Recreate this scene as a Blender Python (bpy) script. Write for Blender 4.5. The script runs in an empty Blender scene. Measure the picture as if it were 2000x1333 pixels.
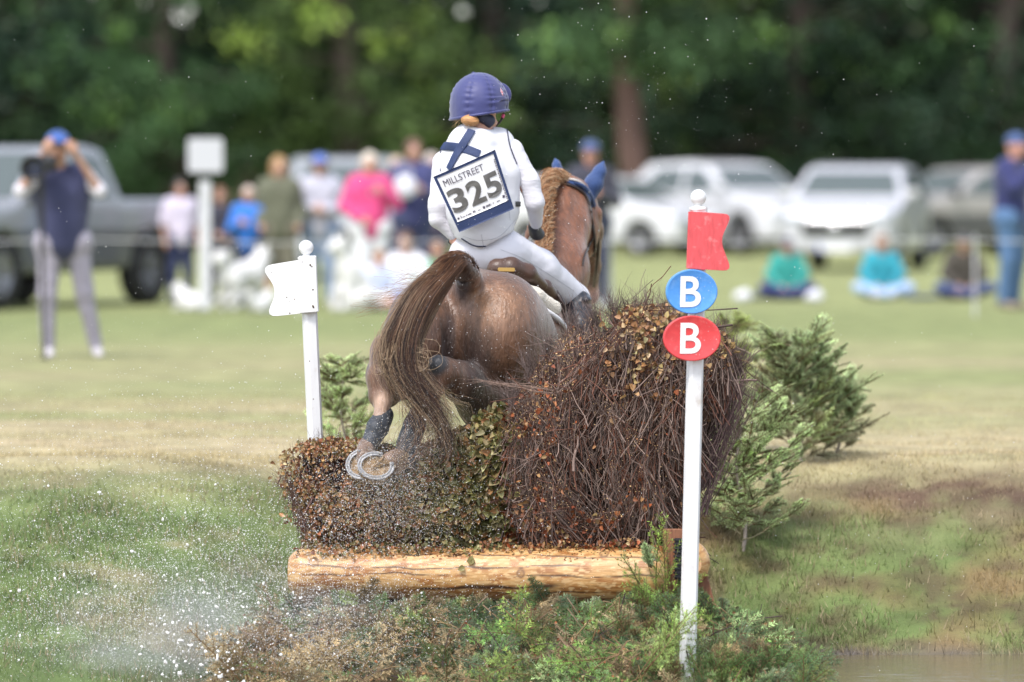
import bpy, math, random
import numpy as np
from mathutils import Vector, Matrix
from mathutils.bvhtree import BVHTree
random.seed(7)
RNG = np.random.default_rng(11)
SC = bpy.context.scene
COL = SC.collection
PI = math.pi

# ---------------------------------------------------------------- camera, sky, sun, exposure
CAMZ, F, HOR = 1.45, 10750.0, 345.0
PITCH = math.atan((666.5 - HOR) / F)
cam = bpy.data.cameras.new('camera')
co = bpy.data.objects.new('camera', cam); COL.objects.link(co)
co.location = (0, 0, CAMZ); co.rotation_euler = (PI / 2 - PITCH, 0, 0)
cam.sensor_width = 36; cam.lens = F / 2000 * 36
cam.clip_start = 0.5; cam.clip_end = 2000
cam.dof.use_dof = True; cam.dof.focus_distance = 24.95; cam.dof.aperture_fstop = cam.lens / 1000 / 0.112
SC.camera = co

SUN_EL, SUN_AZ = math.radians(56), math.radians(-150)      # azimuth from +Y towards +X
w = bpy.data.worlds.new('World'); SC.world = w; w.use_nodes = True
nt = w.node_tree; bg = nt.nodes['Background']
sky = nt.nodes.new('ShaderNodeTexSky'); sky.sky_type = 'NISHITA'; sky.sun_disc = False
sky.sun_elevation = SUN_EL; sky.sun_rotation = SUN_AZ
sky.air_density = 1.0; sky.dust_density = 1.6; sky.ozone_density = 1.0
hs = nt.nodes.new('ShaderNodeHueSaturation'); hs.inputs['Saturation'].default_value = 0.50
nt.links.new(sky.outputs[0], hs.inputs['Color']); nt.links.new(hs.outputs[0], bg.inputs[0])
bg.inputs[1].default_value = 0.15
sl = bpy.data.lights.new('sun', 'SUN'); so = bpy.data.objects.new('sun', sl); COL.objects.link(so)
sl.energy = 1.7; sl.angle = math.radians(14); sl.color = (1.0, 0.955, 0.91)
sd = Vector((math.sin(SUN_AZ) * math.cos(SUN_EL), math.cos(SUN_AZ) * math.cos(SUN_EL), math.sin(SUN_EL)))
so.rotation_euler = (-sd).to_track_quat('-Z', 'Y').to_euler()
SC.view_settings.view_transform = 'Standard'; SC.view_settings.look = 'None'
SC.view_settings.exposure = 1.08; SC.view_settings.gamma = 1.0
SC.cycles.max_bounces = 6; SC.cycles.diffuse_bounces = 3; SC.cycles.transparent_max_bounces = 8

# ---------------------------------------------------------------- helpers
_s, _c = math.sin(PITCH), math.cos(PITCH)
def P(px, py, Y):
    """world point seen at photo pixel px,py at distance Y from the camera"""
    u, v = (px - 1000) / F, (666.5 - py) / F
    d = np.array([u, v * _s + _c, v * _c - _s])
    return np.array([0, 0, CAMZ]) + d * (Y / d[1])
def Rp(r, Y): return r * Y / F
def G(px, Y): return (px - 1000) / F * Y

def srgb(r, g, b):
    f = lambda c: ((c / 255 + 0.055) / 1.055) ** 2.4 if c / 255 > 0.04045 else c / 255 / 12.92
    return (f(r), f(g), f(b))

def hash3(i, j, k, seed):
    h = (i.astype(np.int64) * 374761393 + j.astype(np.int64) * 668265263 + k.astype(np.int64) * 2147483647 + seed * 1274126177) & 0xffffffff
    h = ((h ^ (h >> 13)) * 1274126177) & 0xffffffff
    h = ((h ^ (h >> 16)) * 2246822519) & 0xffffffff
    return ((h ^ (h >> 15)) & 0xffffff) / float(0xffffff)
def noise(p, scale=1.0, seed=0):
    """value noise 0..1 of points (N,3) (or (N,2))"""
    p = np.asarray(p, float)
    if p.shape[-1] == 2: p = np.concatenate([p, np.zeros(p.shape[:-1] + (1,))], -1)
    q = p * scale; i = np.floor(q).astype(np.int64); f = q - i; f = f * f * (3 - 2 * f)
    out = 0
    for a in (0, 1):
        for b in (0, 1):
            for c in (0, 1):
                wgt = (f[..., 0] if a else 1 - f[..., 0]) * (f[..., 1] if b else 1 - f[..., 1]) * (f[..., 2] if c else 1 - f[..., 2])
                out = out + wgt * hash3(i[..., 0] + a, i[..., 1] + b, i[..., 2] + c, seed)
    return out
def fbm(p, scale=1.0, seed=0, o=3):
    t, a, n = 0, 0.5, 0
    for k in range(o):
        t = t + a * noise(p, scale * 2 ** k, seed + k); n += a; a *= 0.5
    return t / n

def norm(v): return v / np.maximum(np.linalg.norm(v, axis=-1, keepdims=True), 1e-9)
def lerp(a, b, t): return a + (b - a) * t

# --- materials
MATS = {}
def mat(name, col=(0.5, 0.5, 0.5), rough=0.6, metal=0.0, var=0.0, vscale=8.0, bump=0.0, bscale=40.0, attr=False,
        spec=0.5, trans=0.0, coat=0.0, sheen=0.0, transl=0.0, stain=0.0, stainc=(.36, .28, .19), stains=9.0, stretch=None, col2=None, sss=0.0, alpha=1.0, bdist=0.01):
    if name in MATS: return MATS[name]
    m = bpy.data.materials.new(name); m.use_nodes = True; MATS[name] = m
    nt = m.node_tree; b = nt.nodes['Principled BSDF']; L = nt.links
    b.inputs['Roughness'].default_value = rough; b.inputs['Metallic'].default_value = metal
    b.inputs['Specular IOR Level'].default_value = spec
    b.inputs['Transmission Weight'].default_value = trans; b.inputs['Coat Weight'].default_value = coat
    b.inputs['Sheen Weight'].default_value = sheen; b.inputs['Subsurface Weight'].default_value = sss
    b.inputs['Subsurface Radius'].default_value = (0.02, 0.008, 0.004); b.inputs['Alpha'].default_value = alpha
    c4 = tuple(col[:3]) + (1,)
    b.inputs['Base Color'].default_value = c4
    src = None
    if attr:
        a = nt.nodes.new('ShaderNodeVertexColor'); a.layer_name = 'Col'; src = a.outputs['Color']
    tc = nt.nodes.new('ShaderNodeTexCoord'); vec = tc.outputs['Object']
    if stretch:
        mp = nt.nodes.new('ShaderNodeMapping'); mp.inputs['Scale'].default_value = stretch
        L.new(vec, mp.inputs['Vector']); vec = mp.outputs['Vector']
    if var > 0 or col2:
        n = nt.nodes.new('ShaderNodeTexNoise'); n.inputs['Scale'].default_value = vscale; n.inputs['Detail'].default_value = 5
        L.new(vec, n.inputs['Vector'])
        mr = nt.nodes.new('ShaderNodeMapRange'); mr.inputs['From Min'].default_value = 0.3; mr.inputs['From Max'].default_value = 0.7
        L.new(n.outputs['Fac'], mr.inputs['Value'])
        if col2:
            mx = nt.nodes.new('ShaderNodeMix'); mx.data_type = 'RGBA'
            L.new(mr.outputs['Result'], mx.inputs['Factor'])
            if src: L.new(src, mx.inputs['A'])
            else: mx.inputs['A'].default_value = c4
            mx.inputs['B'].default_value = tuple(col2) + (1,); src = mx.outputs['Result']
        if var > 0:
            mr.inputs['To Min'].default_value = 0 if col2 else 1 - var; mr.inputs['To Max'].default_value = 1 if col2 else 1 + var
            mx = nt.nodes.new('ShaderNodeMix'); mx.data_type = 'RGBA'; mx.blend_type = 'MULTIPLY'; mx.inputs['Factor'].default_value = 1
            if src: L.new(src, mx.inputs['A'])
            else: mx.inputs['A'].default_value = c4
            if col2:
                mr2 = nt.nodes.new('ShaderNodeMapRange'); L.new(n.outputs['Fac'], mr2.inputs['Value'])
                mr2.inputs['From Min'].default_value = .3; mr2.inputs['From Max'].default_value = .7
                mr2.inputs['To Min'].default_value = 1 - var; mr2.inputs['To Max'].default_value = 1 + var
                L.new(mr2.outputs['Result'], mx.inputs['B'])
            else: L.new(mr.outputs['Result'], mx.inputs['B'])
            src = mx.outputs['Result']
    if stain > 0:
        n = nt.nodes.new('ShaderNodeTexNoise'); n.inputs['Scale'].default_value = stains; n.inputs['Detail'].default_value = 6; n.inputs['Roughness'].default_value = .65
        L.new(tc.outputs['Object'], n.inputs['Vector'])
        mr = nt.nodes.new('ShaderNodeMapRange'); mr.inputs['From Min'].default_value = .56; mr.inputs['From Max'].default_value = .72; mr.inputs['To Max'].default_value = stain
        L.new(n.outputs['Fac'], mr.inputs['Value']); mx = nt.nodes.new('ShaderNodeMix'); mx.data_type = 'RGBA'; L.new(mr.outputs['Result'], mx.inputs['Factor'])
        if src: L.new(src, mx.inputs['A'])
        else: mx.inputs['A'].default_value = c4
        mx.inputs['B'].default_value = tuple(stainc) + (1,); src = mx.outputs['Result']
    if src: L.new(src, b.inputs['Base Color'])
    if transl > 0:
        tb = nt.nodes.new('ShaderNodeBsdfTranslucent'); ms = nt.nodes.new('ShaderNodeMixShader'); ms.inputs[0].default_value = transl
        if src: L.new(src, tb.inputs['Color'])
        else: tb.inputs['Color'].default_value = c4
        L.new(b.outputs[0], ms.inputs[1]); L.new(tb.outputs[0], ms.inputs[2]); L.new(ms.outputs[0], nt.nodes['Material Output'].inputs['Surface'])
    if bump > 0:
        n = nt.nodes.new('ShaderNodeTexNoise'); n.inputs['Scale'].default_value = bscale; n.inputs['Detail'].default_value = 4
        L.new(vec, n.inputs['Vector'])
        bp = nt.nodes.new('ShaderNodeBump'); bp.inputs['Strength'].default_value = bump; bp.inputs['Distance'].default_value = bdist
        L.new(n.outputs['Fac'], bp.inputs['Height']); L.new(bp.outputs['Normal'], b.inputs['Normal'])
    return m

# --- objects
def root_of(o):
    while o.parent: o = o.parent
    return o
def tag(o, label=None, cat=None, group=None, kind=None):
    if label: o['label'] = label
    if cat: o['category'] = cat
    if group: o['group'] = group
    if kind: o['kind'] = kind
    return o
def thing(name, label, cat, loc=(0, 0, 0), rotz=0.0, group=None, kind=None):
    o = bpy.data.objects.new(name, None); COL.objects.link(o); o.location = tuple(loc); o.rotation_euler = (0, 0, rotz)
    o.empty_display_size = 0.1
    return tag(o, label, cat, group, kind)
def mk(name, V, Fs, material, parent=None, C=None, smooth=True, local=False):
    """one mesh object. V (N,3) world coordinates (local: in the thing's own frame); Fs list of index arrays (M,3)/(M,4)"""
    V = np.asarray(V, np.float64)
    off = np.zeros(3)
    if parent is not None and not local: off = np.array(root_of(parent).location)
    me = bpy.data.meshes.new(name)
    if isinstance(Fs, np.ndarray): Fs = [Fs]
    Fs = [np.asarray(f, np.int64) for f in Fs if len(f)]
    nl = sum(f.size for f in Fs); npoly = sum(len(f) for f in Fs)
    me.vertices.add(len(V)); me.vertices.foreach_set('co', (V - off).astype(np.float32).ravel())
    me.loops.add(nl); me.loops.foreach_set('vertex_index', np.concatenate([f.ravel() for f in Fs]).astype(np.int32))
    me.polygons.add(npoly)
    tot = np.concatenate([np.full(len(f), f.shape[1]) for f in Fs]); st = np.concatenate([[0], np.cumsum(tot)[:-1]])
    me.polygons.foreach_set('loop_start', st.astype(np.int32)); me.polygons.foreach_set('loop_total', tot.astype(np.int32))
    me.polygons.foreach_set('use_smooth', np.full(npoly, smooth))
    me.update(calc_edges=True)
    if C is not None:
        C = np.asarray(C, np.float32)
        if C.shape[1] == 3: C = np.concatenate([C, np.ones((len(C), 1), np.float32)], 1)
        ca = me.color_attributes.new('Col', 'FLOAT_COLOR', 'POINT'); ca.data.foreach_set('color', C.ravel())
    me.materials.append(material)
    o = bpy.data.objects.new(name, me); COL.objects.link(o)
    if parent is not None: o.parent = parent
    return o

class MB:
    """collects geometry for ONE mesh"""
    def __init__(s): s.V = []; s.Q = []; s.T = []; s.C = []; s.n = 0
    def add(s, V, Q=None, T=None, C=None):
        V = np.asarray(V, float)
        if Q is not None and len(Q): s.Q.append(np.asarray(Q) + s.n)
        if T is not None and len(T): s.T.append(np.asarray(T) + s.n)
        s.V.append(V); s.n += len(V)
        if C is None: C = np.ones((len(V), 3)) * 0.5
        C = np.asarray(C, float)
        if C.ndim == 1: C = np.tile(C, (len(V), 1))
        s.C.append(C); return s
    def build(s, name, m, parent=None, smooth=True, local=False):
        V = np.concatenate(s.V); Fs = []
        if s.Q: Fs.append(np.concatenate(s.Q))
        if s.T: Fs.append(np.concatenate(s.T))
        return mk(name, V, Fs, m, parent, np.concatenate(s.C), smooth, local)
    def box(s, c, d, R=None, C=None, bev=0.0):
        """box centred c, size d; bev chamfers all the edges"""
        c = np.array(c, float); hx = np.array(d, float) / 2
        if bev <= 0:
            v = np.array([[x, y, z] for x in (-1, 1) for y in (-1, 1) for z in (-1, 1)], float) * hx
            q = [[0, 1, 3, 2], [4, 6, 7, 5], [0, 4, 5, 1], [2, 3, 7, 6], [0, 2, 6, 4], [1, 5, 7, 3]]
            t = None
        else:
            v = []; idx = {}
            for x in (-1, 1):
                for y in (-1, 1):
                    for z in (-1, 1):
                        sg = np.array([x, y, z])
                        for ax in range(3):
                            p = sg * (hx - bev); p[ax] = sg[ax] * hx[ax]; idx[(x, y, z, ax)] = len(v); v.append(p)
            v = np.array(v); q = []; t = []
            for ax in range(3):
                a, b = [k for k in range(3) if k != ax]
                for sg in (-1, 1):
                    f = []
                    for (i, j) in ((-1, -1), (1, -1), (1, 1), (-1, 1)):
                        k = [0, 0, 0]; k[ax] = sg; k[a] = i; k[b] = j; f.append(idx[(*k, ax)])
                    q.append(f)
                for i in (-1, 1):       # edges along ax
                    for j in (-1, 1):
                        k0 = [0, 0, 0]; k0[ax] = -1; k0[a] = i; k0[b] = j; k1 = list(k0); k1[ax] = 1
                        q.append([idx[(*k0, a)], idx[(*k0, b)], idx[(*k1, b)], idx[(*k1, a)]])
            for x in (-1, 1):
                for y in (-1, 1):
                    for z in (-1, 1): t.append([idx[(x, y, z, 0)], idx[(x, y, z, 1)], idx[(x, y, z, 2)]])
            # fix winding
            def fix(fl):
                o = []
                for f in fl:
                    p = v[f]; n = np.cross(p[1] - p[0], p[2] - p[0]); o.append(f if np.dot(n, p.mean(0)) > 0 else f[::-1])
                return o
            q = fix(q); t = fix(t)
        if R is not None: v = v @ np.array(R).T
        return s.add(v + c, q, t, C)
    def prism(s, poly, origin, ux, uy, uz, C=None, bev=0.0):
        """extrude a 2-D outline: origin + ux*x + uy*y, thickness uz (vector)"""
        poly = np.array(poly, float); n = len(poly)
        o = np.array(origin, float); ux, uy, uz = map(lambda a: np.array(a, float), (ux, uy, uz))
        f = lambda pl, k: o + pl[:, :1] * ux + pl[:, 1:] * uy + uz * k
        if bev > 0:
            ct = poly.mean(0); e = norm(np.roll(poly, -1, 0) - np.roll(poly, 1, 0)); nn = np.stack([e[:, 1], -e[:, 0]], 1)
            if np.sum(nn * (poly - ct)) < 0: nn = -nn
            inner = poly - nn * bev; L = np.linalg.norm(uz); b = bev / L
            rings = [f(inner, 0), f(poly, b), f(poly, 1 - b), f(inner, 1)]
        else: rings = [f(poly, 0), f(poly, 1)]
        V = np.concatenate(rings); q = []
        for r in range(len(rings) - 1):
            for i in range(n):
                j = (i + 1) % n; q.append([r * n + i, r * n + j, (r + 1) * n + j, (r + 1) * n + i])
        from mathutils.geometry import tessellate_polygon
        tt = tessellate_polygon([[Vector((a[0], a[1], 0)) for a in poly]])
        m = (len(rings) - 1) * n
        t = [list(x) for x in tt] + [[a + m for a in x[::-1]] for x in tt]
        return s.add(V, q, t, C)
    def lathe(s, prof, c, axis=(0, 0, 1), n=24, C=None):
        """prof: (r, h) pairs along axis"""
        ax = norm(np.array(axis, float)); a = norm(np.cross(ax, [0.31, 0.77, 0.11])); b = np.cross(ax, a)
        th = np.arange(n) / n * 2 * PI; ring = np.cos(th)[:, None] * a + np.sin(th)[:, None] * b
        V = np.concatenate([np.array(c) + ring * r + ax * h for r, h in prof]); q = []
        for k in range(len(prof) - 1):
            i = np.arange(n); j = (i + 1) % n
            q.append(np.stack([k * n + i, k * n + j, (k + 1) * n + j, (k + 1) * n + i], 1))
        return s.add(V, np.concatenate(q), None, C)
    def tubes(s, Pth, Rad, sides=4, C=None):
        """Pth (N,K,3), Rad (N,K) or (K,), C (N,3) or (N,K,3)"""
        Pth = np.asarray(Pth, float)
        if Pth.ndim == 2: Pth = Pth[None]
        N, K, _ = Pth.shape
        Rad = np.broadcast_to(np.asarray(Rad, float), (N, K))
        T = np.empty_like(Pth); T[:, 1:-1] = Pth[:, 2:] - Pth[:, :-2]; T[:, 0] = Pth[:, 1] - Pth[:, 0]; T[:, -1] = Pth[:, -1] - Pth[:, -2]
        T = norm(T); d = norm(Pth[:, -1] - Pth[:, 0] + 1e-6)
        ref = np.where(np.abs(d[:, 2:3]) < 0.8, np.array([[0, 0, 1.0]]), np.array([[1.0, 0, 0]]))[:, None, :]
        A = norm(np.cross(T, np.broadcast_to(ref, T.shape))); B = np.cross(T, A)
        th = np.arange(sides) / sides * 2 * PI
        V = Pth[:, :, None, :] + Rad[:, :, None, None] * (np.cos(th)[:, None] * A[:, :, None, :] + np.sin(th)[:, None] * B[:, :, None, :])
        base = (np.arange(N)[:, None, None] * K + np.arange(K - 1)[None, :, None]) * sides
        i = np.arange(sides)[None, None, :]; j = (i + 1) % sides
        q = np.stack([base + i, base + j, base + sides + j, base + sides + i], -1).reshape(-1, 4)
        if C is not None:
            C = np.asarray(C, float)
            if C.ndim == 1: C = np.broadcast_to(C, (N, 3))
            if C.ndim == 2: C = np.broadcast_to(C[:, None], (N, K, 3))
            C = np.repeat(C[:, :, None], sides, 2).reshape(-1, 3)
        return s.add(V.reshape(-1, 3), q, None, C)
    def leaves(s, c, d, nrm, L, Wd, C, fold=0.25, curl=0.15):
        """folded pointed leaves: base c, direction d, normal nrm, length L, width Wd"""
        N = len(c); L = np.broadcast_to(L, (N,))[:, None]; Wd = np.broadcast_to(Wd, (N,))[:, None]
        d = norm(d); sd_ = norm(np.cross(d, nrm)); n = np.cross(sd_, d)
        b = c; t = c + d * L + n * L * curl * -1
        l1 = c + d * L * .3 + sd_ * Wd * .5 + n * Wd * fold; l2 = c + d * L * .7 + sd_ * Wd * .38 + n * Wd * fold * .6 - n * L * curl * .4
        r1 = c + d * L * .3 - sd_ * Wd * .5 + n * Wd * fold; r2 = c + d * L * .7 - sd_ * Wd * .38 + n * Wd * fold * .6 - n * L * curl * .4
        V = np.stack([b, l1, l2, t, r2, r1], 1).reshape(-1, 3); k = np.arange(N)[:, None] * 6
        q = np.concatenate([k + np.array([[0, 1, 2, 3]]), k + np.array([[0, 3, 4, 5]])])
        return s.add(V, q, None, np.repeat(np.broadcast_to(C, (N, 3)), 6, 0))
    def tris(s, c, d, side, L, Wd, C):
        """thin blades: triangle with base c +- side*W/2 and tip c+d*L"""
        N = len(c); L = np.broadcast_to(L, (N,))[:, None]; Wd = np.broadcast_to(Wd, (N,))[:, None]
        V = np.stack([c - side * Wd / 2, c + side * Wd / 2, c + d * L], 1).reshape(-1, 3)
        C = np.asarray(C, float)
        C = C.reshape(-1, 3) if C.ndim == 3 else np.repeat(np.broadcast_to(C, (N, 3)), 3, 0)
        return s.add(V, None, np.arange(3 * N).reshape(-1, 3), C)
def frame_of(d):
    d = norm(np.array(d, float)); a = norm(np.cross(d, [0.12, 0.2, 0.97] if abs(d[2]) < .9 else [1, 0, 0.1])); return a, np.cross(d, a), d
def cr(pts, n):
    """Catmull-Rom through pts (K,D) -> (n,D)"""
    p = np.asarray(pts, float); p = np.concatenate([2 * p[:1] - p[1:2], p, 2 * p[-1:] - p[-2:-1]]); K = len(p) - 3
    t = np.linspace(0, K - 1e-6, n); i = t.astype(int); u = (t - i)[:, None]
    a, b, c, d = p[i], p[i + 1], p[i + 2], p[i + 3]
    return 0.5 * (2 * b + (c - a) * u + (2 * a - 5 * b + 4 * c - d) * u ** 2 + (3 * b - a - 3 * c + d) * u ** 3)
def spherepts(n):
    v = RNG.normal(size=(n, 3)); return norm(v)

# --- signed distance bodies, meshed by surface nets
class SDF:
    def __init__(s, lo, hi, h):
        s.h = h; s.lo = np.array(lo, float); n = np.ceil((np.array(hi) - s.lo) / h).astype(int) + 1
        s.ax = [s.lo[k] + np.arange(n[k]) * h for k in range(3)]; s.f = np.full(tuple(n), 9.0, np.float32)
    def _sub(s, lo, hi, pad):
        sl_ = []
        for k in range(3):
            a = int(max(0, math.floor((lo[k] - pad - s.lo[k]) / s.h))); b = int(min(s.f.shape[k], math.ceil((hi[k] + pad - s.lo[k]) / s.h) + 1)); sl_.append(slice(a, max(a, b)))
        X, Y, Z = np.meshgrid(*[s.ax[k][sl_[k]] for k in range(3)], indexing='ij')
        return tuple(sl_), np.stack([X, Y, Z], -1)
    def _comb(s, sl_, d, k, op):
        if op == 'cut': d = -d; a = -s.f[sl_]; b = d * -1; r = s._smin(a, b, k); s.f[sl_] = -r; return
        if op == 'and': s.f[sl_] = -s._smin(-s.f[sl_], -d, k); return
        s.f[sl_] = s._smin(s.f[sl_], d, k)
    def _smin(s, a, b, k):
        if k <= 0: return np.minimum(a, b)
        h = np.clip(0.5 + 0.5 * (b - a) / k, 0, 1); return b + (a - b) * h - k * h * (1 - h)
    def cone(s, a, b, ra, rb, k=0.02, op='add'):
        a = np.array(a, float); b = np.array(b, float); r = max(ra, rb)
        sl_, p = s._sub(np.minimum(a, b) - r, np.maximum(a, b) + r, k * 1.5 + s.h * 3)
        if p.size == 0: return s
        ba = b - a; L = max(ba @ ba, 1e-9); t = np.clip(((p - a) @ ba) / L, 0, 1)
        d = np.linalg.norm(p - a - t[..., None] * ba, axis=-1) - (ra + (rb - ra) * t)
        s._comb(sl_, d if op != 'cut' else d, k, op); return s
    def path(s, pts, rad, k=0.02, op='add'):
        for i in range(len(pts) - 1): s.cone(pts[i], pts[i + 1], rad[i], rad[i + 1], k, op)
        return s
    def ell(s, c, r, k=0.02, R=None, op='add'):
        c = np.array(c, float); r = np.array(r, float); m = r.max()
        sl_, p = s._sub(c - m, c + m, k * 1.5 + s.h * 3)
        if p.size == 0: return s
        q = p - c
        if R is not None: q = q @ np.array(R)
        k0 = np.linalg.norm(q / r, axis=-1); k1 = np.linalg.norm(q / r ** 2, axis=-1)
        s._comb(sl_, k0 * (k0 - 1) / np.maximum(k1, 1e-6), k, op); return s
    def box(s, c, hd, rr=0.01, k=0.01, R=None, op='add'):
        c = np.array(c, float); hd = np.array(hd, float); m = np.linalg.norm(hd)
        sl_, p = s._sub(c - m, c + m, k * 1.5 + s.h * 3)
        q = p - c
        if R is not None: q = q @ np.array(R)
        q = np.abs(q) - hd + rr
        d = np.linalg.norm(np.maximum(q, 0), axis=-1) + np.minimum(q.max(-1), 0) - rr
        s._comb(sl_, d, k, op); return s
    def poly(s, pts, axes, k=0.0, op='add', rr=0.0):
        """infinite prism from a 2-D outline in the given two axes"""
        A, B = np.meshgrid(s.ax[axes[0]], s.ax[axes[1]], indexing='ij'); d = poly_sdf(np.array(pts, float), A, B) - rr
        d = np.expand_dims(d, [k_ for k_ in range(3) if k_ not in axes][0])
        if axes[0] > axes[1]: d = np.swapaxes(d, axes[0], axes[1])
        s._comb((slice(None),) * 3, np.broadcast_to(d, s.f.shape), k, op); return s
    def apply(s, fn):
        X, Y, Z = np.meshgrid(*s.ax, indexing='ij'); s.f = fn(s.f, np.stack([X, Y, Z], -1)).astype(np.float32); return s
    def net(s, smooth=1):
        f = s.f; f[0] = np.maximum(f[0], .01); f[-1] = np.maximum(f[-1], .01); f[:, 0] = np.maximum(f[:, 0], .01); f[:, -1] = np.maximum(f[:, -1], .01)
        f[:, :, 0] = np.maximum(f[:, :, 0], .01); f[:, :, -1] = np.maximum(f[:, :, -1], .01)
        g = f < 0; nx, ny, nz = f.shape
        cnt = np.zeros((nx - 1, ny - 1, nz - 1), np.int8)
        for a in (0, 1):
            for b in (0, 1):
                for c in (0, 1): cnt += g[a:nx - 1 + a, b:ny - 1 + b, c:nz - 1 + c]
        I = np.argwhere((cnt > 0) & (cnt < 8)); M = len(I)
        cid = -np.ones(cnt.shape, np.int64); cid[tuple(I.T)] = np.arange(M)
        cor = np.array([[a, b, c] for a in (0, 1) for b in (0, 1) for c in (0, 1)])
        vals = np.stack([f[tuple((I + c_).T)] for c_ in cor], 1); S = np.zeros((M, 3)); n = np.zeros(M)
        for e0 in range(8):
            for ax in range(3):
                if cor[e0][ax] == 0:
                    e1 = e0 + (4, 2, 1)[ax]; va, vb = vals[:, e0], vals[:, e1]; m = (va < 0) != (vb < 0)
                    t = np.where(m, va / np.where(m, va - vb, 1), 0)
                    pt = cor[e0] + t[:, None] * (cor[e1] - cor[e0]); S += pt * m[:, None]; n += m
        V = s.lo + (I + S / n[:, None]) * s.h
        Q = []
        for ax in range(3):
            b, c = [(1, 2), (2, 0), (0, 1)][ax]
            sa = [slice(None)] * 3; sb = [slice(None)] * 3; sa[ax] = slice(0, -1); sb[ax] = slice(1, None)
            m = g[tuple(sa)] != g[tuple(sb)]; E = np.argwhere(m)
            E = E[(E[:, b] > 0) & (E[:, c] > 0) & (E[:, b] < f.shape[b] - 1) & (E[:, c] < f.shape[c] - 1)]
            ins = g[tuple(E.T)]; o = []
            for (i, j) in ((1, 1), (0, 1), (0, 0), (1, 0)):
                X = E.copy(); X[:, b] -= i; X[:, c] -= j; o.append(cid[tuple(X.T)])
            q = np.stack(o, 1); q[~ins] = q[~ins][:, ::-1]; Q.append(q)
        Q = np.concatenate(Q)
        Q = Q[(Q >= 0).all(1)]
        for _ in range(smooth):
            acc = np.zeros_like(V); k = np.zeros(M)
            for a, b in ((0, 1), (1, 2), (2, 3), (3, 0)):
                for x, y in ((a, b), (b, a)):
                    k += np.bincount(Q[:, x], minlength=M)
                    for ax in range(3): acc[:, ax] += np.bincount(Q[:, x], weights=V[Q[:, y], ax], minlength=M)
            V = V * .5 + .5 * acc / np.maximum(k, 1)[:, None]
        return V, Q
def poly_sdf(v, X, Y):
    n = len(v); d = np.full(X.shape, 1e9); s = np.ones(X.shape)
    for i in range(n):
        j = (i - 1) % n; ex, ey = v[j] - v[i]; wx, wy = X - v[i][0], Y - v[i][1]
        t = np.clip((wx * ex + wy * ey) / (ex * ex + ey * ey + 1e-12), 0, 1)
        d = np.minimum(d, (wx - ex * t) ** 2 + (wy - ey * t) ** 2)
        c1 = Y >= v[i][1]; c2 = Y < v[j][1]; c3 = ex * wy > ey * wx
        s = np.where((c1 & c2 & c3) | (~c1 & ~c2 & ~c3), -s, s)
    return s * np.sqrt(d)
def bvh(V, Q): return BVHTree.FromPolygons([tuple(v) for v in V], [tuple(int(i) for i in q) for q in Q])
def hit(tree, px, py, off=0.003):
    """first surface point under photo pixel, lifted off along its normal"""
    o = Vector((0, 0, CAMZ)); d = Vector(P(px, py, 25.0)) - o; d.normalize()
    loc, nrm, i, dist = tree.ray_cast(o, d)
    if loc is None: return None, None
    if nrm.dot(d) > 0: nrm = -nrm
    return np.array(loc + nrm * off), np.array(nrm)
def rotm(ax, ang): return np.array(Matrix.Rotation(ang, 3, ax))
# ================================================================ the ground, water, rope
def shore_y(x, p): return 25.3 + 0.25 * (noise(p, 0.6, 3) - 0.5) - 1.9 / (1 + np.exp((x + 1.15) * 4))
def ground_z(x, y):
    x = np.asarray(x, float); y = np.asarray(y, float); p = np.stack([x, y], -1)
    edge = shore_y(x, p)
    t = np.clip((y - edge) / (28.2 - edge), 0, 1); h = -0.83 + 0.83 * (t * t * (3 - 2 * t)) ** 0.85
    h = h + 0.10 * (fbm(p, 1.6, 5) - 0.5) * np.clip((y - edge) / 1.0, 0, 1) * np.clip((31 - y) / 3, 0.15, 1)
    h = np.where(y < edge, -0.83 - 0.12 * np.clip(edge - y, 0, 4), h)
    # low mound of earth the fence stands on
    m = np.exp(-((y - 25.0) / 0.45) ** 4) * np.exp(-((x - 0.0) / 1.15) ** 6)
    return np.maximum(h, -0.80 + 0.36 * m)
G_GREEN = np.array([0.13, 0.175, 0.06]); G_LUSH = np.array([0.10, 0.145, 0.055]); G_STRAW = np.array([0.42, 0.34, 0.215])
G_YEL = np.array([0.265, 0.285, 0.125]); G_MUD = np.array([0.095, 0.06, 0.042]); G_OCH = np.array([0.20, 0.145, 0.07])
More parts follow.
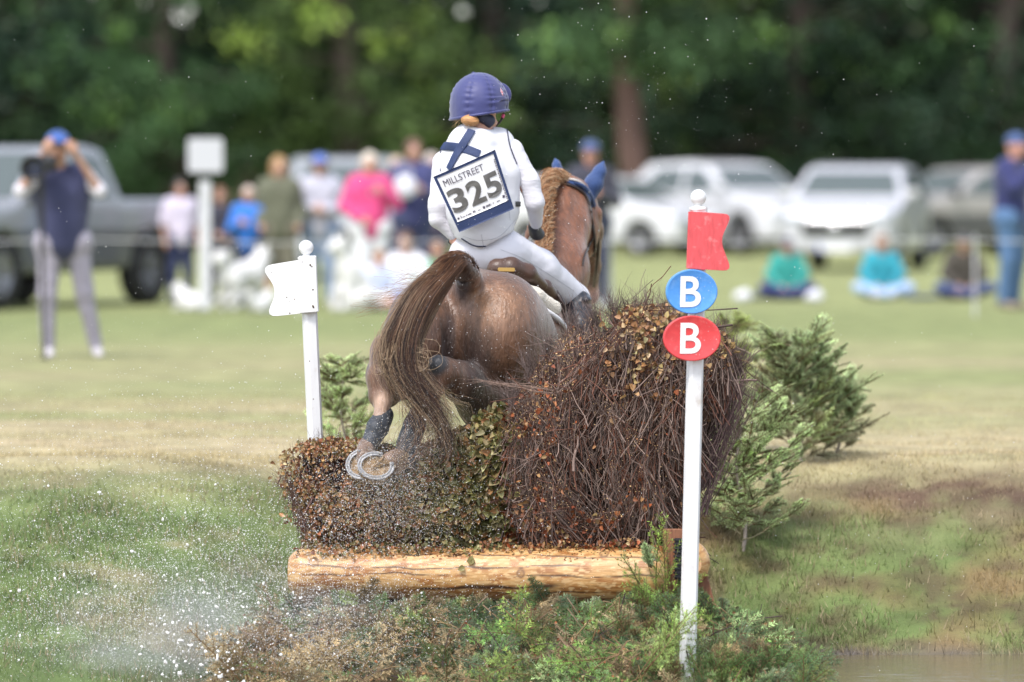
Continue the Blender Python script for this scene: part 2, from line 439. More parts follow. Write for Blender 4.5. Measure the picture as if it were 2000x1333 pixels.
def ground_c(x, y):
    x = np.asarray(x, float); y = np.asarray(y, float); p = np.stack([x, y], -1)
    ps = np.stack([x * 0.22, y * 0.6], -1)
    n1 = fbm(ps, 1.0, 21)[..., None]; n2 = fbm(p, 2.2, 31)[..., None]; n3 = fbm(p, 7.0, 41)[..., None]
    Y = y[..., None]; X = x[..., None]
    def band(a, b, s): return 1 / (1 + np.exp(-(Y - a) / s)) * 1 / (1 + np.exp((Y - b) / s))
    c = G_YEL * (0.85 + 0.3 * n1)
    c = lerp(c, G_STRAW * .8, np.clip(band(36, 47, 1.5) * (0.25 + 1.2 * (n1 - .4)), 0, 1))
    c = lerp(c, G_STRAW * .92, np.clip(band(28.6, 36.5, .9) * (0.1 + 1.9 * (n1 - .30)), 0, .8))
    c = lerp(c, G_STRAW, band(27.1, 31.0, .3) * np.clip(.72 + .6 * (n2 - .5), 0, 1))
    c = lerp(c, G_GREEN, np.clip(band(49, 60, 1) * .5 * n1 * 1.4, 0, 1))
    bank = 1 / (1 + np.exp((Y - 27.40 - 1.3 * (n2 - .5) - .6 * (n1 - .5)) / .22))
    left = 1 / (1 + np.exp((X + 0.3) * 2.0))
    bc = lerp(lerp(G_GREEN * 1.0, G_OCH, np.clip((n2 - .46) * 4, 0, 1)), G_MUD, np.clip((n3 - .50) * 5, 0, 1) * .7)
    bl = lerp(lerp(G_LUSH, G_GREEN, n3), G_STRAW * .75, np.clip((n2 - .60) * 5, 0, .5))
    c = lerp(c, lerp(bc, bl, left), bank)
    # worn bare patch on the right bank
    mud = np.exp(-((X - 2.35) / .75) ** 2 - ((Y - 27.45) / .30) ** 2) * 1.2
    c = lerp(c, G_MUD * 1.25, np.clip(mud * (n3 * 1.6), 0, .95))
    shore = 1 / (1 + np.exp((Y - shore_y(x, p)[..., None] - .32 - .2 * (n2 - .5)) / .05))
    c = lerp(c, np.array([.17, .16, .15]) * (.7 + .6 * n3), shore)
    return c
ys = np.concatenate([np.linspace(-30, 20, 12), np.linspace(21, 23.1, 8), np.arange(23.2, 31, .05), np.arange(31, 50, .3), np.arange(50, 150, 2.0), np.linspace(155, 900, 20)])
xs_ = np.concatenate([-np.linspace(400, 8, 24), np.arange(-7, -3.5, .3), np.arange(-3.5, 3.5, .05), np.arange(3.5, 7, .3), np.linspace(8, 400, 24)])
Xg, Yg = np.meshgrid(xs_, ys, indexing='ij'); nx_, ny_ = Xg.shape
Vg = np.stack([Xg, Yg, ground_z(Xg, Yg)], -1).reshape(-1, 3)
i_, j_ = np.meshgrid(np.arange(nx_ - 1), np.arange(ny_ - 1), indexing='ij'); k_ = (i_ * ny_ + j_).ravel()
gm = mat('turf', attr=True, rough=0.9, var=0.28, vscale=3.0, bump=0.6, bscale=60, bdist=.03, spec=.2)
go = mk('ground', Vg, np.stack([k_, k_ + ny_, k_ + ny_ + 1, k_ + 1], 1), gm, None, ground_c(Vg[:, 0], Vg[:, 1]))
tag(go, kind='structure')
# water: brown pond surface in front of the bank
wm = mat('pond_water', (0.16, 0.13, 0.08), rough=0.12, bump=0.35, bscale=9.0, spec=.6, bdist=.02, stretch=(.5, 1.6, 1))
wv = []
wx = np.linspace(-30, 30, 61); wy = np.linspace(2, 25.75, 40); WX, WY = np.meshgrid(wx, wy, indexing='ij')
ki = (np.arange(60)[:, None] * 40 + np.arange(39)[None]).ravel()
wo = mk('water', np.stack([WX, WY, np.full_like(WX, -0.775)], -1).reshape(-1, 3), np.stack([ki, ki + 40, ki + 41, ki + 1], 1), wm)
tag(wo, kind='structure')

# grass blades on the bank and the near lawn
def grass(name, n, y0, y1, xw, hmin, hmax, label):
    y = RNG.uniform(y0, y1, n); x = RNG.uniform(-xw, xw, n) * (y / 25)
    p = np.stack([x, y], -1); keep = (RNG.random(n) < np.clip((fbm(p, 2.5, 77) - .25) * 2.4, .15, 1)) & ~((abs(x) < 1.05) & (y < 25.7)) & (y > shore_y(x, p) + .3)
    x, y = x[keep], y[keep]; n = len(x); c = np.stack([x, y, ground_z(x, y) - .004], -1)
    cc = ground_c(x, y) * RNG.uniform(.9, 2.0, (n, 1)); dry = RNG.random(n) < .22; cc[dry] = G_STRAW * RNG.uniform(.7, 1.2, (dry.sum(), 1))
    th = RNG.uniform(0, 2 * PI, n); side = np.stack([np.cos(th), np.sin(th), 0 * th], -1)
    d = norm(np.stack([RNG.normal(0, .45, n), RNG.normal(0, .45, n), np.ones(n)], -1))
    L = RNG.uniform(hmin, hmax, n) * np.where(y > 27.2, .6, 1) * (0.6 + .8 * noise(np.stack([x, y], -1), 5, 9))
    m = MB(); m.tris(c, d, side, L, .0042 + L * .03, np.stack([cc * .9, cc * .9, cc * 1.15], 1))
    o = m.build(name, mat('grass_blade', attr=True, rough=.6, spec=.3, transl=.4))
    return tag(o, label, 'grass', kind='stuff')
grass('bank_grass', 150000, 23.6, 28.9, 3.3, .025, .07, 'short mixed green and brown grass growing on the pond bank')
grass('lawn_grass', 70000, 28.4, 36.5, 3.5, .02, .065, 'dry pale straw coloured grass on the flat field behind the jump')
# ================================================================ the brush jump
wood = mat('peeled_pine', (0.55, 0.33, 0.14), rough=.42, bump=.25, bscale=30, stretch=(.5, 4, 4), attr=True, var=.10, vscale=14, coat=.15)
endgrain = mat('end_grain', attr=True, rough=.7, bump=.2, bscale=80)
def logc(p, ax_t, ang):
    """colours of a peeled log: amber mottling, cracks along it, a few knots"""
    q = np.stack([ax_t * 3.2, np.cos(ang) * 1.1, np.sin(ang) * 1.1], -1)
    n1 = fbm(q, 4.0, 51)[..., None]; n2 = fbm(q, 13.0, 61)[..., None]
    c = lerp(np.array([.50, .285, .11]), np.array([.29, .115, .03]), np.clip((n1 - .42) * 5, 0, 1) * .9)
    c = lerp(c, np.array([.62, .41, .20]), np.clip((n2 - .52) * 9, 0, 1) * .8)
    for a0, t0, t1, wd in ((.40, .0, 1.35, .024), (.85, .45, 1.72, .024), (-.02, .0, .75, .020), (-.42, .55, 1.25, .07), (.12, 1.0, 1.72, .024), (1.2, .1, .8, .018), (-.6, .9, 1.7, .02)):
        aa = a0 + .10 * np.sin(ax_t * 3 + a0 * 7) + .035 * np.sin(ax_t * 17 + a0) + .02 * np.sin(ax_t * 41)
        on = np.clip((ax_t - t0) * 12, 0, 1) * np.clip((t1 - ax_t) * 12, 0, 1)
        k = (np.exp(-((ang - aa) / (wd * (.6 + .8 * np.sin(ax_t * 9) ** 2))) ** 2) * on)[..., None]
        c = lerp(c, np.array([.05, .022, .012]), np.clip(k * 1.3, 0, .95))
    for a0, t0, r in ((.55, .12, .022), (1.0, 1.42, .02), (.12, 1.05, .016), (1.35, .62, .014)):
        dd = np.sqrt(((ang - a0) * .11) ** 2 + (ax_t - t0) ** 2); k = np.exp(-((dd - r) / .004) ** 2) + .4 * (dd < r)
        c = lerp(c, np.array([.18, .09, .04]), np.clip(k, 0, .85)[..., None])
    return c
def make_log(name, a, b, ra, rb, label, parent=None, group=None):
    a, b = np.array(a), np.array(b); L = np.linalg.norm(b - a); A, B, D = frame_of(b - a)
    # ang measured from the camera side (-y) upward
    up = norm(np.cross(D, [0, -1, 0])); up = up if up[2] > 0 else -up; fr = norm(np.cross(up, D)); fr = fr if fr[1] < 0 else -fr
    NT, NA = 420, 150; t = np.linspace(0, 1, NT); an = np.linspace(-PI, PI, NA, endpoint=False)
    T, AN = np.meshgrid(t, an, indexing='ij')
    R = ra + (rb - ra) * T; ed = np.minimum(T, 1 - T) * L; R = R - .040 * np.clip(1 - ed / .07, 0, 1) ** 2.4
    R = R + .006 * (fbm(np.stack([T * L * 2.5, np.cos(AN), np.sin(AN)], -1), 1.7, 71) - .5)
    V = a + (T * L)[..., None] * D + (R * np.cos(AN))[..., None] * fr + (R * np.sin(AN))[..., None] * up
    C = logc(None, T * L, AN).reshape(-1, 3)
    i, j = np.meshgrid(np.arange(NT - 1), np.arange(NA), indexing='ij'); j2 = (j + 1) % NA
    Q = np.stack([i * NA + j, i * NA + j2, (i + 1) * NA + j2, (i + 1) * NA + j], -1).reshape(-1, 4)
    root = thing(name, label, 'log', (a + b) / 2, 0, group)
    mk('bark_face', V.reshape(-1, 3), Q, wood, root, C)
    for e, s in ((0, -1), (1, 1)):
        c0 = a if e == 0 else b; r0 = (ra if e == 0 else rb) - .040; NR = 40
        rr = np.linspace(0, 1, NR); RR, AA = np.meshgrid(rr, an, indexing='ij')
        V = c0 + D * s * .001 + (RR * r0 * np.cos(AA))[..., None] * fr + (RR * r0 * np.sin(AA))[..., None] * up
        wob = RR * r0 + .003 * np.sin(AA * 3) * RR
        ring = .5 + .5 * np.sin(wob * 2 * PI / .0062)
        cc = lerp(np.array([.58, .36, .19]), np.array([.33, .17, .08]), (ring ** 2 * .7)[..., None]) * (.9 + .25 * fbm(V, 14, 3))[..., None]
        for a1 in (.3, 2.2, -2.0): cc = lerp(cc, np.array([.07, .035, .02]), (np.exp(-((AA - a1 - .1 * np.sin(RR * 9)) * RR * r0 / .0016) ** 2) * (RR > .15))[..., None] * .85)
        i, j = np.meshgrid(np.arange(NR - 1), np.arange(NA), indexing='ij'); j2 = (j + 1) % NA
        mk('cut_end', V.reshape(-1, 3), np.stack([i * NA + j, i * NA + j2, (i + 1) * NA + j2, (i + 1) * NA + j], -1).reshape(-1, 4), endgrain, root, cc.reshape(-1, 3))
    return root
LY = 24.66
make_log('log', P(565, 1120, LY + .05), P(1304, 1125, LY - .06), Rp(48, LY), Rp(54, LY), 'long peeled orange pine log lying under the brush hedges')
make_log('log', P(1341, 1100, LY - .02), P(1331, 1098, LY + .75), Rp(47, LY), Rp(47, LY), 'short log behind the red flag post, round sawn end facing the camera')

# brown upright board at the right end of the log, with a black corrugated tube
br = thing('support_board', 'reddish brown upright board between the long log and the white post', 'board', P(1308, 1200, 24.64))
b = MB(); c = P(1318, 1190, 24.60); b.box(c, (Rp(46, 24.6), .03, .72), bev=.003, C=(.22, .09, .045))
b.build('board', mat('stained_board', (.22, .09, .045), rough=.6, var=.25, vscale=20, stretch=(6, 6, .6), bump=.2, bscale=40), br, False)
b = MB(); prof = []
c = P(1325, 1132, 24.545)
for k in range(41): prof.append((.0195 + (.004 if (k // 2) % 2 else -.003), k * .0046))
b.lathe([(0.001, 0)] + prof + [(.001, .184)], c, n=24, C=(.02, .02, .025)); b.build('corrugated_tube', mat('black_plastic', (.018, .018, .022), rough=.4), br, False)
b = MB(); c = P(1352, 1330, 24.60); b.box(c, (Rp(60, 24.6), .10, .05), bev=.004); b.box(P(1336, 1325, 24.56), (.05, .05, .012)); b.build('post_socket', mat('dark_iron', (.03, .03, .032), rough=.5), br, False)
br2 = thing('support_plank', 'brown plank leaning against the underside of the short log right of the post', 'board', P(1380, 1190, 24.7))
b = MB(); b.box(P(1383, 1190, 24.72), (.07, .03, .34), R=rotm('Y', -.25), bev=.003); b.build('plank', MATS['stained_board'], br2, False)

# --- flag posts
white_paint = mat('white_painted_wood', (.74, .74, .75), rough=.42, var=.06, stain=.55, stains=7, vscale=6, bump=.06, bscale=25, stretch=(3, 3, .5), spec=.4)
white_plastic = mat('white_plastic', (.74, .74, .74), rough=.3, var=.04, stain=.35, stains=16, vscale=20)
dirt_m = mat('mud_fleck', (.10, .07, .04), rough=.9)
def knob(root, c, r):
    b = MB(); pr = [(.001, r)]
    for a in np.linspace(PI / 2 - .02, -PI / 2 + .45, 20): pr.append((r * math.cos(a), r * math.sin(a)))
    pr += [(r * .48, -r * 1.0), (r * .5, -r * 1.12), (r * .85, -r * 1.2), (r * 1.12, -r * 1.3), (r * 1.15, -r * 1.55), (r * 1.08, -r * 1.62), (r * 1.0, -r * 1.66), (.001, -r * 1.66)]
    b.lathe(pr, c, n=28, C=(.8, .8, .8)); return b.build('ball_finial', white_plastic, root)
def post(root, top, bot, wpx, Y):
    a, b_ = np.array(top), np.array(bot); m = MB(); hw = Rp(wpx, Y) / 2; ch = hw * .38
    pl = [(-hw + ch, -hw), (hw - ch, -hw), (hw, -hw + ch), (hw, hw - ch), (hw - ch, hw), (-hw + ch, hw), (-hw, hw - ch), (-hw, -hw + ch)]
    t = rotm('Z', .28); ux, uy = t @ np.array([1, 0, 0]), t @ np.array([0, 1, 0])
    m.prism(pl, b_, ux, uy, a - b_, C=(.8, .8, .8)); return m.build('pole', white_paint, root, False)
def flecks(root, tree_pts, n, sz):
    m = MB()
    for k in range(n):
        c, nrm = tree_pts[RNG.integers(len(tree_pts))]
        m.add(c + spherepts(6) * sz * RNG.uniform(.3, 1), None, [[0, 1, 2], [2, 3, 4], [4, 5, 0]], (.1, .07, .04))
    return m.build('mud_fleck', dirt_m, root)
YL = 25.28
lp = thing('flag_post', 'white post with white notched flag behind the left end of the low hedge', 'flag post', P(619, 1090, YL))
post(lp, P(600, 512, YL), P(629, 1140, YL), 27, YL)
knob(lp, P(598, 484, YL), Rp(14.5, YL))
b = MB()
def flagpoly(pts, r=3): return pts
def rounded(pts, rad, n=5):
    pts = np.array(pts, float); out = []
    for i, p in enumerate(pts):
        r = rad[i]
        if r <= 0: out.append(p); continue
        a = pts[i - 1] - p; c = pts[(i + 1) % len(pts)] - p; a /= np.linalg.norm(a); c /= np.linalg.norm(c)
        for t in np.linspace(0, 1, n): q0 = p + a * r * (1 - t); q1 = p + c * r * t; out.append(q0 * (1 - t) + q1 * t)
    return np.array(out)
def pxpoly(pts, Y, rad):
    """outline in photo pixels -> metres round its first point"""
    w_ = np.array([P(x, y, Y) for x, y in pts]); o = w_[0]; pl = rounded(np.stack([w_[:, 0] - o[0], w_[:, 2] - o[2]], 1), [Rp(r, Y) for r in rad]); return o, pl
o, pl = pxpoly([(586, 508), (586, 613), (517, 621), (543, 568), (507, 521)], YL - .03, [0, 0, 26, 26, 26])
b.prism(pl, o, (1, -.10, 0), (0, 0, 1), (0, .016, 0), C=(.8, .8, .8), bev=.0015); b.build('flag_panel', white_plastic, lp, False)
b = MB(); o, pl = pxpoly([(583, 501), (617, 500), (622, 610), (586, 613)], YL - .06, [3, 3, 3, 3])
b.prism(pl, o, (1, 0, 0), (0, 0, 1), (0, .09, 0), C=(.8, .8, .8), bev=.004); b.build('flag_sleeve', white_plastic, lp, False)
m_ = MB()
for px, py, r in ((606, 518, 2), (609, 521, 1.3), (611, 566, 1.6), (611, 598, 1.8), (560, 581, 1.4), (575, 585, 1.2), (566, 612, 1.6), (530, 532, 1), (590, 512, 1), (612, 600, 2), (547, 547, .8), (566, 590, 1), (604, 706, 1.3), (612, 780, 1.2)):
    c = P(px, py, YL - (.0625 if px > 586 else .035 if px < 585 else .063)); m_.lathe([(.0003, -.001), (Rp(r, YL), 0), (.0003, .002)], c, (0, 1, 0), 8, (.1, .07, .04))
tag(m_.build('mud_fleck', dirt_m, lp), kind='stuff')

YR = 23.96
rp_ = thing('flag_post', 'tall white post before the tall brush, carrying red flag and two oval letter boards', 'flag post', P(1343, 1333, YR))
post(rp_, P(1365, 405, YR), P(1340, 1420, YR), 29, YR)
knob(rp_, P(1364, 386, YR), Rp(15.5, YR))
red_pl = mat('red_plastic', (.64, .055, .06), rough=.42, var=.10, stain=.35, stains=22, stainc=(.8, .3, .28), vscale=30, col2=None, bump=.05, bscale=50)
redf = mat('faded_red_board', (.62, .075, .085), rough=.55, stain=.5, stains=24, stainc=(.8, .34, .33), var=.16, vscale=34, stretch=(2.5, 1, .6), bump=.1, bscale=60)
b = MB(); o, pl = pxpoly([(1347, 413), (1431, 419), (1407, 470), (1430, 530), (1342, 525)], YR - .052, [2, 18, 18, 18, 2])
b.prism(pl, o, (1, .06, 0), (0, 0, 1), (0, .014, 0), C=(.6, .06, .06), bev=.0012); b.build('flag_panel', redf, rp_, False)
b = MB(); o, pl = pxpoly([(1345, 414), (1381, 415), (1377, 528), (1341, 525)], YR - .048, [0] * 4)
b.prism(pl, o, (1, 0, 0), (0, 0, 1), (0, .06, 0), C=(.6, .06, .06), bev=.002); b.build('flag_sleeve', redf, rp_, False)
blue_pl = mat('blue_plastic', (.075, .27, .66), rough=.42, stain=.3, stains=22, stainc=(.3, .5, .8), var=.07, vscale=30, bump=.05, bscale=50)
let_m = mat('white_lettering', (.80, .80, .80), rough=.5)
def text_mesh(s, size=1.0, bold=0.0):
    cu = bpy.data.curves.new('t', 'FONT'); cu.body = s; cu.size = size; cu.offset = bold; cu.resolution_u = 6
    ob = bpy.data.objects.new('t', cu); COL.objects.link(ob); dg = bpy.context.evaluated_depsgraph_get(); dg.update()
    me = bpy.data.meshes.new_from_object(ob.evaluated_get(dg)); V = np.array([v.co[:] for v in me.vertices]); Fc = [list(p.vertices) for p in me.polygons]
    bpy.data.objects.remove(ob); bpy.data.curves.remove(cu); bpy.data.meshes.remove(me)
    lo = V[:, :2].min(0); hi = V[:, :2].max(0); V[:, :2] = (V[:, :2] - lo) / (hi - lo); return V[:, :2], Fc
def put_text(V, Fc, fn, name, m, parent, th=0.0):
    W = np.array([fn(u, v) for u, v in V]); T3 = [f for f in Fc if len(f) == 3]; Q4 = [f for f in Fc if len(f) == 4]
    for f in Fc:
        if len(f) > 4: T3 += [[f[0], f[i], f[i + 1]] for i in range(1, len(f) - 1)]
    return mk(name, W, [np.array(x) for x in (Q4, T3) if x], m, parent, smooth=False)
def oval(px, py, rx, ry, Y, m, part, yaw=-.13):
    a = np.linspace(0, 2 * PI, 64, endpoint=False); b = MB(); c = P(px, py, Y); ca, sa = math.cos(yaw), math.sin(yaw)
    ux = np.array([ca, -sa, 0]) ; nz = np.array([-sa, -ca, 0])
    rim = [(1.0, 0), (1.0, .016), (.985, .020), (.955, .0215), (.93, .020)]
    pl = np.stack([np.cos(a), np.sin(a)], 1); V = []; 
    rX, rY = Rp(rx, Y), Rp(ry, Y)
    V.append(c - nz * .0 + 0 * pl[:, :1] * ux + 0)
    V = [np.array([c])]; Q = []; T = []
    for k, (s_, d_) in enumerate(rim): V.append(c + (pl[:, :1] * rX * s_) * ux + (pl[:, 1:] * rY * s_) * np.array([0, 0, 1]) + nz * d_)
    V.append(np.array([c + nz * .0195])); n = 64; i = np.arange(n); j = (i + 1) % n
    for k in range(len(rim) - 1): Q.append(np.stack([1 + k * n + i, 1 + k * n + j, 1 + (k + 1) * n + j, 1 + (k + 1) * n + i], 1))
    T.append(np.stack([0 * i, 1 + j, 1 + i], 1)); e = 1 + (len(rim) - 1) * n; T.append(np.stack([e + i, e + j, 0 * i + e + n], 1))
    b.add(np.concatenate(V), np.concatenate(Q), np.concatenate(T), (.5, .5, .5)); return b.build(part, m, rp_, True), c, ux, nz
TB = text_mesh('B', 1, .014)
for (px, py, rx, ry, m, lx, ly) in ((1350, 570, 51, 43.5, blue_pl, 1349, 570), (1350.5, 661, 57, 44.5, red_pl, 1349, 661)):
    YY = YR - .055; ob, c, ux, nz = oval(px, py, rx, ry, YY, m, 'letter_board')
    lc = P(lx, ly, YY - .0235); hw, hh = Rp(20.5, YY), Rp(30, YY)
    put_text(*TB, lambda u, v: lc + ux * (u - .5) * 2 * hw + np.array([0, 0, (v - .5) * 2 * hh]) + np.array([(v - .5) * .003, 0, 0]), 'letter_b', let_m, ob)
# water drops on the boards
m_ = MB()
for k in range(70):
    bx, by, rx, ry = ((1350, 570, 46, 38), (1350, 661, 52, 40))[k % 2]; a = RNG.uniform(0, 2 * PI); q = math.sqrt(RNG.random()); r = RNG.uniform(.0007, .0024)
    c = P(bx + rx * q * math.cos(a), by + ry * q * math.sin(a), YR - .055 - .0225); m_.lathe([(.0002, -r * .7), (r * .6, -r * .45), (r, 0)], c, (0, 1, 0), 8, (.8, .8, .8))
drop_m = mat('water_drop', (.9, .92, .93), rough=.05, trans=.6, spec=.8)
tag(m_.build('water_drop', drop_m, rp_), kind='stuff')

# --- hedges of cut brush
def in_poly(poly, x, y): return poly_sdf(np.array(poly, float), x, y)
twig_m = mat('dry_twig', attr=True, rough=.75, spec=.3); leaf_m = mat('dry_leaf', attr=True, rough=.55, spec=.35, transl=.2)
def brush(name, label, outline, base, Yf, Yb, ntw, lf_fn, nleaf, tw_fn, L=(.16, .42), rad=(.0011, .0026), fan=1.0, group='cut brush hedges of the jump', tipf=.4, jag=8):
    """outline: photo px polygon of the mass at its middle depth; twigs rise from the base and fan outwards"""
    Ym = (Yf + Yb) / 2; poly = np.array(outline, float)
    root = thing(name, label, 'hedge', P(base[0], base[1], Ym), 0, group)
    lo, hi = poly.min(0), poly.max(0)
    def sample(n, inset=0):
        X = []; 
        while sum(map(len, X)) < n:
            q = RNG.uniform(lo, hi, (n * 2, 2)); d = in_poly(poly, q[:, 0], q[:, 1]); X.append(q[(d < -inset) & (RNG.random(len(q)) < np.clip((noise(q * (1, .5), .035, 77) - .22) * 3.5, .12, 1))])
        return np.concatenate(X)[:n]
    m = MB()
    # dark heart of densely packed stems
    N = ntw
    tip = sample(N, 0); d = -in_poly(poly, tip[:, 0], tip[:, 1])
    # depth: surface-biased on the front, rounding toward the outline
    dep = np.clip(d / 70, 0, 1) ** .5; u = RNG.random(N) ** 1.6
    Yt = Ym + ((u - .5) * 2) * (Yb - Yf) / 2 * dep
    tipw = np.array([P(a, b, y) for (a, b), y in zip(tip, Yt)])
    bx = base[0] + (tip[:, 0] - base[0]) * base[2] + RNG.normal(0, 14, N); 
    rootp = np.array([P(a, base[1] + 10, y) for a, y in zip(bx, Ym + (Yt - Ym) * .5)])
    dr = norm(tipw - rootp); dr = norm(dr + RNG.normal(0, .22, (N, 3)) * np.array([1, .6, .8]) * fan)
    fld = np.stack([fbm(tipw, 7, 201), fbm(tipw, 7, 202), fbm(tipw, 7, 203)], 1) - .5; dr = norm(dr + fld * fan * np.array([.95, .9, .25])); wild = RNG.random(N) < .10; dr[wild] = norm(dr[wild] + RNG.normal(0, .9, (wild.sum(), 3)))
    Ln = np.minimum(RNG.uniform(*L, N), np.linalg.norm(tipw - rootp, axis=1) + .03)
    K = 5; t = np.linspace(0, 1, K)[None, :, None]; bend = np.cross(dr, spherepts(N)) * Ln[:, None] * RNG.uniform(.0, .045, (N, 1))
    Pt = tipw[:, None] - dr[:, None] * Ln[:, None, None] * (1 - t) + bend[:, None] * (4 * t * (1 - t)) + RNG.normal(0, .0025, (N, K, 3))
    r = RNG.uniform(*rad, N); thick = RNG.random(N) < .045; r[thick] *= RNG.uniform(1.6, 3.6, thick.sum())
    Rr = r[:, None] * np.linspace(1.25, .75, K)[None]
    cut = RNG.random(N) < tipf
    Rr[~cut, -1] *= .25
    C = tw_fn(Pt.mean(1), tip)[:, None] * np.linspace(.85, 1.1, K)[None, :, None]
    m.tubes(Pt, Rr, 4, C)
    # pale cut ends
    e = Pt[cut]; dd = norm(e[:, -1] - e[:, -2]); cap = np.stack([e[:, -1], e[:, -1] + dd * .003, e[:, -1] + dd * .0035], 1)
    m.tubes(cap, np.stack([Rr[cut, -1] * 1.5, Rr[cut, -1] * 1.5, Rr[cut, -1] * .02], 1), 4, np.array([.72, .48, .24]) * RNG.uniform(.6, 1.2, (cut.sum(), 1)))
    # side shoots
    ns = N; pick = RNG.integers(0, N, ns); tt = RNG.integers(1, K, ns); b0 = Pt[pick, tt]; ds = norm(dr[pick] + RNG.normal(0, .55, (ns, 3))); ls = RNG.uniform(.03, .10, ns)
    sh = b0[:, None] + ds[:, None] * ls[:, None, None] * np.linspace(0, 1, 3)[None, :, None] + RNG.normal(0, .002, (ns, 3, 3)); sh[:, 0] = b0
    m.tubes(sh, (r[pick] * .55)[:, None] * np.array([1, .8, .3])[None], 3, C[pick, 2] * .95)
    m.build('brushwood', twig_m, root)
    # leaves
    if nleaf:
        q = sample(nleaf, 0); d = -in_poly(poly, q[:, 0], q[:, 1]); keep, col, size = lf_fn(q); q, d, col, size = q[keep], d[keep], col[keep], size[keep]
        n = len(q); dep = np.clip(d / 60, 0, 1) ** .5; u = RNG.random(n) ** 2.2; Yl = Ym + ((u - .5) * 2) * (Yb - Yf) / 2 * dep - .012
        c = np.array([P(a, b, y) for (a, b), y in zip(q, Yl)]); dv = norm(RNG.normal(0, 1, (n, 3)) + np.array([0, -.3, -.35])); nv = norm(RNG.normal(0, .7, (n, 3)) + np.array([0, -1, .4]))
        m = MB(); m.leaves(c, dv, nv, size, size * RNG.uniform(.55, .95, n), col, fold=.3, curl=.25); m.build('foliage', leaf_m, root)
    # added dark core, only there to stop daylight passing between the stems
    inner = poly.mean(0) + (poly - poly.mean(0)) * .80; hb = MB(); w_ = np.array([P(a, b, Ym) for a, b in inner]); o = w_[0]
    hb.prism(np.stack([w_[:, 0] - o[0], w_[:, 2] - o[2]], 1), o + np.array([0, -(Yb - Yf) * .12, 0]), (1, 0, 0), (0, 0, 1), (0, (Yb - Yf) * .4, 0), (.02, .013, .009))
    hb.build('light_block_core', mat('dark_core', (.028, .018, .012), rough=.9, bump=1, bscale=60, var=.4, vscale=60, stretch=(4, 4, .6), bdist=.02), root, False)
    return root
def leafcol(kinds, n):
    k = np.array([a[:3] for a in kinds]); w_ = np.array([a[3] for a in kinds], float); w_ /= w_.sum(); i = RNG.choice(len(kinds), n, p=w_)
    return k[i] * RNG.uniform(.6, 1.35, (n, 1)) * RNG.uniform(.9, 1.1, (n, 3))
OLIVE = [(.19, .165, .055, 5), (.13, .125, .042, 5), (.32, .27, .13, 4), (.27, .14, .06, 4), (.08, .08, .03, 4), (.42, .38, .2, 1)]
RUST = [(.30, .13, .055, 5), (.20, .085, .045, 4), (.44, .25, .12, 4), (.30, .19, .08, 5), (.18, .14, .06, 3)]
ORANGE = [(.30, .09, .03, 5), (.20, .06, .025, 5), (.42, .20, .09, 2), (.28, .17, .07, 2)]
TANL = [(.42, .28, .13, 6), (.32, .17, .07, 5), (.52, .40, .22, 3), (.22, .11, .05, 3)]
# low hedge
LOWP = [(548, 885), (575, 866), (640, 856), (720, 862), (800, 880), (850, 862), (895, 842), (940, 815), (985, 795), (1030, 800), (1060, 900), (1050, 1076), (600, 1078), (588, 1030), (566, 960), (546, 915)]
def lf_low(q):
    n = len(q); x, y = q[:, 0], q[:, 1]; w_ = 1 / (1 + np.exp(-(x - 800 + 60 * (noise(q, .02, 3) - .5)) / 35))
    col = np.where((RNG.random(n) < w_)[:, None], leafcol(OLIVE, n), leafcol(RUST, n)); right = (x > 985) & (RNG.random(n) < .5); col[right] = leafcol(ORANGE, n)[right]
    size = RNG.uniform(.013, .024, n) * (1 + .75 * w_ + .35 * (x > 860)); dens = .75 + .25 * noise(q, .03, 5) - .4 * (w_ > .5) * (noise(q, .025, 15) < .33)
    return RNG.random(n) < dens, col, size
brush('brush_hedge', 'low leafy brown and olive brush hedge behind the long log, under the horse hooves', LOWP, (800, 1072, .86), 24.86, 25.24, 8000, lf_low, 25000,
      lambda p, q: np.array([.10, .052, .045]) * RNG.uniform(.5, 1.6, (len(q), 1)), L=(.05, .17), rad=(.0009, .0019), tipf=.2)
BIGP = [(1000, 905), (985, 850), (1000, 800), (1024, 755), (1054, 706), (1092, 664), (1130, 634), (1175, 608), (1230, 594), (1290, 595), (1350, 606), (1405, 640), (1438, 680), (1425, 745), (1392, 815), (1366, 890), (1350, 960), (1345, 1040), (1342, 1078), (1040, 1078), (1010, 1020), (990, 960)]
def lf_big(q):
    n = len(q); x, y = q[:, 0], q[:, 1]
    tan = np.exp(-((x - 1265) / 60) ** 2 - ((y - 690) / 65) ** 2) + np.exp(-((x - 1390) / 45) ** 2 - ((y - 665) / 35) ** 2) + .8 * np.exp(-((x - 1270) / 70) ** 2 - ((y - 620) / 20) ** 2)
    rust = np.clip((y - 950) / 90, 0, 1) * .75 + .8 * np.exp(-((x - 1075) / 60) ** 2 - ((y - 850) / 90) ** 2) + .55 * np.exp(-((x - 1015) / 35) ** 2 - ((y - 880) / 130) ** 2)
    pt = tan * 1.0; pr = rust * (noise(q, .03, 8) > .42) * .6; pb = .035; oliv = np.clip((1035 - x) / 45, 0, 1) * np.clip((y - 800) / 60, 0, 1) * .8
    k = RNG.random(n); col = leafcol(ORANGE, n); isT = k < pt; col[isT] = leafcol(TANL, n)[isT]
    size = np.where(isT, RNG.uniform(.018, .036, n), RNG.uniform(.014, .030, n)); io = RNG.random(n) < oliv; col[io] = leafcol(OLIVE + RUST, n)[io]; return (k < pt) | io | (RNG.random(n) < pr + pb), col, size
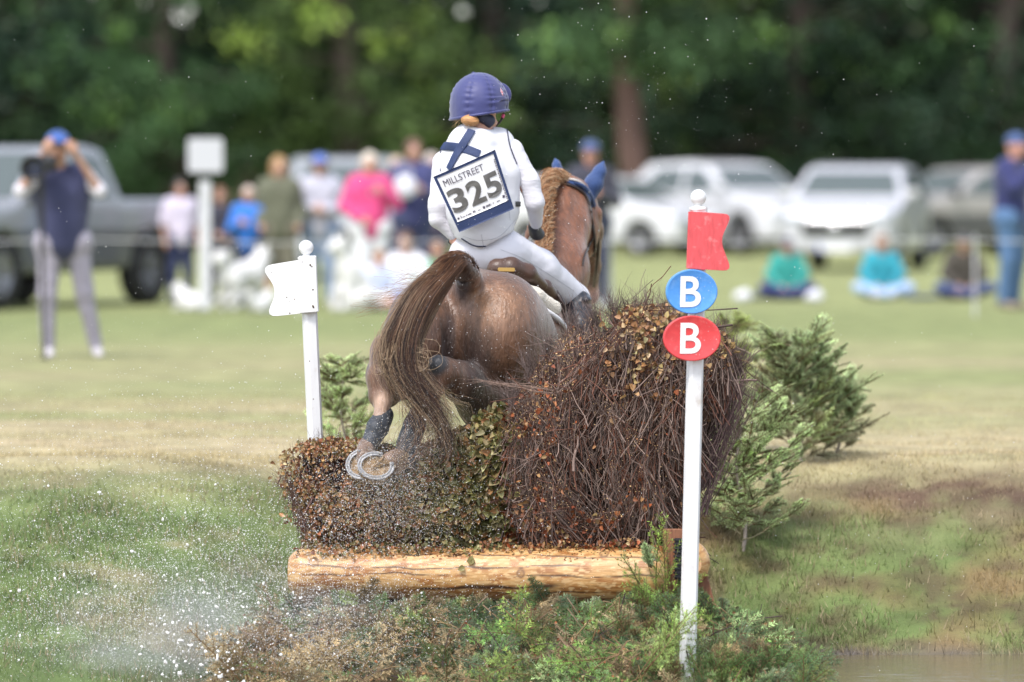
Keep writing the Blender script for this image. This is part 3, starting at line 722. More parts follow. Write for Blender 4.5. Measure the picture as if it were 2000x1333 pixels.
def tw_big(p, q):
    n = len(q); g = noise(q, .03, 12)[:, None]; c = lerp(np.array([.085, .055, .048]), np.array([.24, .175, .145]), g) * RNG.uniform(.3, 2.0, (n, 1)); r = RNG.random(n) < .28; c[r] = np.array([.17, .075, .05]) * RNG.uniform(.5, 1.3, (r.sum(), 1)); return c
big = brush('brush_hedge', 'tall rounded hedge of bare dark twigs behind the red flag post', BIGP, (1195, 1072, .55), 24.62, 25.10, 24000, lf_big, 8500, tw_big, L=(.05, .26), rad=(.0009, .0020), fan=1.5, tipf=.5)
# open sprays of thin shoots arching out on the right and a fringe on the crown
def spray(parent, starts, ends, n, spread, r, colr, name='twig_spray'):
    m = MB()
    for k in range(n):
        i = RNG.integers(len(starts)); s_ = np.array(starts[i], float) + RNG.normal(0, spread * .5, 3) * (1, 1, .002); e_ = np.array(ends[i], float) + RNG.normal(0, spread, 3) * (1, 1, .003)
        a, b_ = P(s_[0], s_[1], s_[2]), P(e_[0], e_[1], e_[2]); t = np.linspace(0, 1, 8)[:, None]; L = np.linalg.norm(b_ - a)
        sag = np.array([L * .05, 0, -L * .02]) * RNG.uniform(-.6, 1.6); pt = a + (b_ - a) * t + sag * (4 * t * (1 - t)) + RNG.normal(0, .003, (8, 3)); c = np.array(colr) * RNG.uniform(.6, 1.5)
        m.tubes(pt[None], r * RNG.uniform(.7, 1.3) * np.linspace(1.3, .35, 8), 4, c)
        for s in range(RNG.integers(2, 7)):
            j = RNG.integers(2, 7); d = norm(norm(pt[j] - pt[j - 1]) + RNG.normal(0, .33, 3)); l = RNG.uniform(.03, .13)
            m.tubes((pt[j] + d * l * np.linspace(0, 1, 3)[:, None])[None], r * .6 * np.array([1, .7, .3]), 3, c)
    return m.build(name, twig_m, parent)
spray(big, [(1362, 960, 24.8), (1368, 900, 24.8), (1372, 850, 24.9), (1370, 1000, 24.8), (1385, 800, 24.9)], [(1448, 760, 24.75), (1472, 735, 24.8), (1445, 700, 24.9), (1425, 850, 24.8), (1465, 705, 24.85)], 130, 14, .0016, (.13, .085, .085))
spray(big, [(1080, 765, 24.66), (1040, 752, 24.7)], [(930, 742, 24.7), (960, 753, 24.66)], 7, 6, .0011, (.22, .15, .12))
fr_s = [(x, y + 45, 24.85) for x, y in ((1120, 625), (1160, 605), (1200, 592), (1250, 590), (1300, 596), (1345, 610), (1400, 640), (1070, 660), (1035, 700), (1005, 760), (1435, 680))]
fr_e = [(1200 + (x - 1200) * 1.03, y - 46, z) for x, y, z in fr_s]
spray(big, fr_s, fr_e, 420, 13, .0013, (.15, .11, .10))
low_left = [o for o in bpy.data.objects if o.name == 'brush_hedge'][0]
spray(low_left, [(600, 1040, 24.95), (590, 1000, 25), (585, 960, 25)], [(548, 915, 24.95), (552, 880, 25), (545, 940, 25)], 26, 8, .0013, (.14, .09, .07))
m = MB(); n = 60; ctr = np.array([(556, 950), (548, 920), (568, 985), (562, 1010), (556, 895)])[RNG.integers(0, 5, n)] + RNG.normal(0, 9, (n, 2))
m.leaves(np.array([P(a, b_, 24.93 + RNG.normal(0, .03)) for a, b_ in ctr]), RNG.normal(0, 1, (n, 3)) + (0, 0, -.6), RNG.normal(0, .6, (n, 3)) + (0, -1, 0), RNG.uniform(.016, .03, n), RNG.uniform(.011, .02, n), leafcol(TANL, n)); tag(m.build('hanging_leaf', leaf_m, low_left), kind='stuff')

# litter of broken leaves and twig ends on the log
m = MB(); n = 1500; lx = RNG.uniform(575, 1290, n); frac = RNG.random(n) ** 2
ang = 1.62 - 1.0 * frac; Lr = lerp(Rp(45, LY), Rp(51, LY), (lx - 566) / 738); cc = np.array([P(x, lerp(1119, 1123, (x - 566) / 738), LY + .05 - .11 * (x - 566) / 738) for x in lx])
nn = np.stack([0 * ang, -np.cos(ang), np.sin(ang)], 1); c = cc + nn * (Lr + .003)[:, None]; sz = RNG.uniform(.004, .014, n) * np.where(frac < .2, 2.0, 1)
m.leaves(c, RNG.normal(0, 1, (n, 3)) * (1, 1, .3), nn + RNG.normal(0, .5, (n, 3)), sz, sz * .7, np.concatenate([leafcol(OLIVE, n // 2), leafcol(ORANGE, n - n // 2)])[RNG.permutation(n)] * .8)
nj = 700; jx = RNG.uniform(590, 1290, nj); jc = np.array([P(x, 1066 + RNG.uniform(-10, 16) + 6 * math.sin(x * .05), LY - .03 - RNG.uniform(0, .05)) for x in jx]); js = RNG.uniform(.010, .028, nj)
m.leaves(jc, RNG.normal(0, 1, (nj, 3)) + (0, 0, -.9), RNG.normal(0, .6, (nj, 3)) + (0, -1, .3), js, js * .75, np.where((jx < 980)[:, None], leafcol(OLIVE + RUST, nj), leafcol(ORANGE + TANL, nj)))
c0 = P(917, 1104, LY - .115); m.leaves(np.array([c0, c0 + (-.02, -.005, -.01), c0 + (.012, 0, .03)]), np.array([[.3, 0, 1.], [-.6, -.2, -.2], [.2, 0, -1]]), np.array([[0, -1, .2]] * 3), np.array([.045, .035, .03]), np.array([.035, .03, .02]), np.array([[.22, .19, .07]] * 3))
tag(m.build('leaf_litter', leaf_m), 'torn leaf scraps scattered along the top of the long log', 'leaf litter', kind='stuff')

# --- fir boughs
def frond_proto(L, seed, nt=16, tw=.11):
    """one flat fir bough along +x, upper side +z: (stem V,Q,...)(needle tris) in local metres"""
    r = np.random.default_rng(seed); st = []; t = np.linspace(0, 1, 9); cx = t * L; cz = -.10 * L * t ** 2; cy = .05 * L * np.sin(t * 2.2 + seed)
    main = np.stack([cx, cy, cz], 1); lines = [(main, .0028)]
    for k in range(nt):
        u = .12 + .86 * k / nt; b = np.array([np.interp(u, t, cx), np.interp(u, t, cy), np.interp(u, t, cz)]); s = 1 if k % 2 else -1
        l = tw * (1.05 - .75 * u) * r.uniform(.75, 1.2); a = s * r.uniform(.65, 1.0); d = np.array([math.cos(a), math.sin(a), r.normal(0, .12)])
        tt = np.linspace(0, 1, 9)[:, None]; ln = b + d * l * tt + np.array([.25 * l, 0, -.10 * l]) * tt ** 2; lines.append((ln, .0013))
        if l > .105:
            for s2 in (-1, 1):
                a2 = a + s2 * .7; b2 = ln[4]; d2 = np.array([math.cos(a2), math.sin(a2), r.normal(0, .1)]); lines.append((b2 + d2 * l * .42 * tt, .0011))
    nb = [];
    for ln, rad in lines:
        seg = np.linalg.norm(np.diff(ln, axis=0), axis=1).sum(); n = int(seg / .0021); u = np.sort(r.random(n)) * (len(ln) - 1.001); i = u.astype(int); f = (u - i)[:, None]
        b = ln[i] * (1 - f) + ln[i + 1] * f; tg = norm(ln[i + 1] - ln[i]); sdv = norm(np.cross(tg, [0, 0, 1])); sg = r.choice([-1, 1], n)[:, None]
        upv = np.cross(sdv, tg); d = norm(tg * .75 + sdv * sg * 1.0 + upv * r.normal(.22, .22, (n, 1))); nb.append(np.concatenate([b, d, np.cross(d, upv + r.normal(0, .3, (n, 3))), np.full((n, 1), r.uniform(.65, 1.4)), (u / 8)[:, None]], 1))
    return lines, np.concatenate(nb)
PROTOS = [frond_proto(r_, s_, n_, t_) for r_, s_, n_, t_ in ((.34, 1, 11, .13), (.28, 2, 9, .12), (.40, 3, 13, .14), (.24, 4, 8, .11), (.32, 5, 12, .10))]
FIR = [(.14, .24, .085), (.18, .28, .09), (.12, .20, .09), (.27, .35, .11), (.30, .37, .22), (.15, .23, .12)]
DEAD = [(.44, .33, .17), (.36, .27, .14), (.54, .43, .25), (.26, .18, .10)]
needle_m = mat('fir_needle', attr=True, rough=.5, spec=.4, transl=.35)
def put_frond(m, c, d, up, sc, col, k, nl=.018, nw=.0024, dens=1.0):
    lines, nb = PROTOS[k]; d = norm(np.array(d, float)); s_ = norm(np.cross(up, d)); u = np.cross(d, s_); R = np.stack([d, s_, u], 1) * sc; c = np.array(c)
    for ln, rad in lines[:1]: m.tubes((ln @ R.T + c)[None], rad * np.linspace(1.3, .5, len(ln)), 4, np.array([.20, .12, .06]) * RNG.uniform(.6, 1.3))
    m.tubes(np.array([ln @ R.T + c for ln, _ in lines[1:]]), .0011, 3, np.array([.18, .12, .06]))
    if dens < 1: nb = nb[RNG.random(len(nb)) < dens]
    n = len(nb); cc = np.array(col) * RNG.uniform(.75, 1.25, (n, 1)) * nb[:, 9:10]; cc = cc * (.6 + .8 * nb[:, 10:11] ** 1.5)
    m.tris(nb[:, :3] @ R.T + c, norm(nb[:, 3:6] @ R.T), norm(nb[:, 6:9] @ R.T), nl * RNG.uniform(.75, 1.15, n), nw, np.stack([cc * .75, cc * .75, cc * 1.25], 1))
pile = MB()
for k in range(110):
    px = RNG.uniform(570, 1330); dead = RNG.random() < .35; a = RNG.normal(-PI / 2, 1.1); c = P(px, RNG.uniform(1176, 1192), 24.50)
    put_frond(pile, c, (math.cos(a), -.3, math.sin(a) * .5 + RNG.uniform(-.1, .25)), (RNG.normal(0, .3), -1, .55), RNG.uniform(.35, .6), np.array(random.choice(DEAD if dead else FIR)) * RNG.uniform(.5, 1.1), RNG.integers(5), dens=.9)
for k in range(150):
    px = RNG.uniform(1230, 1570); top = 1172 + max(0, px - 1400) * .85; py = lerp(top, 1380, RNG.random() ** .8); a = RNG.normal(.2 if px > 1420 else PI / 2, .9)
    t_ = (py - 1160) / 200; c = P(px, py, 24.66 - .75 * t_); put_frond(pile, c, (math.cos(a), -.45 + RNG.normal(0, .2), math.sin(a) * .7), (RNG.normal(0, .3), -1, .6), RNG.uniform(.4, .75), np.array(random.choice(DEAD if RNG.random() < .22 else FIR)) * RNG.uniform(.45, 1.25), RNG.integers(5), dens=.9)
# pile: rounded heap leaning against the log; slope faces the camera
def pile_pt(px, py):
    t = (py - 1160) / 200; return P(px, py, 24.60 - .70 * t - .10 * math.sin(min(max((px - 450) / 1100, 0), 1) * PI))
for k in range(520):
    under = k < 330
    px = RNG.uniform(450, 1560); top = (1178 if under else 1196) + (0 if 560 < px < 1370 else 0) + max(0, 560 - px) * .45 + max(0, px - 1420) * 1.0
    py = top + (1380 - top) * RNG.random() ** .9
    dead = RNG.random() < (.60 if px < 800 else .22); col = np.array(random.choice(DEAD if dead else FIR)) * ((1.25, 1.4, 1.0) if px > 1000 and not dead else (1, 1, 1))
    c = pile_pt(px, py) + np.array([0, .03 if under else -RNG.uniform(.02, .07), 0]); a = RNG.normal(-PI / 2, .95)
    put_frond(pile, c - .05 * np.array([math.cos(a), 0, math.sin(a) * .8]), (math.cos(a), -.35 + RNG.normal(0, .25), math.sin(a) * .8), (RNG.normal(0, .3), -1, .55), RNG.uniform(.55, .85) if under else RNG.uniform(.75, 1.15), np.array(col) * (RNG.uniform(.3, .7) if under else RNG.uniform(.9, 1.5)), RNG.integers(5), dens=.9)  # lower layer darkened, upper brightened: depth shade painted into the frond colour
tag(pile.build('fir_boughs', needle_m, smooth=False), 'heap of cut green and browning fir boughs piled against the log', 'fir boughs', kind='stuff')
cm = MB(); core = [(480, 1250), (560, 1175), (600, 1148), (1340, 1156), (1400, 1215), (1470, 1300), (1500, 1420), (430, 1420)]
w_ = np.array([P(a, b_, 24.72) for a, b_ in core]); o = w_[0]; cm.prism(np.stack([w_[:, 0] - o[0], w_[:, 2] - o[2]], 1), o, (1, 0, 0), (0, 0, 1), (0, .5, 0), (.03, .025, .015))
tag(cm.build('earth_bank', mat('packed_earth', (.05, .032, .016), rough=.95, var=.5, vscale=30, bump=1, bscale=30, bdist=.03), None, False), 'dark earth bank hidden under the fir boughs', 'earth bank', kind='structure')
# boughs that stand clear of the heap, each its own
def sprig(pts, label, cols, nl=.017, L=1.0, k=0):
    c = P(*pts[0]); root = thing('fir_sprig', label, 'fir sprig', c, 0, 'loose fir sprigs on the jump'); m = MB()
    a, b_ = P(*pts[0]), P(*pts[1]); ln = np.linalg.norm(b_ - a)
    put_frond(m, a, b_ - a, np.array([0, -1, .3]), ln / PROTOS[k][0][0][0][-1, 0], cols, k, nl, .0019)
    put_frond(m, a + (b_ - a) * .1, b_ - a + np.array([.05, -.05, 0]) * ln, np.array([.8, -.6, .3]), ln * .8 / PROTOS[k][0][0][0][-1, 0], cols, (k + 1) % 5, nl, .0019)
    put_frond(m, a + (b_ - a) * .05, b_ - a + np.array([-.12, -.05, -.05]) * ln, np.array([-.8, -.6, .3]), ln * .75 / PROTOS[k][0][0][0][-1, 0], np.array(cols) * 1.2, (k + 2) % 5, nl, .0026)
    m.build('needles', needle_m, root, False); return root
sprig([(1290, 1230, 24.45), (1300, 1035, 24.42)], 'bright green upright fir sprig growing up between log and white post', (.30, .46, .09), k=3)
sprig([(1285, 1215, 24.40), (1228, 1110, 24.38)], 'green fir sprig leaning left over the sawn end of the long log', (.26, .40, .10), k=1)
sprig([(1250, 1330, 23.86), (1356, 1185, 23.84)], 'pale tipped fir sprig leaning right across the foot of the white post', (.32, .44, .13), k=0)
sprig([(1365, 1330, 24.10), (1470, 1195, 24.12)], 'fir sprig with pale needles rising right of the white post', (.30, .40, .16), k=2)
sprig([(1480, 1350, 24.35), (1582, 1285, 24.40)], 'thin lone fir sprig reaching out at the far right end of the heap', (.24, .34, .12), k=4)
sprig([(1270, 1110, 24.44), (1262, 1068, 24.42)], 'short blue green fir tip lying on top of the long log end', (.36, .46, .24), k=3)
sprig([(1130, 1330, 24.25), (1150, 1170, 24.35)], 'green fir sprig standing against the middle of the long log', (.18, .32, .09), k=2)
sprig([(560, 1280, 24.4), (520, 1165, 24.5)], 'dry brown fir sprig beside the left end of the long log', (.30, .20, .09), k=1)
# bare sticks lying in the heap
m = MB()
for k in range(70):
    px, py = RNG.uniform(520, 1500), RNG.uniform(1200, 1333); a = RNG.normal(-.7, 1.0); c = pile_pt(px, py) + (0, -.06, 0); l = RNG.uniform(.05, .2); t = np.linspace(-1, 1, 5)[:, None]
    m.tubes((c + np.array([math.cos(a), -.1, math.sin(a)]) * l * t + np.array([0, 0, -.2 * l]) * t ** 2)[None], RNG.uniform(.001, .0028), 4, np.array(random.choice([(.30, .20, .10), (.08, .05, .05), (.36, .25, .12)])))
n = 700; q = np.stack([RNG.uniform(480, 1540, n), RNG.uniform(1185, 1333, n)], 1); c = np.array([pile_pt(a, b_) for a, b_ in q]) + np.stack([0 * q[:, 0], -RNG.uniform(.02, .09, n), 0 * q[:, 0]], 1)
m.leaves(c, RNG.normal(0, 1, (n, 3)), RNG.normal(0, .6, (n, 3)) + (0, -1, .6), RNG.uniform(.008, .022, n), RNG.uniform(.006, .016, n), leafcol(TANL + ORANGE + OLIVE, n) * .8)
tag(m.build('heap_litter', leaf_m), 'bare sticks and fallen leaves caught in the fir boughs', 'litter', kind='stuff')

# --- young firs growing on the bank behind
def sapling(px, Y, top_py, base_py, spread, label, lean=0, cols=None, n=70, sc=1.0, nl=.016, bare=0.15, upturn=.35, taper=.8):
    a = P(px, base_py, Y); a[2] = float(ground_z(a[0], Y)) - .02; b_ = P(px + lean, top_py, Y); root = thing('young_fir', label, 'tree', a, 0, 'young firs on the bank')
    m = MB(); t = np.linspace(0, 1, 9)[:, None]; tr = a + (b_ - a) * t + np.array([.02, .02, 0]) * np.sin(t * 7); m.tubes(tr[None], np.linspace(.010, .003, 9) * sc, 7, (.36, .30, .26)); tk = MB(); br_ = m
    m = MB()
    for k in range(n):
        u = bare + (1 - bare) * ((k + RNG.random()) / n); c = a + (b_ - a) * u; th = k * 2.4 + RNG.normal(0, .4); l = spread * (1.1 - u) ** taper * RNG.uniform(.45, 1.15)
        d = norm(np.array([math.cos(th), math.sin(th), upturn * RNG.uniform(.2, 1.6) + .4 * u])); col = np.array(random.choice(cols)) * RNG.uniform(.8, 1.25)
        tt = np.linspace(0, 1, 7)[:, None]; ln = c + d * l * tt + np.array([0, 0, .22 * l]) * tt ** 2 + RNG.normal(0, .006, (7, 3)); br_.tubes(ln[None], np.linspace(.0032, .0012, 7) * sc, 5, (.30, .26, .16))
        for q in (2, 3, 4, 5, 6):
            for s2 in (-1, 1):
                sdv = norm(np.cross(d, [0, 0, 1])) * s2; fd = norm((ln[q] - ln[q - 1]) / (l / 6) * 1.0 + sdv * RNG.uniform(.2, 1.0) + RNG.normal(0, .2, 3))
                put_frond(m, ln[q], fd, norm(np.array([0, 0, 1.0]) + RNG.normal(0, .5, 3)), RNG.uniform(.22, .40), col * RNG.uniform(.9, 1.7), RNG.integers(5), nl, .0026, dens=.26)
    br_.build('trunk', mat('fir_bark', attr=True, rough=.9, bump=.4), root)
    m.build('crown', mat('soft_needle', attr=True, rough=.6, spec=.3, transl=.5), root, False); return root
YG = [(.48, .58, .28), (.45, .55, .28), (.52, .62, .32)]; DG = [(.33, .42, .22), (.30, .39, .20), (.38, .47, .26), (.42, .42, .26)]
sapling(1560, 28.1, 690, 960, .39, 'bushy young fir with upturned branches right of the tall brush, second from right', -6, DG + YG[:1], 56, bare=.03, upturn=.6, taper=.55)
sapling(1450, 26.7, 830, 1140, .44, 'open pale green young fir with bare lower stem just right of the white post', -6, [(.48, .58, .30), (.50, .60, .32), (.44, .54, .27)], 44, bare=.12, taper=.4)
sapling(1425, 28.9, 632, 800, .20, 'yellow green young fir peeping over the right shoulder of the tall brush', 0, [(.42, .50, .16), (.38, .46, .15)], 14, bare=.3)
sapling(672, 27.6, 712, 900, .24, 'small thin young fir between the white flag post and the horse tail', 0, YG, 16, bare=.08)
sapling(1628, 28.6, 765, 900, .16, 'small dark young fir, furthest right of the young firs', 22, DG, 22, bare=.05, upturn=.6)
# ================================================================ trees
tree_leaf = mat('tree_leaf', attr=True, rough=.6, spec=.3, transl=.25)
tree_bark = mat('tree_bark', attr=True, rough=.95, bump=.6, bscale=6, stretch=(3, 3, .6), var=.3, vscale=3)
def tree_mesh(seed, tint, crown_lo, n=7000, H=11.0, spread=3.2, tr=.32, barkc=(.10, .075, .06), ls=.17):
    r = np.random.default_rng(seed); b = MB(); z = np.linspace(0, H * .9, 10); tp = np.stack([.25 * np.sin(z * .5 + seed), .2 * np.cos(z * .4 + seed), z], 1); tp -= tp[0] * (1, 1, 0)
    b.tubes(tp[None], tr * np.linspace(1.25, .25, 10), 14, np.array(barkc)); tips = []
    for k in range(26):
        u = r.uniform(.16 if crown_lo < 3 else .5, .95); c = np.array([np.interp(u * H * .9, z, tp[:, i]) for i in range(3)]); th = k * 2.39; l = spread * (1.15 - u * .6) * r.uniform(.6, 1.1); t = np.linspace(0, 1, 7)[:, None]
        ln = c + np.array([math.cos(th), math.sin(th), .18]) * l * t + np.array([0, 0, -.16 * l]) * t ** 2 + r.normal(0, .04, (7, 3)); b.tubes(ln[None], tr * .32 * np.linspace(1, .2, 7), 7, np.array(barkc)); tips += [ln[3], ln[4], ln[5], ln[6]]
    tips = np.array(tips); nc = 240; cc = tips[r.integers(0, len(tips), nc)] + r.normal(0, .55, (nc, 3)); cc[:, 2] = np.maximum(cc[:, 2], crown_lo + r.uniform(0, .8, nc))
    low = r.random(nc) < .42; cc[low, 2] = r.uniform(crown_lo, max(4.4, crown_lo + .6), low.sum())
    rad = r.uniform(.35, .85, nc); i = r.integers(0, nc, n); v = norm(r.normal(size=(n, 3))) * (r.random((n, 1)) ** .45) * rad[i][:, None]; c = cc[i] + v * (1, 1, .75)
    cb = r.uniform(.35, 1.7, nc); yel = r.random(nc) < .07; base = np.array(tint); col = base[None] * cb[i][:, None] * r.uniform(.7, 1.35, (n, 1)); col = np.where(yel[i][:, None], col * np.array([3.0, 2.6, 1.9]), col)  # some clumps brightened: yellow highlights painted into the leaf colour
    m = MB(); m.leaves(c, r.normal(0, 1, (n, 3)) + (0, 0, -.4), r.normal(0, .8, (n, 3)) + (0, 0, 1), ls * r.uniform(.7, 1.3, n), ls * .75 * r.uniform(.7, 1.2, n), col); return b, m
TPROTO = {}
def tree(kind, px, Y, label, rot, sc=1.0):
    x = G(px, Y); root = thing('broadleaf_tree', label, 'tree', (x, Y, -.05), rot, 'trees along the far edge of the field'); root.scale = (sc, sc, sc)
    if kind not in TPROTO:
        spec = {'dark': (3, (.020, .043, .024), .9, 8000), 'mid': (5, (.046, .095, .036), 1.2, 8000), 'light': (8, (.088, .140, .042), .8, 7500), 'bare': (9, (.052, .10, .040), 3.7, 5500), 'blue': (12, (.030, .062, .038), .6, 8000)}[kind]
        b, m = tree_mesh(spec[0], spec[1], spec[2], spec[3], barkc=(.105, .062, .05) if kind == 'bare' else (.06, .045, .038), tr=.27 if kind == 'bare' else .30)
        TPROTO[kind] = (b.build('trunk', tree_bark, root, True, True), m.build('crown', tree_leaf, root, False, True))
    else:
        for o in TPROTO[kind]: c = o.copy(); COL.objects.link(c); c.parent = root
    return root
for kd, px, Y, lb, ro, sc in (
    ('dark', -330, 112, 'dark tree outside the left edge beyond the pickup truck', .3, 1.0), ('blue', 60, 114, 'dark green tree directly behind the photographer and pickup cab', 1.2, 1.05),
    ('mid', 350, 112, 'tree with dark trunk directly behind the square white sign', 2.2, .95), ('light', 690, 113, 'lighter yellow green tree behind the spectators in the middle', .8, 1.0),
    ('dark', 520, 118, 'dark tree standing between the sign and the blonde spectator, further back', 4.0, 1.1), ('blue', 960, 116, 'green tree behind the riders helmet', 5.1, 1.0),
    ('bare', 1258, 107, 'tree with a thick bare reddish brown trunk behind the white cars', .2, 1.0), ('light', 1120, 118, 'pale green tree left of the bare brown trunk', 2.9, .95),
    ('light', 1370, 117, 'lighter yellowish tree right of the bare brown trunk', 1.9, .9), ('dark', 1560, 113, 'very dark tree behind the two white cars on the right', 2.4, 1.05),
    ('mid', 1760, 114, 'green tree between the white estate car and the beige car', 3.3, 1.0), ('dark', 1975, 112, 'dark tree behind the standing man at the right edge', 5.6, 1.0),
    ('blue', 2330, 114, 'dark tree outside the right edge of the field', 1.0, 1.0)):
    tree(kd, px, Y, lb, ro, sc)
# the wood behind them
n = 46000; x = RNG.uniform(-34, 34, n); z = RNG.uniform(-.2, 12, n); y = 124 + RNG.uniform(0, 10, n) + 1.5 * noise(np.stack([x, z], -1), .4, 4)
c = np.stack([x, y, z], 1); dens = fbm(c * (1, .3, 1), .55, 91); gap = (dens < .34); keep = ~gap; c = c[keep]; n = len(c)
tn = fbm(c, .35, 19)[:, None]; col = lerp(np.array([.012, .028, .017]), np.array([.085, .12, .04]), np.clip((tn - .42) * 3.0, 0, 1)) * RNG.uniform(.6, 1.4, (n, 1))
m = MB(); m.leaves(c, RNG.normal(0, 1, (n, 3)), RNG.normal(0, .8, (n, 3)) + (0, -.3, 1), RNG.uniform(.35, .75, n), RNG.uniform(.3, .6, n), col)
tag(m.build('woodland', tree_leaf, smooth=False), 'dense dark wood closing the view behind the field trees', 'wood', kind='stuff')
# rough bank of earth and undergrowth under the wood
m = MB(); bx = np.linspace(-60, 60, 121); prof = [(119, -.1), (121, .7), (124, 1.6), (130, 2.4), (136, 5.0), (139, 5.4), (150, 5.4), (151, -.5)]
V = np.array([[x, yy + .6 * math.sin(x * .9) + .4 * math.sin(x * 2.3), zz * (1 + .12 * math.sin(x * 1.7 + yy))] for x in bx for yy, zz in prof]); k = (np.arange(120)[:, None] * 8 + np.arange(7)[None]).ravel()
cc = lerp(np.array([.10, .075, .045]), np.array([.035, .05, .02]), np.clip((fbm(V, .5, 3)[:, None] - .35) * 3, 0, 1)); cc[V[:, 2] > 2] = (.012, .022, .012)
m.add(V, np.stack([k, k + 1, k + 9, k + 8], 1), None, cc); tag(m.build('wooded_bank', mat('undergrowth', attr=True, rough=.95, var=.4, vscale=1.2, bump=1, bscale=3, bdist=.2)), kind='structure')

# ================================================================ rope line on stakes
wp = mat('weathered_white', (.55, .55, .58), rough=.6, var=.08)
rt = thing('rope_barrier', 'thin white rope strung on low white stakes in front of the spectators', 'rope barrier', (0, 57, 0))
m = MB(); rx = np.linspace(-14, 14, 60)
for zz in (.80,): m.tubes(np.stack([rx, 57 + 0 * rx, zz - .04 * np.abs(np.sin(rx * PI / 4.4))], 1)[None], .0055, 6, (.8, .8, .8))
m.build('rope', mat('white_rope', (.75, .75, .78), rough=.7), rt)
for px in (-260, 585, 1905, 2300):
    x = G(px, 57); b = MB(); b.box((x, 57.03, .42), (.022, .022, .86), bev=.005, C=(.8, .8, .8)); b.build('stake', wp, rt, False)
st = thing('marker_post', 'plain thick white post standing right behind the horse head', 'post', (G(1184, 61), 61, 0)); b = MB(); b.box((G(1184, 61), 61, .46), (.13, .10, .95), bev=.01); b.build('pole', wp, st, False)
# square sign
sg = thing('sign_board', 'blank white square sign on a white post between pickup and spectators', 'sign', (G(401, 58), 58, 0))
b = MB(); c = P(401, 304, 58); b.prism(rounded([(-.185, -.18), (.185, -.18), (.185, .18), (-.185, .18)], [.04] * 4), c, (1, 0, 0), (0, 0, 1), (0, .025, 0), C=(.8, .8, .8), bev=.004); b.build('panel', mat('white_sign', (.50, .50, .54), rough=.4), sg, False)
b = MB(); b.box((G(400, 58), 58.055, .72), (.12, .055, 1.36), bev=.008); b.build('pole', wp, sg, False)

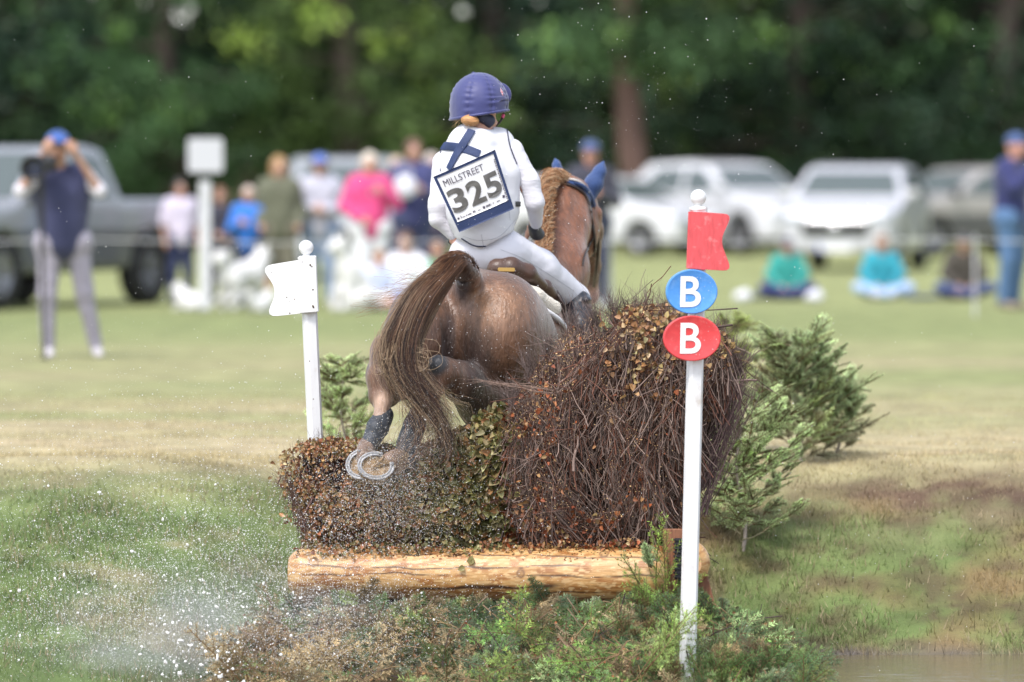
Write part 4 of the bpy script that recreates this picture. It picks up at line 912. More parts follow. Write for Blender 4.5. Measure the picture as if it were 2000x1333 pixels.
# ================================================================ cars
glass = mat('car_glass', (.09, .11, .11), rough=.1, spec=.5)
tyre_m = mat('tyre_rubber', (.02, .02, .022), rough=.8); rim_m = mat('wheel_rim', (.28, .28, .30), rough=.35, metal=.6); blk = mat('black_trim', (.02, .02, .022), rough=.5)
lamp_m = mat('headlamp_glass', (.45, .48, .52), rough=.12, metal=.3); plate_m = mat('plate_white', (.75, .75, .76), rough=.4); eu_m = mat('plate_blue', (.03, .08, .4), rough=.4); chrome = mat('chrome', (.6, .6, .62), rough=.15, metal=1)
red_lamp = mat('tail_lamp', (.35, .02, .02), rough=.25)
def paint(name, c): return mat(name, c, rough=.32, metal=.15, coat=.6, var=.03)
def car(name, label, cat, loc, rot, prof, W, waist, tum, wheels, wr, pm, panes, screen, rear, plate=True, bed=None, lower=None, h=.035, grille=None, group='cars parked behind the spectators'):
    """prof: side outline (y,z), y<0 front. panes: side window outlines. screen/rear: (y0,z0,y1,z1) of the sloping glass"""
    root = thing(name, label, cat, loc, rot, group); pr = np.array(prof); lo = (-W - .1, pr[:, 0].min() - .1, pr[:, 1].min() - .1); hi = (W + .1, pr[:, 0].max() + .1, pr[:, 1].max() + .1)
    def width(p, ins=0.0):
        y, z = p[..., 1], p[..., 2]; y0, y1 = pr[:, 0].min(), pr[:, 0].max()
        w_ = W - tum * np.clip(z - waist, 0, 2) - .04 * np.clip(.5 - z, 0, 1); e = np.clip(1 - (y - y0) / .55, 0, 1); w_ = w_ - .16 * e ** 2; e = np.clip(1 - (y1 - y) / .45, 0, 1); w_ = w_ - .10 * e ** 2
        return np.abs(p[..., 0]) - w_ - ins
    def body(ins=0.0):
        s = SDF(lo, hi, h); s.f[:] = 0; A, B = np.meshgrid(s.ax[1], s.ax[2], indexing='ij'); d = poly_sdf(pr, A, B)[None] - ins
        s.apply(lambda f, p: -s._smin(-np.broadcast_to(d, f.shape), -width(p, ins), .07)); return s
    s = body()
    for wy in wheels:
        for sx in (-1, 1): s.cone((sx * (W - .22), wy, wr), (sx * (W + .3), wy, wr), wr * 1.15, wr * 1.15, .03, 'cut')
    if bed: s.box(*bed, rr=.03, k=.02, op='cut')
    V, Q = s.net(1); C = np.tile(np.array(pm[1]), (len(V), 1))
    if lower is not None: C[V[:, 2] < lower[0]] = lower[1]  # lower body recoloured: reflections and shade put into the paint
    mk('body', V, Q, pm[0], root, C, True, True)
    for nm, pl in panes:
        for sx in (-1, 1):
            g = body(.012); g.poly(pl, (1, 2), .02, 'and'); g.apply(lambda f, p: np.maximum(f, W - tum * .9 - .12 - sx * p[..., 0])); V, Q = g.net(1)
            if len(V): mk(nm, V, Q, glass, root, None, True, True)
    for nm, sc_ in (('windscreen', screen), ('rear_window', rear)):
        if sc_ is None: continue
        g = body(.012); (y0, z0, y1, z1, wi) = sc_; g.apply(lambda f, p: np.maximum.reduce([f, np.abs(p[..., 0]) - (W - tum * np.clip(p[..., 2] - waist, 0, 2) - wi), z0 - p[..., 2], p[..., 2] - z1, min(y0, y1) - .12 - p[..., 1], p[..., 1] - max(y0, y1) - .12])); V, Q = g.net(1)
        if len(V): mk(nm, V, Q, glass, root, None, True, True)
    for wy in wheels:
        for sx in (-1, 1):
            x0 = sx * (W - .23); b = MB(); b.lathe([(wr * .62, 0), (wr * .95, 0), (wr, .03), (wr, .19), (wr * .95, .22), (wr * .62, .22)], (x0, wy, wr), (sx, 0, 0), 28, (.02, .02, .02)); ty = b.build('wheel', tyre_m, root, True, True)
            b = MB(); b.lathe([(wr * .62, .205), (wr * .56, .215), (wr * .54, .15), (.001, .15)], (x0, wy, wr), (sx, 0, 0), 28, (.3, .3, .3))
            for k in range(5):
                a = k * 2 * PI / 5; b.box((x0 + sx * .19, wy + math.cos(a) * wr * .32, wr + math.sin(a) * wr * .32), (.03, wr * .5, wr * .13), rotm('X', a), (.3, .3, .3), .01)
            b.build('rim', rim_m, ty, True, True)
    y0 = pr[:, 0].min(); 
    for sx in (-1, 1):
        b = MB(); b.box((sx * (W - .30), y0 + .10, .74 if grille is None else grille[3]), (.36, .22, .14), rotm('Z', sx * .35), (.5, .5, .5), .03); b.build('headlight', lamp_m, root, True, True)
        b = MB(); b.box((sx * (W + .06), y0 + 1.35 if grille is None else grille[4], waist + .10), (.2, .12, .15), None, None, .03); b.build('wing_mirror', blk if lower is not None else pm[0], root, True, True)
        b = MB(); b.box((sx * (W - .16), pr[:, 0].max() - .06, .85), (.2, .14, .30), None, None, .02); b.build('tail_light', red_lamp, root, True, True)
    gz, gh, gw = (grille[0], grille[1], grille[2]) if grille else (.62, .2, .9)
    b = MB(); b.box((0, y0 + .0, gz), (gw, .08, gh), None, None, .02); gr = b.build('grille', blk, root, True, True)
    b = MB(); b.lathe([(.001, .02), (.07, .02), (.08, 0), (.06, -.01)], (0, y0 - .05, gz), (0, -1, 0), 20); b.build('badge', chrome, gr, True, True)
    b = MB(); b.box((0, y0 - .03, gz - .30), (.52, .02, .115), None, None, .004); pl = b.build('number_plate', plate_m, root, False, True); b = MB(); b.box((-.235, y0 - .043, gz - .30), (.045, .006, .11)); b.build('plate_band', eu_m, pl, False, True)
    return root
def body_mat(nm, c, r=.32): return (mat(nm, attr=True, rough=r, metal=.0, coat=.5), c)
wht = lambda n: body_mat('white_car_paint', (.60, .60, .63))
# pickup, left
PU = [(-2.72, .48), (-2.72, .82), (-2.62, 1.02), (-1.45, 1.14), (-1.25, 1.18), (-.55, 1.76), (.40, 1.80), (.72, 1.74), (.98, 1.20), (2.62, 1.20), (2.66, .60), (2.55, .42), (-2.5, .36)]
car('pickup_truck', 'silver double cab pickup truck parked behind the photographer on the left', 'pickup truck', (-5.62, 61.3, 0), -.46, PU, .94, 1.12, .20, (-1.62, 1.60), .40, body_mat('silver_truck_paint', (.25, .26, .29)),
    [('side_window', [(-1.12, 1.18), (-.52, 1.66), (-.12, 1.68), (-.12, 1.18)]), ('side_window', [(-.04, 1.18), (-.04, 1.69), (.40, 1.70), (.62, 1.66), (.80, 1.22)])], (-1.25, 1.20, -.55, 1.72, .10), (.72, 1.26, .98, 1.70, .14),
    bed=((0, 1.80, 1.15), (.80, .76, .42)), lower=(.88, (.085, .09, .10)), grille=(.80, .30, 1.1, .88, -1.0), h=.04)  # lower doors coloured darker to paint in their grey reflections
SUV = [(-2.30, .30), (-2.33, .72), (-2.22, .92), (-1.15, 1.08), (-.98, 1.12), (-.22, 1.58), (.4, 1.64), (1.55, 1.60), (2.15, 1.14), (2.30, .95), (2.30, .42), (2.2, .28)]
SPAN = [('side_window', [(-.85, 1.10), (-.20, 1.50), (.28, 1.53), (.28, 1.08)]), ('side_window', [(.36, 1.08), (.36, 1.53), (1.2, 1.52), (1.75, 1.12)])]
car('estate_car', 'white silver family car facing the camera behind the seated spectators', 'car', (G(1672, 86), 86, 0), -.20, SUV, .92, 1.08, .36, (-1.42, 1.42), .35, body_mat('pearl_car_paint', (.50, .50, .54)), SPAN, (-.98, 1.13, -.22, 1.53, .10), (1.6, 1.16, 2.1, 1.5, .16), grille=(.66, .20, 1.0, .80, -.75))
SUV2 = [(x, z * 1.06 if z > .5 else z) for x, z in SUV]; SPAN2 = [(n_, [(a, b_ * 1.06) for a, b_ in p_]) for n_, p_ in SPAN]
car('estate_car', 'white four wheel drive car seen at an angle behind the red flag', 'car', (G(1432, 102), 103, 0), .62, SUV2, .94, 1.14, .34, (-1.42, 1.42), .37, wht(0), SPAN2, (-.98, 1.20, -.22, 1.62, .10), (1.6, 1.22, 2.1, 1.6, .16))
HB = [(-2.0, .28), (-2.05, .60), (-1.9, .78), (-1.05, .98), (-.25, 1.42), (.35, 1.47), (1.3, 1.42), (1.85, 1.0), (1.98, .8), (1.98, .36), (1.9, .26)]
HP = [('side_window', [(-.9, 1.0), (-.25, 1.34), (.2, 1.37), (.2, .98)]), ('side_window', [(.28, .98), (.28, 1.37), (1.0, 1.34), (1.45, 1.0)])]
car('hatchback_car', 'small white hatchback between the horse head and the red flag', 'car', (G(1195, 98), 101, 0), .95, HB, .86, .98, .38, (-1.25, 1.25), .31, wht(0), HP, (-1.02, 1.02, -.25, 1.37, .09), (1.35, 1.05, 1.8, 1.33, .14), grille=(.50, .16, .8, .68, -.8))
car('estate_car', 'beige grey car half hidden by the standing man at the right edge', 'car', (G(1905, 98), 100, 0), -1.0, SUV, .92, 1.08, .36, (-1.42, 1.42), .35, body_mat('beige_car_paint', (.34, .32, .31)), SPAN, (-.98, 1.13, -.22, 1.53, .10), (1.6, 1.16, 2.1, 1.5, .16), lower=(.78, (.07, .07, .075)))  # lower body coloured dark to paint in its shaded side
car('estate_car', 'silver grey car showing between the spectators behind the pink jacket', 'car', (G(672, 78), 79, 0), .12, SUV2, .92, 1.14, .34, (-1.42, 1.42), .35, body_mat('grey_car_paint', (.33, .34, .36)), SPAN2, (-.98, 1.20, -.22, 1.62, .10), (1.6, 1.22, 2.1, 1.6, .16))

# ================================================================ people and dogs
skin_m = mat('skin', (.52, .30, .22), rough=.55, sss=.1, attr=True)
def cloth(name, c, **k): return mat(name, c, rough=.85, var=.10, vscale=6, bump=.35, bscale=9, bdist=.02, sheen=.15, **k)
SK = (.50, .29, .21)
STAND = dict(head=(0, -.02, 1.62), neck=(0, .01, 1.46), chest=(0, 0, 1.28), waist=(0, 0, 1.02), hips=(0, 0, .93), shL=(-.18, 0, 1.41), shR=(.18, 0, 1.41), elL=(-.25, .02, 1.13), elR=(.25, .02, 1.13), haL=(-.24, -.10, .90), haR=(.24, -.10, .90),
             hpL=(-.09, 0, .90), hpR=(.09, 0, .90), knL=(-.11, -.02, .49), knR=(.11, -.02, .49), anL=(-.12, .03, .09), anR=(.12, .03, .09))
def person(label, px, Y, H, top, trou, pose=None, hair=(.10, .06, .04), cap=None, capbrim=True, hairlen=0, rot=0, skin=SK, shorts=False, sleeve=1.0, shoes=(.5, .5, .5), bulk=1.0, z=0.0, group='spectators behind the rope', hood=False, h=.017, fingers=False, gilet=None, scarf=None):
    J = {k: np.array(v, float) for k, v in STAND.items()}; seated = False
    if pose:
        for k, v in pose.items(): J[k] = np.array(v, float)
    s_ = H / 1.75; J = {k: v * s_ for k, v in J.items()}; x = G(px, Y); root = thing('person', label, 'person', (x, Y, z), rot, group)
    lo = np.min(list(J.values()), 0) - .26; hi = np.max(list(J.values()), 0) + .26
    HD = J['head']; b_ = bulk * s_
    def torso(s, g, k=.05):
        s.cone(J['chest'] + (-.09 * s_, 0, .04), J['waist'] + (-.05 * s_, 0, 0), .115 * b_ + g, .11 * b_ + g, k); s.cone(J['chest'] + (.09 * s_, 0, .04), J['waist'] + (.05 * s_, 0, 0), .115 * b_ + g, .11 * b_ + g, k); s.cone(J['shL'] * .85 + J['shR'] * .15, J['shR'] * .85 + J['shL'] * .15, .07 * b_ + g, .07 * b_ + g, k)
    def arms(s, g, fr=1.0, k=.025):
        for q in 'LR':
            a, e, ha = J['sh' + q], J['el' + q], J['ha' + q]; s.cone(a, e, .055 * b_ + g, .045 * b_ + g, k)
            if fr > .5: s.cone(e, e + (ha - e) * min(1, (fr - .5) * 2), .044 * b_ + g, .032 * b_ + g * .8, k)
    def legs(s, g, fr=1.0, k=.03):
        s.cone(J['hpL'], J['hpR'], .12 * b_ + g, .12 * b_ + g, .04)
        for q in 'LR':
            a, e, f = J['hp' + q], J['kn' + q], J['an' + q]; s.cone(a, e, .092 * b_ + g, .060 * b_ + g, k)
            if fr > .5: s.cone(e, e + (f - e) * min(1, (fr - .5) * 2), .058 * b_ + g, .04 * b_ + g * 1.2, k)
    s = SDF(lo, hi, h * s_)
    s.ell(HD + (0, .01, .01), (.078 * s_, .098 * s_, .112 * s_), .03).cone(HD + (0, -.035 * s_, -.06 * s_), HD + (0, -.03 * s_, -.03 * s_), .05 * s_, .055 * s_, .03).cone(HD + (0, -.085 * s_, .015 * s_), HD + (0, -.115 * s_, -.02 * s_), .012, .018 * s_, .015)
    for sx in (-1, 1): s.ell(HD + np.array((sx * .080, .01, -.005)) * s_, (.014, .022, .034), .01); s.ell(HD + np.array((sx * .032, -.085, .02)) * s_, (.016, .012, .010), .01)
    s.ell(HD + np.array((0, -.092, -.052)) * s_, (.026, .014, .009), .01)
    s.cone(J['neck'] - (0, 0, .06), HD - (0, 0, .05 * s_), .055 * s_, .05 * s_, .03); torso(s, -.012); arms(s, -.008); legs(s, -.010)
    for q in 'LR':
        e, ha = J['el' + q], J['ha' + q]; d = norm(ha - e); a_, c_, _ = frame_of(d); palm = ha + d * .045 * s_; s.ell(palm, (.042 * s_, .036 * s_, .045 * s_), .02)
        for k in range(4): f0 = palm + c_ * (k - 1.5) * .019 * s_ + d * .02; s.path([f0, f0 + d * .045 * s_, f0 + (d * .065 + a_ * .018) * s_], [.0105, .0095, .008], .004)
        s.path([palm - c_ * .03 * s_, palm - c_ * .052 * s_ + d * .03 * s_, palm - c_ * .048 * s_ + d * .055 * s_], [.012, .011, .009], .01)
    V, Q = s.net(1); C = np.tile(np.array(skin), (len(V), 1)); C = C * (.92 + .16 * noise(V, 30, 2)[:, None]); eye = np.minimum(*[np.linalg.norm(V - (HD + np.array((sx * .032, -.095, .02)) * s_), axis=1) for sx in (-1, 1)]); C[eye < .013] = (.05, .035, .03)
    lip = np.abs(V - (HD + np.array((0, -.105, -.052)) * s_)) / (.026, .03, .009); C[lip.max(1) < 1] = (.45, .16, .14)
    mk('body', V, Q, skin_m, root, C, True, True)
    def wrink(f, p): return f + .010 * (noise(p, 16, 5) - .5) + .006 * (noise(p, 34, 6) - .5)
    def skirt(s, g): s.cone(J['waist'], J['hips'] - (0, 0, .03 * s_), .135 * b_ + g, .135 * b_ + g, .05)
    s = SDF(lo, hi, h * s_); 
    if gilet is not None:
        arms(s, .012, sleeve); s.cone(J['chest'] + (0, 0, .02), J['waist'], .10 * b_, .10 * b_, .04); s.cone(J['neck'] - (0, 0, .05), J['neck'] + (0, 0, -.01), .068 * s_, .062 * s_, .02); V, Q = s.apply(wrink).net(1); mk('shirt', V, Q, cloth('cloth_%.2f_%.2f_%.2f' % top, top), root, None, True, True)
        s = SDF(lo, hi, h * s_); torso(s, .034); s.cone(J['chest'] + (0, -.03, -.02), J['hips'] + (0, -.01, 0), .15 * b_, .15 * b_, .05); skirt(s, .02); V, Q = s.apply(wrink).net(1); mk('gilet', V, Q, cloth('cloth_%.2f_%.2f_%.2f' % gilet, gilet), root, None, True, True)
    else:
        torso(s, .016); arms(s, .016, sleeve); skirt(s, .010); s.cone(J['neck'] - (0, 0, .07), J['neck'] - (0, 0, .015), .072 * s_, .066 * s_, .02)
        if hood: s.ell(J['neck'] + (0, .06, -.02), (.10 * s_, .07 * s_, .07 * s_), .03)
        V, Q = s.apply(wrink).net(1); mk('jacket' if sleeve > .9 else 'shirt', V, Q, cloth('cloth_%.2f_%.2f_%.2f' % top, top), root, None, True, True)
    if scarf: s = SDF(lo, hi, h * s_); s.cone(J['neck'] + (-.03, -.02, -.03), J['neck'] + (.03, -.02, -.03), .075 * s_, .075 * s_, .02).cone(J['neck'] + (0, -.07, -.05), J['chest'] + (0, -.13, 0), .035, .03, .03); V, Q = s.net(1); mk('scarf', V, Q, cloth('cloth_%.2f_%.2f_%.2f' % scarf, scarf), root, None, True, True)
    s = SDF(lo, hi, h * s_); legs(s, .012, .62 if shorts else 1.0); V, Q = s.apply(wrink).net(1); mk('shorts' if shorts else 'trousers', V, Q, cloth('cloth_%.2f_%.2f_%.2f' % trou, trou), root, None, True, True)
    for q in 'LR':
        an, kn = J['an' + q], J['kn' + q]; dn = norm(an - kn); fwd = norm(np.array([0.0, -1.0, 0]) - dn * np.dot([0, -1.0, 0], dn)) if abs(dn[1]) < .95 else np.array([0, 0, 1.0])
        s = SDF(np.minimum(an, an + fwd * .2) - .14, np.maximum(an, an + fwd * .2) + .14, .013); s.cone(an + dn * .03 * s_ - fwd * .03, an + dn * .045 * s_ + fwd * .14 * s_, .045 * s_, .036 * s_, .02); V, Q = s.net(1); mk('shoe', V, Q, mat('shoe_%.2f_%.2f_%.2f' % shoes, shoes, rough=.6), root, None, True, True)
    if hair:
        s = SDF(HD - .3, HD + .25, .014 * s_); s.ell(HD + np.array((0, .022, .028)) * s_, (.096 * s_, .108 * s_, .112 * s_), .02)
        if hairlen: s.cone(HD + np.array((-.05, .05, 0)) * s_, HD + np.array((-.055, .05, -.10 * hairlen)) * s_, .06 * s_, .045 * s_, .03).cone(HD + np.array((.05, .05, 0)) * s_, HD + np.array((.055, .05, -.10 * hairlen)) * s_, .06 * s_, .045 * s_, .03)
        s.ell(HD + np.array((0, -.13, -.035)) * s_, (.072 * s_, .10 * s_, .105 * s_), .02, None, 'cut'); V, Q = s.apply(lambda f, p: f + .012 * (noise(p * (1, 1, .4), 50, 3) - .5)).net(1)
        if len(V): mk('hair', V, Q, mat('hair_%.2f_%.2f_%.2f' % hair, hair, rough=.6, var=.3, vscale=30, stretch=(4, 4, .5), bump=.4, bscale=60), root, None, True, True)
    if cap:
        s = SDF(HD - .25, HD + .25, .013 * s_); s.ell(HD + np.array((0, .012, .04)) * s_, (.098 * s_, .112 * s_, .098 * s_), .01); s.box(HD + np.array((0, 0, -.10)) * s_, (.3, .3, .13 * s_), .0, .01, None, 'cut')
        if capbrim: s.ell(HD + np.array((0, -.14, .045)) * s_, (.075 * s_, .075 * s_, .012), .015)
        V, Q = s.net(1); mk('cap', V, Q, cloth('cloth_%.2f_%.2f_%.2f' % cap, cap), root, None, True, True)
    return root, J
FOLD = dict(haL=(-.06, -.22, 1.13), haR=(.07, -.22, 1.10), elL=(-.27, -.02, 1.13), elR=(.27, -.02, 1.12))
HOLD = dict(haL=(-.08, -.26, 1.22), haR=(.06, -.27, 1.20), elL=(-.26, -.06, 1.12), elR=(.26, -.06, 1.12))
SIT = dict(head=(0, -.08, .80), neck=(0, -.03, .64), chest=(0, 0, .46), waist=(0, .03, .22), hips=(0, .04, .12), shL=(-.17, 0, .59), shR=(.17, 0, .59), elL=(-.27, -.12, .36), elR=(.27, -.12, .36), haL=(-.12, -.34, .20), haR=(.12, -.34, .20),
           hpL=(-.11, .02, .12), hpR=(.11, .02, .12), knL=(-.36, -.34, .17), knR=(.36, -.34, .17), anL=(.10, -.46, .07), anR=(-.10, -.50, .07))
NAVY = (.025, .035, .10)
# photographer
ph, PJ = person('man in navy body warmer and blue cap aiming a long lens camera on a monopod', 122, 44, 1.80, (.62, .60, .66), (.30, .28, .34), rot=.18,
    pose=dict(head=(-.04, -.06, 1.63), neck=(-.02, -.02, 1.47), elL=(-.34, -.14, 1.30), elR=(.27, -.16, 1.30), haL=(-.16, -.24, 1.60), haR=(.08, -.26, 1.58), knL=(-.12, -.02, .49), knR=(.17, -.02, .50), anL=(-.11, .03, .09), anR=(.26, .03, .09), hpL=(-.10, 0, .90), hpR=(.11, 0, .90)),
    hair=(.12, .08, .05), cap=(.04, .10, .32), gilet=(.035, .04, .10), sleeve=.45, shoes=(.55, .52, .55), group=None, h=.016, skin=(.46, .26, .18))
cr_ = thing('camera_on_monopod', 'black camera with a long lens on a black monopod held by the photographer', 'camera', (0, 43.70, 0)); m = MB(); cx = P(88, 320, 43.66); fd = norm(np.array([-.16, -1, -.10]))
m.box(cx + fd * -.02, (.17, .09, .13), rotm('Z', -.16), (.02, .02, .02), .015); m.build('camera_body', blk, cr_); m = MB()
m.lathe([(.02, .02), (.055, .03), (.055, .12), (.07, .16), (.08, .24), (.10, .30), (.105, .40), (.09, .40), (.085, .33), (.001, .33)], cx, fd, 24, (.02, .02, .02)); m.build('lens', blk, cr_)
m = MB(); m.lathe([(.001, .335), (.06, .336)], cx, fd, 20, (.02, .05, .15)); m.build('lens_glass', mat('lens_glass', (.015, .03, .10), rough=.05, spec=1), cr_)
m = MB(); q0 = cx + fd * .12 + (0, 0, -.05); q1 = np.array([q0[0] + .02, q0[1] - .02, .02]); m.tubes(np.stack([q0, q0 * .5 + q1 * .5, q1])[None], [.022, .018, .014], 10, (.02, .02, .02)); m.tubes(np.stack([q1, q1 - (0, 0, .03)])[None], [.03, .03], 10, (.02, .02, .02)); m.build('monopod', blk, cr_)
# standing spectators
person('child in white shirt and dark trousers standing behind the rope left of the square sign', 352, 62.5, 1.42, (.62, .56, .68), NAVY, hair=(.04, .03, .03), sleeve=.5, rot=.3, shoes=(.1, .1, .1))
person('child in black top standing just right of the square sign', 430, 62, 1.33, (.035, .035, .055), (.03, .03, .05), hair=(.20, .10, .06), rot=.2, pose=dict(haL=(-.10, -.2, 1.05), haR=(.10, -.2, 1.0)))
person('small white haired person in bright blue jacket beside the white dog', 486, 61.5, 1.34, (.03, .17, .58), NAVY, hair=(.55, .45, .40), rot=-.2, pose=HOLD, bulk=1.05)
person('blonde woman in olive green jacket and shorts', 545, 61.5, 1.68, (.11, .115, .075), (.16, .15, .11), hair=(.38, .23, .10), hairlen=1.0, shorts=True, bulk=1.22, rot=.1, pose=dict(haL=(-.22, -.16, .95), haR=(.22, -.16, .95)), hood=True, shoes=(.03, .03, .05))
person('person in pale grey jumper, blue cap and light blue jeans', 625, 61.8, 1.70, (.46, .46, .54), (.26, .34, .50), hair=(.3, .22, .16), cap=(.12, .19, .52), pose=FOLD, bulk=1.15)
person('white haired woman in bright pink jacket and white trousers', 722, 61.0, 1.72, (.62, .06, .20), (.74, .74, .76), hair=(.62, .55, .48), hairlen=.5, pose=dict(elL=(-.29, -.03, 1.14), elR=(.30, -.04, 1.16), haL=(-.12, -.20, 1.0), haR=(.10, -.24, 1.30), knL=(-.08, -.04, .5), anL=(-.20, -.02, .09)), bulk=1.2, rot=.15, scarf=(.28, .22, .24))
person('fair haired spectator in lilac between the pink jacket and the tall man in navy', 775, 63.4, 1.68, (.42, .33, .44), NAVY, hair=(.55, .42, .32), hairlen=.4, rot=-.2)
person('tall dark haired man in navy jacket next to the rider', 808, 62.4, 1.88, (.045, .05, .15), (.04, .05, .12), hair=(.12, .06, .04), pose=HOLD, bulk=1.2, rot=.15)
person('grey haired spectator in mauve jacket partly hidden behind the riders left arm', 842, 63.8, 1.72, (.25, .17, .26), NAVY, hair=(.5, .42, .38), rot=.3, bulk=1.1)
person('man in navy cap and dark jacket standing behind the horse head', 1153, 60.5, 1.84, (.045, .045, .06), (.04, .045, .08), hair=(.2, .15, .12), cap=(.06, .09, .22), pose=HOLD, bulk=1.15, rot=.1, skin=(.58, .30, .24))
person('man in navy hooded jacket and blue jeans facing right at the right edge', 1975, 60, 1.93, (.025, .03, .12), (.07, .14, .27), hair=None, cap=(.06, .10, .24), capbrim=False, pose=dict(elR=(.24, -.14, 1.25), haR=(.08, -.34, 1.52), elL=(-.22, -.14, 1.2), haL=(-.04, -.34, 1.48), head=(0, -.06, 1.61)), bulk=1.12, rot=1.0, hood=True, shoes=(.25, .2, .15), skin=(.55, .28, .22))
wb = thing('white_bag', 'round white bag held in front of the tall man in navy', 'bag', P(792, 368, 61.9)); s = SDF(P(792, 368, 61.9) - .25, P(792, 368, 61.9) + .25, .02); s.ell(P(792, 366, 61.9), (.13, .07, .14), .02); V, Q = s.apply(lambda f, p: f + .012 * (noise(p, 20, 4) - .5)).net(1); mk('pouch', V, Q, cloth('white_bag_cloth', (.66, .66, .72)), wb)
m = MB(); c = P(792, 345, 61.9); a = np.linspace(0, PI, 12); m.tubes(np.stack([c[0] + .07 * np.cos(a), 0 * a + c[1], c[2] + .09 * np.sin(a)], 1)[None], .01, 6, (.6, .6, .6)); m.build('handle', MATS['white_bag_cloth'], wb)
# seated
person('man in white shirt sitting on the grass right of the pink jacket', 795, 60.2, 1.60, (.70, .70, .74), (.55, .55, .62), hair=(.12, .07, .05), pose=SIT, rot=-.25, skin=(.58, .36, .28), shoes=(.6, .6, .6), bulk=1.1)
person('child in white top and blue shorts sitting beside the man in white shirt', 738, 59.8, 1.25, (.55, .60, .74), (.05, .15, .55), hair=(.3, .18, .1), pose=SIT, rot=.3, skin=(.62, .36, .28), shorts=True)
person('child in green shirt sitting on the grass just left of the horse tail', 853, 60.2, 1.40, (.08, .38, .20), (.1, .1, .1), hair=(.25, .13, .07), pose=SIT, rot=.1)
person('cross legged spectator in sea green jacket and dark cap', 1537, 65, 1.36, (.025, .27, .235), (.02, .03, .12), hair=(.15, .1, .08), cap=(.05, .04, .09), pose=SIT, bulk=1.2, skin=(.55, .30, .22), shoes=(.05, .05, .08))
person('cross legged spectator in turquoise jacket and pale blue jeans in front of the white car', 1722, 65, 1.44, (.02, .26, .34), (.34, .46, .66), hair=(.24, .14, .09), hairlen=.6, pose=SIT, bulk=1.15, shoes=(.55, .5, .48))
person('cross legged spectator in dark brown jacket left of the standing man', 1882, 65, 1.46, (.05, .042, .032), (.05, .07, .16), hair=(.26, .17, .10), cap=(.04, .04, .05), pose=SIT, bulk=1.15, hairlen=.5, shoes=(.2, .12, .1))
for px, py, w_, c, lb in ((1520, 578, .42, (.015, .025, .12), 'dark navy blanket spread under the person in the sea green jacket'), (1835, 576, .40, (.05, .08, .22), 'dark blue blanket spread beside the person in the brown jacket')):
    o = P(px, py, 64.7); xg, yg = np.meshgrid(np.linspace(-w_, w_, 24), np.linspace(-.35, .35, 16), indexing='ij'); z_ = .03 + .03 * fbm(np.stack([xg, yg], -1), 5, 3); k = (np.arange(23)[:, None] * 16 + np.arange(15)[None]).ravel()
    V = np.stack([o[0] + xg * (1 + .1 * np.sin(yg * 9)), 64.7 + yg * (1 + .1 * np.cos(xg * 8)), z_], -1).reshape(-1, 3); V2 = V - (0, 0, .02); m = MB(); n_ = len(V); q = np.stack([k, k + 16, k + 17, k + 1], 1); m.add(np.concatenate([V, V2]), np.concatenate([q, q[:, ::-1] + n_])); tag(m.build('blanket', cloth('blanket_%.2f' % c[2], c)), lb, 'blanket')
for px, lb in ((1590, 'small white bag on the grass right of the navy blanket'), (1450, 'small white bag on the grass left of the navy blanket'), (1500, None)):
    if lb:
        c = np.array([G(px, 63.6), 63.6, .06]); s = SDF(c - .2, c + .2, .015); s.ell(c, (.11, .08, .07), .02).ell(c + (.04, 0, .05), (.05, .05, .04), .03); V, Q = s.apply(lambda f, p: f + .012 * (noise(p, 25, 4) - .5)).net(1); o = mk('bag', V, Q, MATS['white_bag_cloth']); tag(o, lb, 'bag')
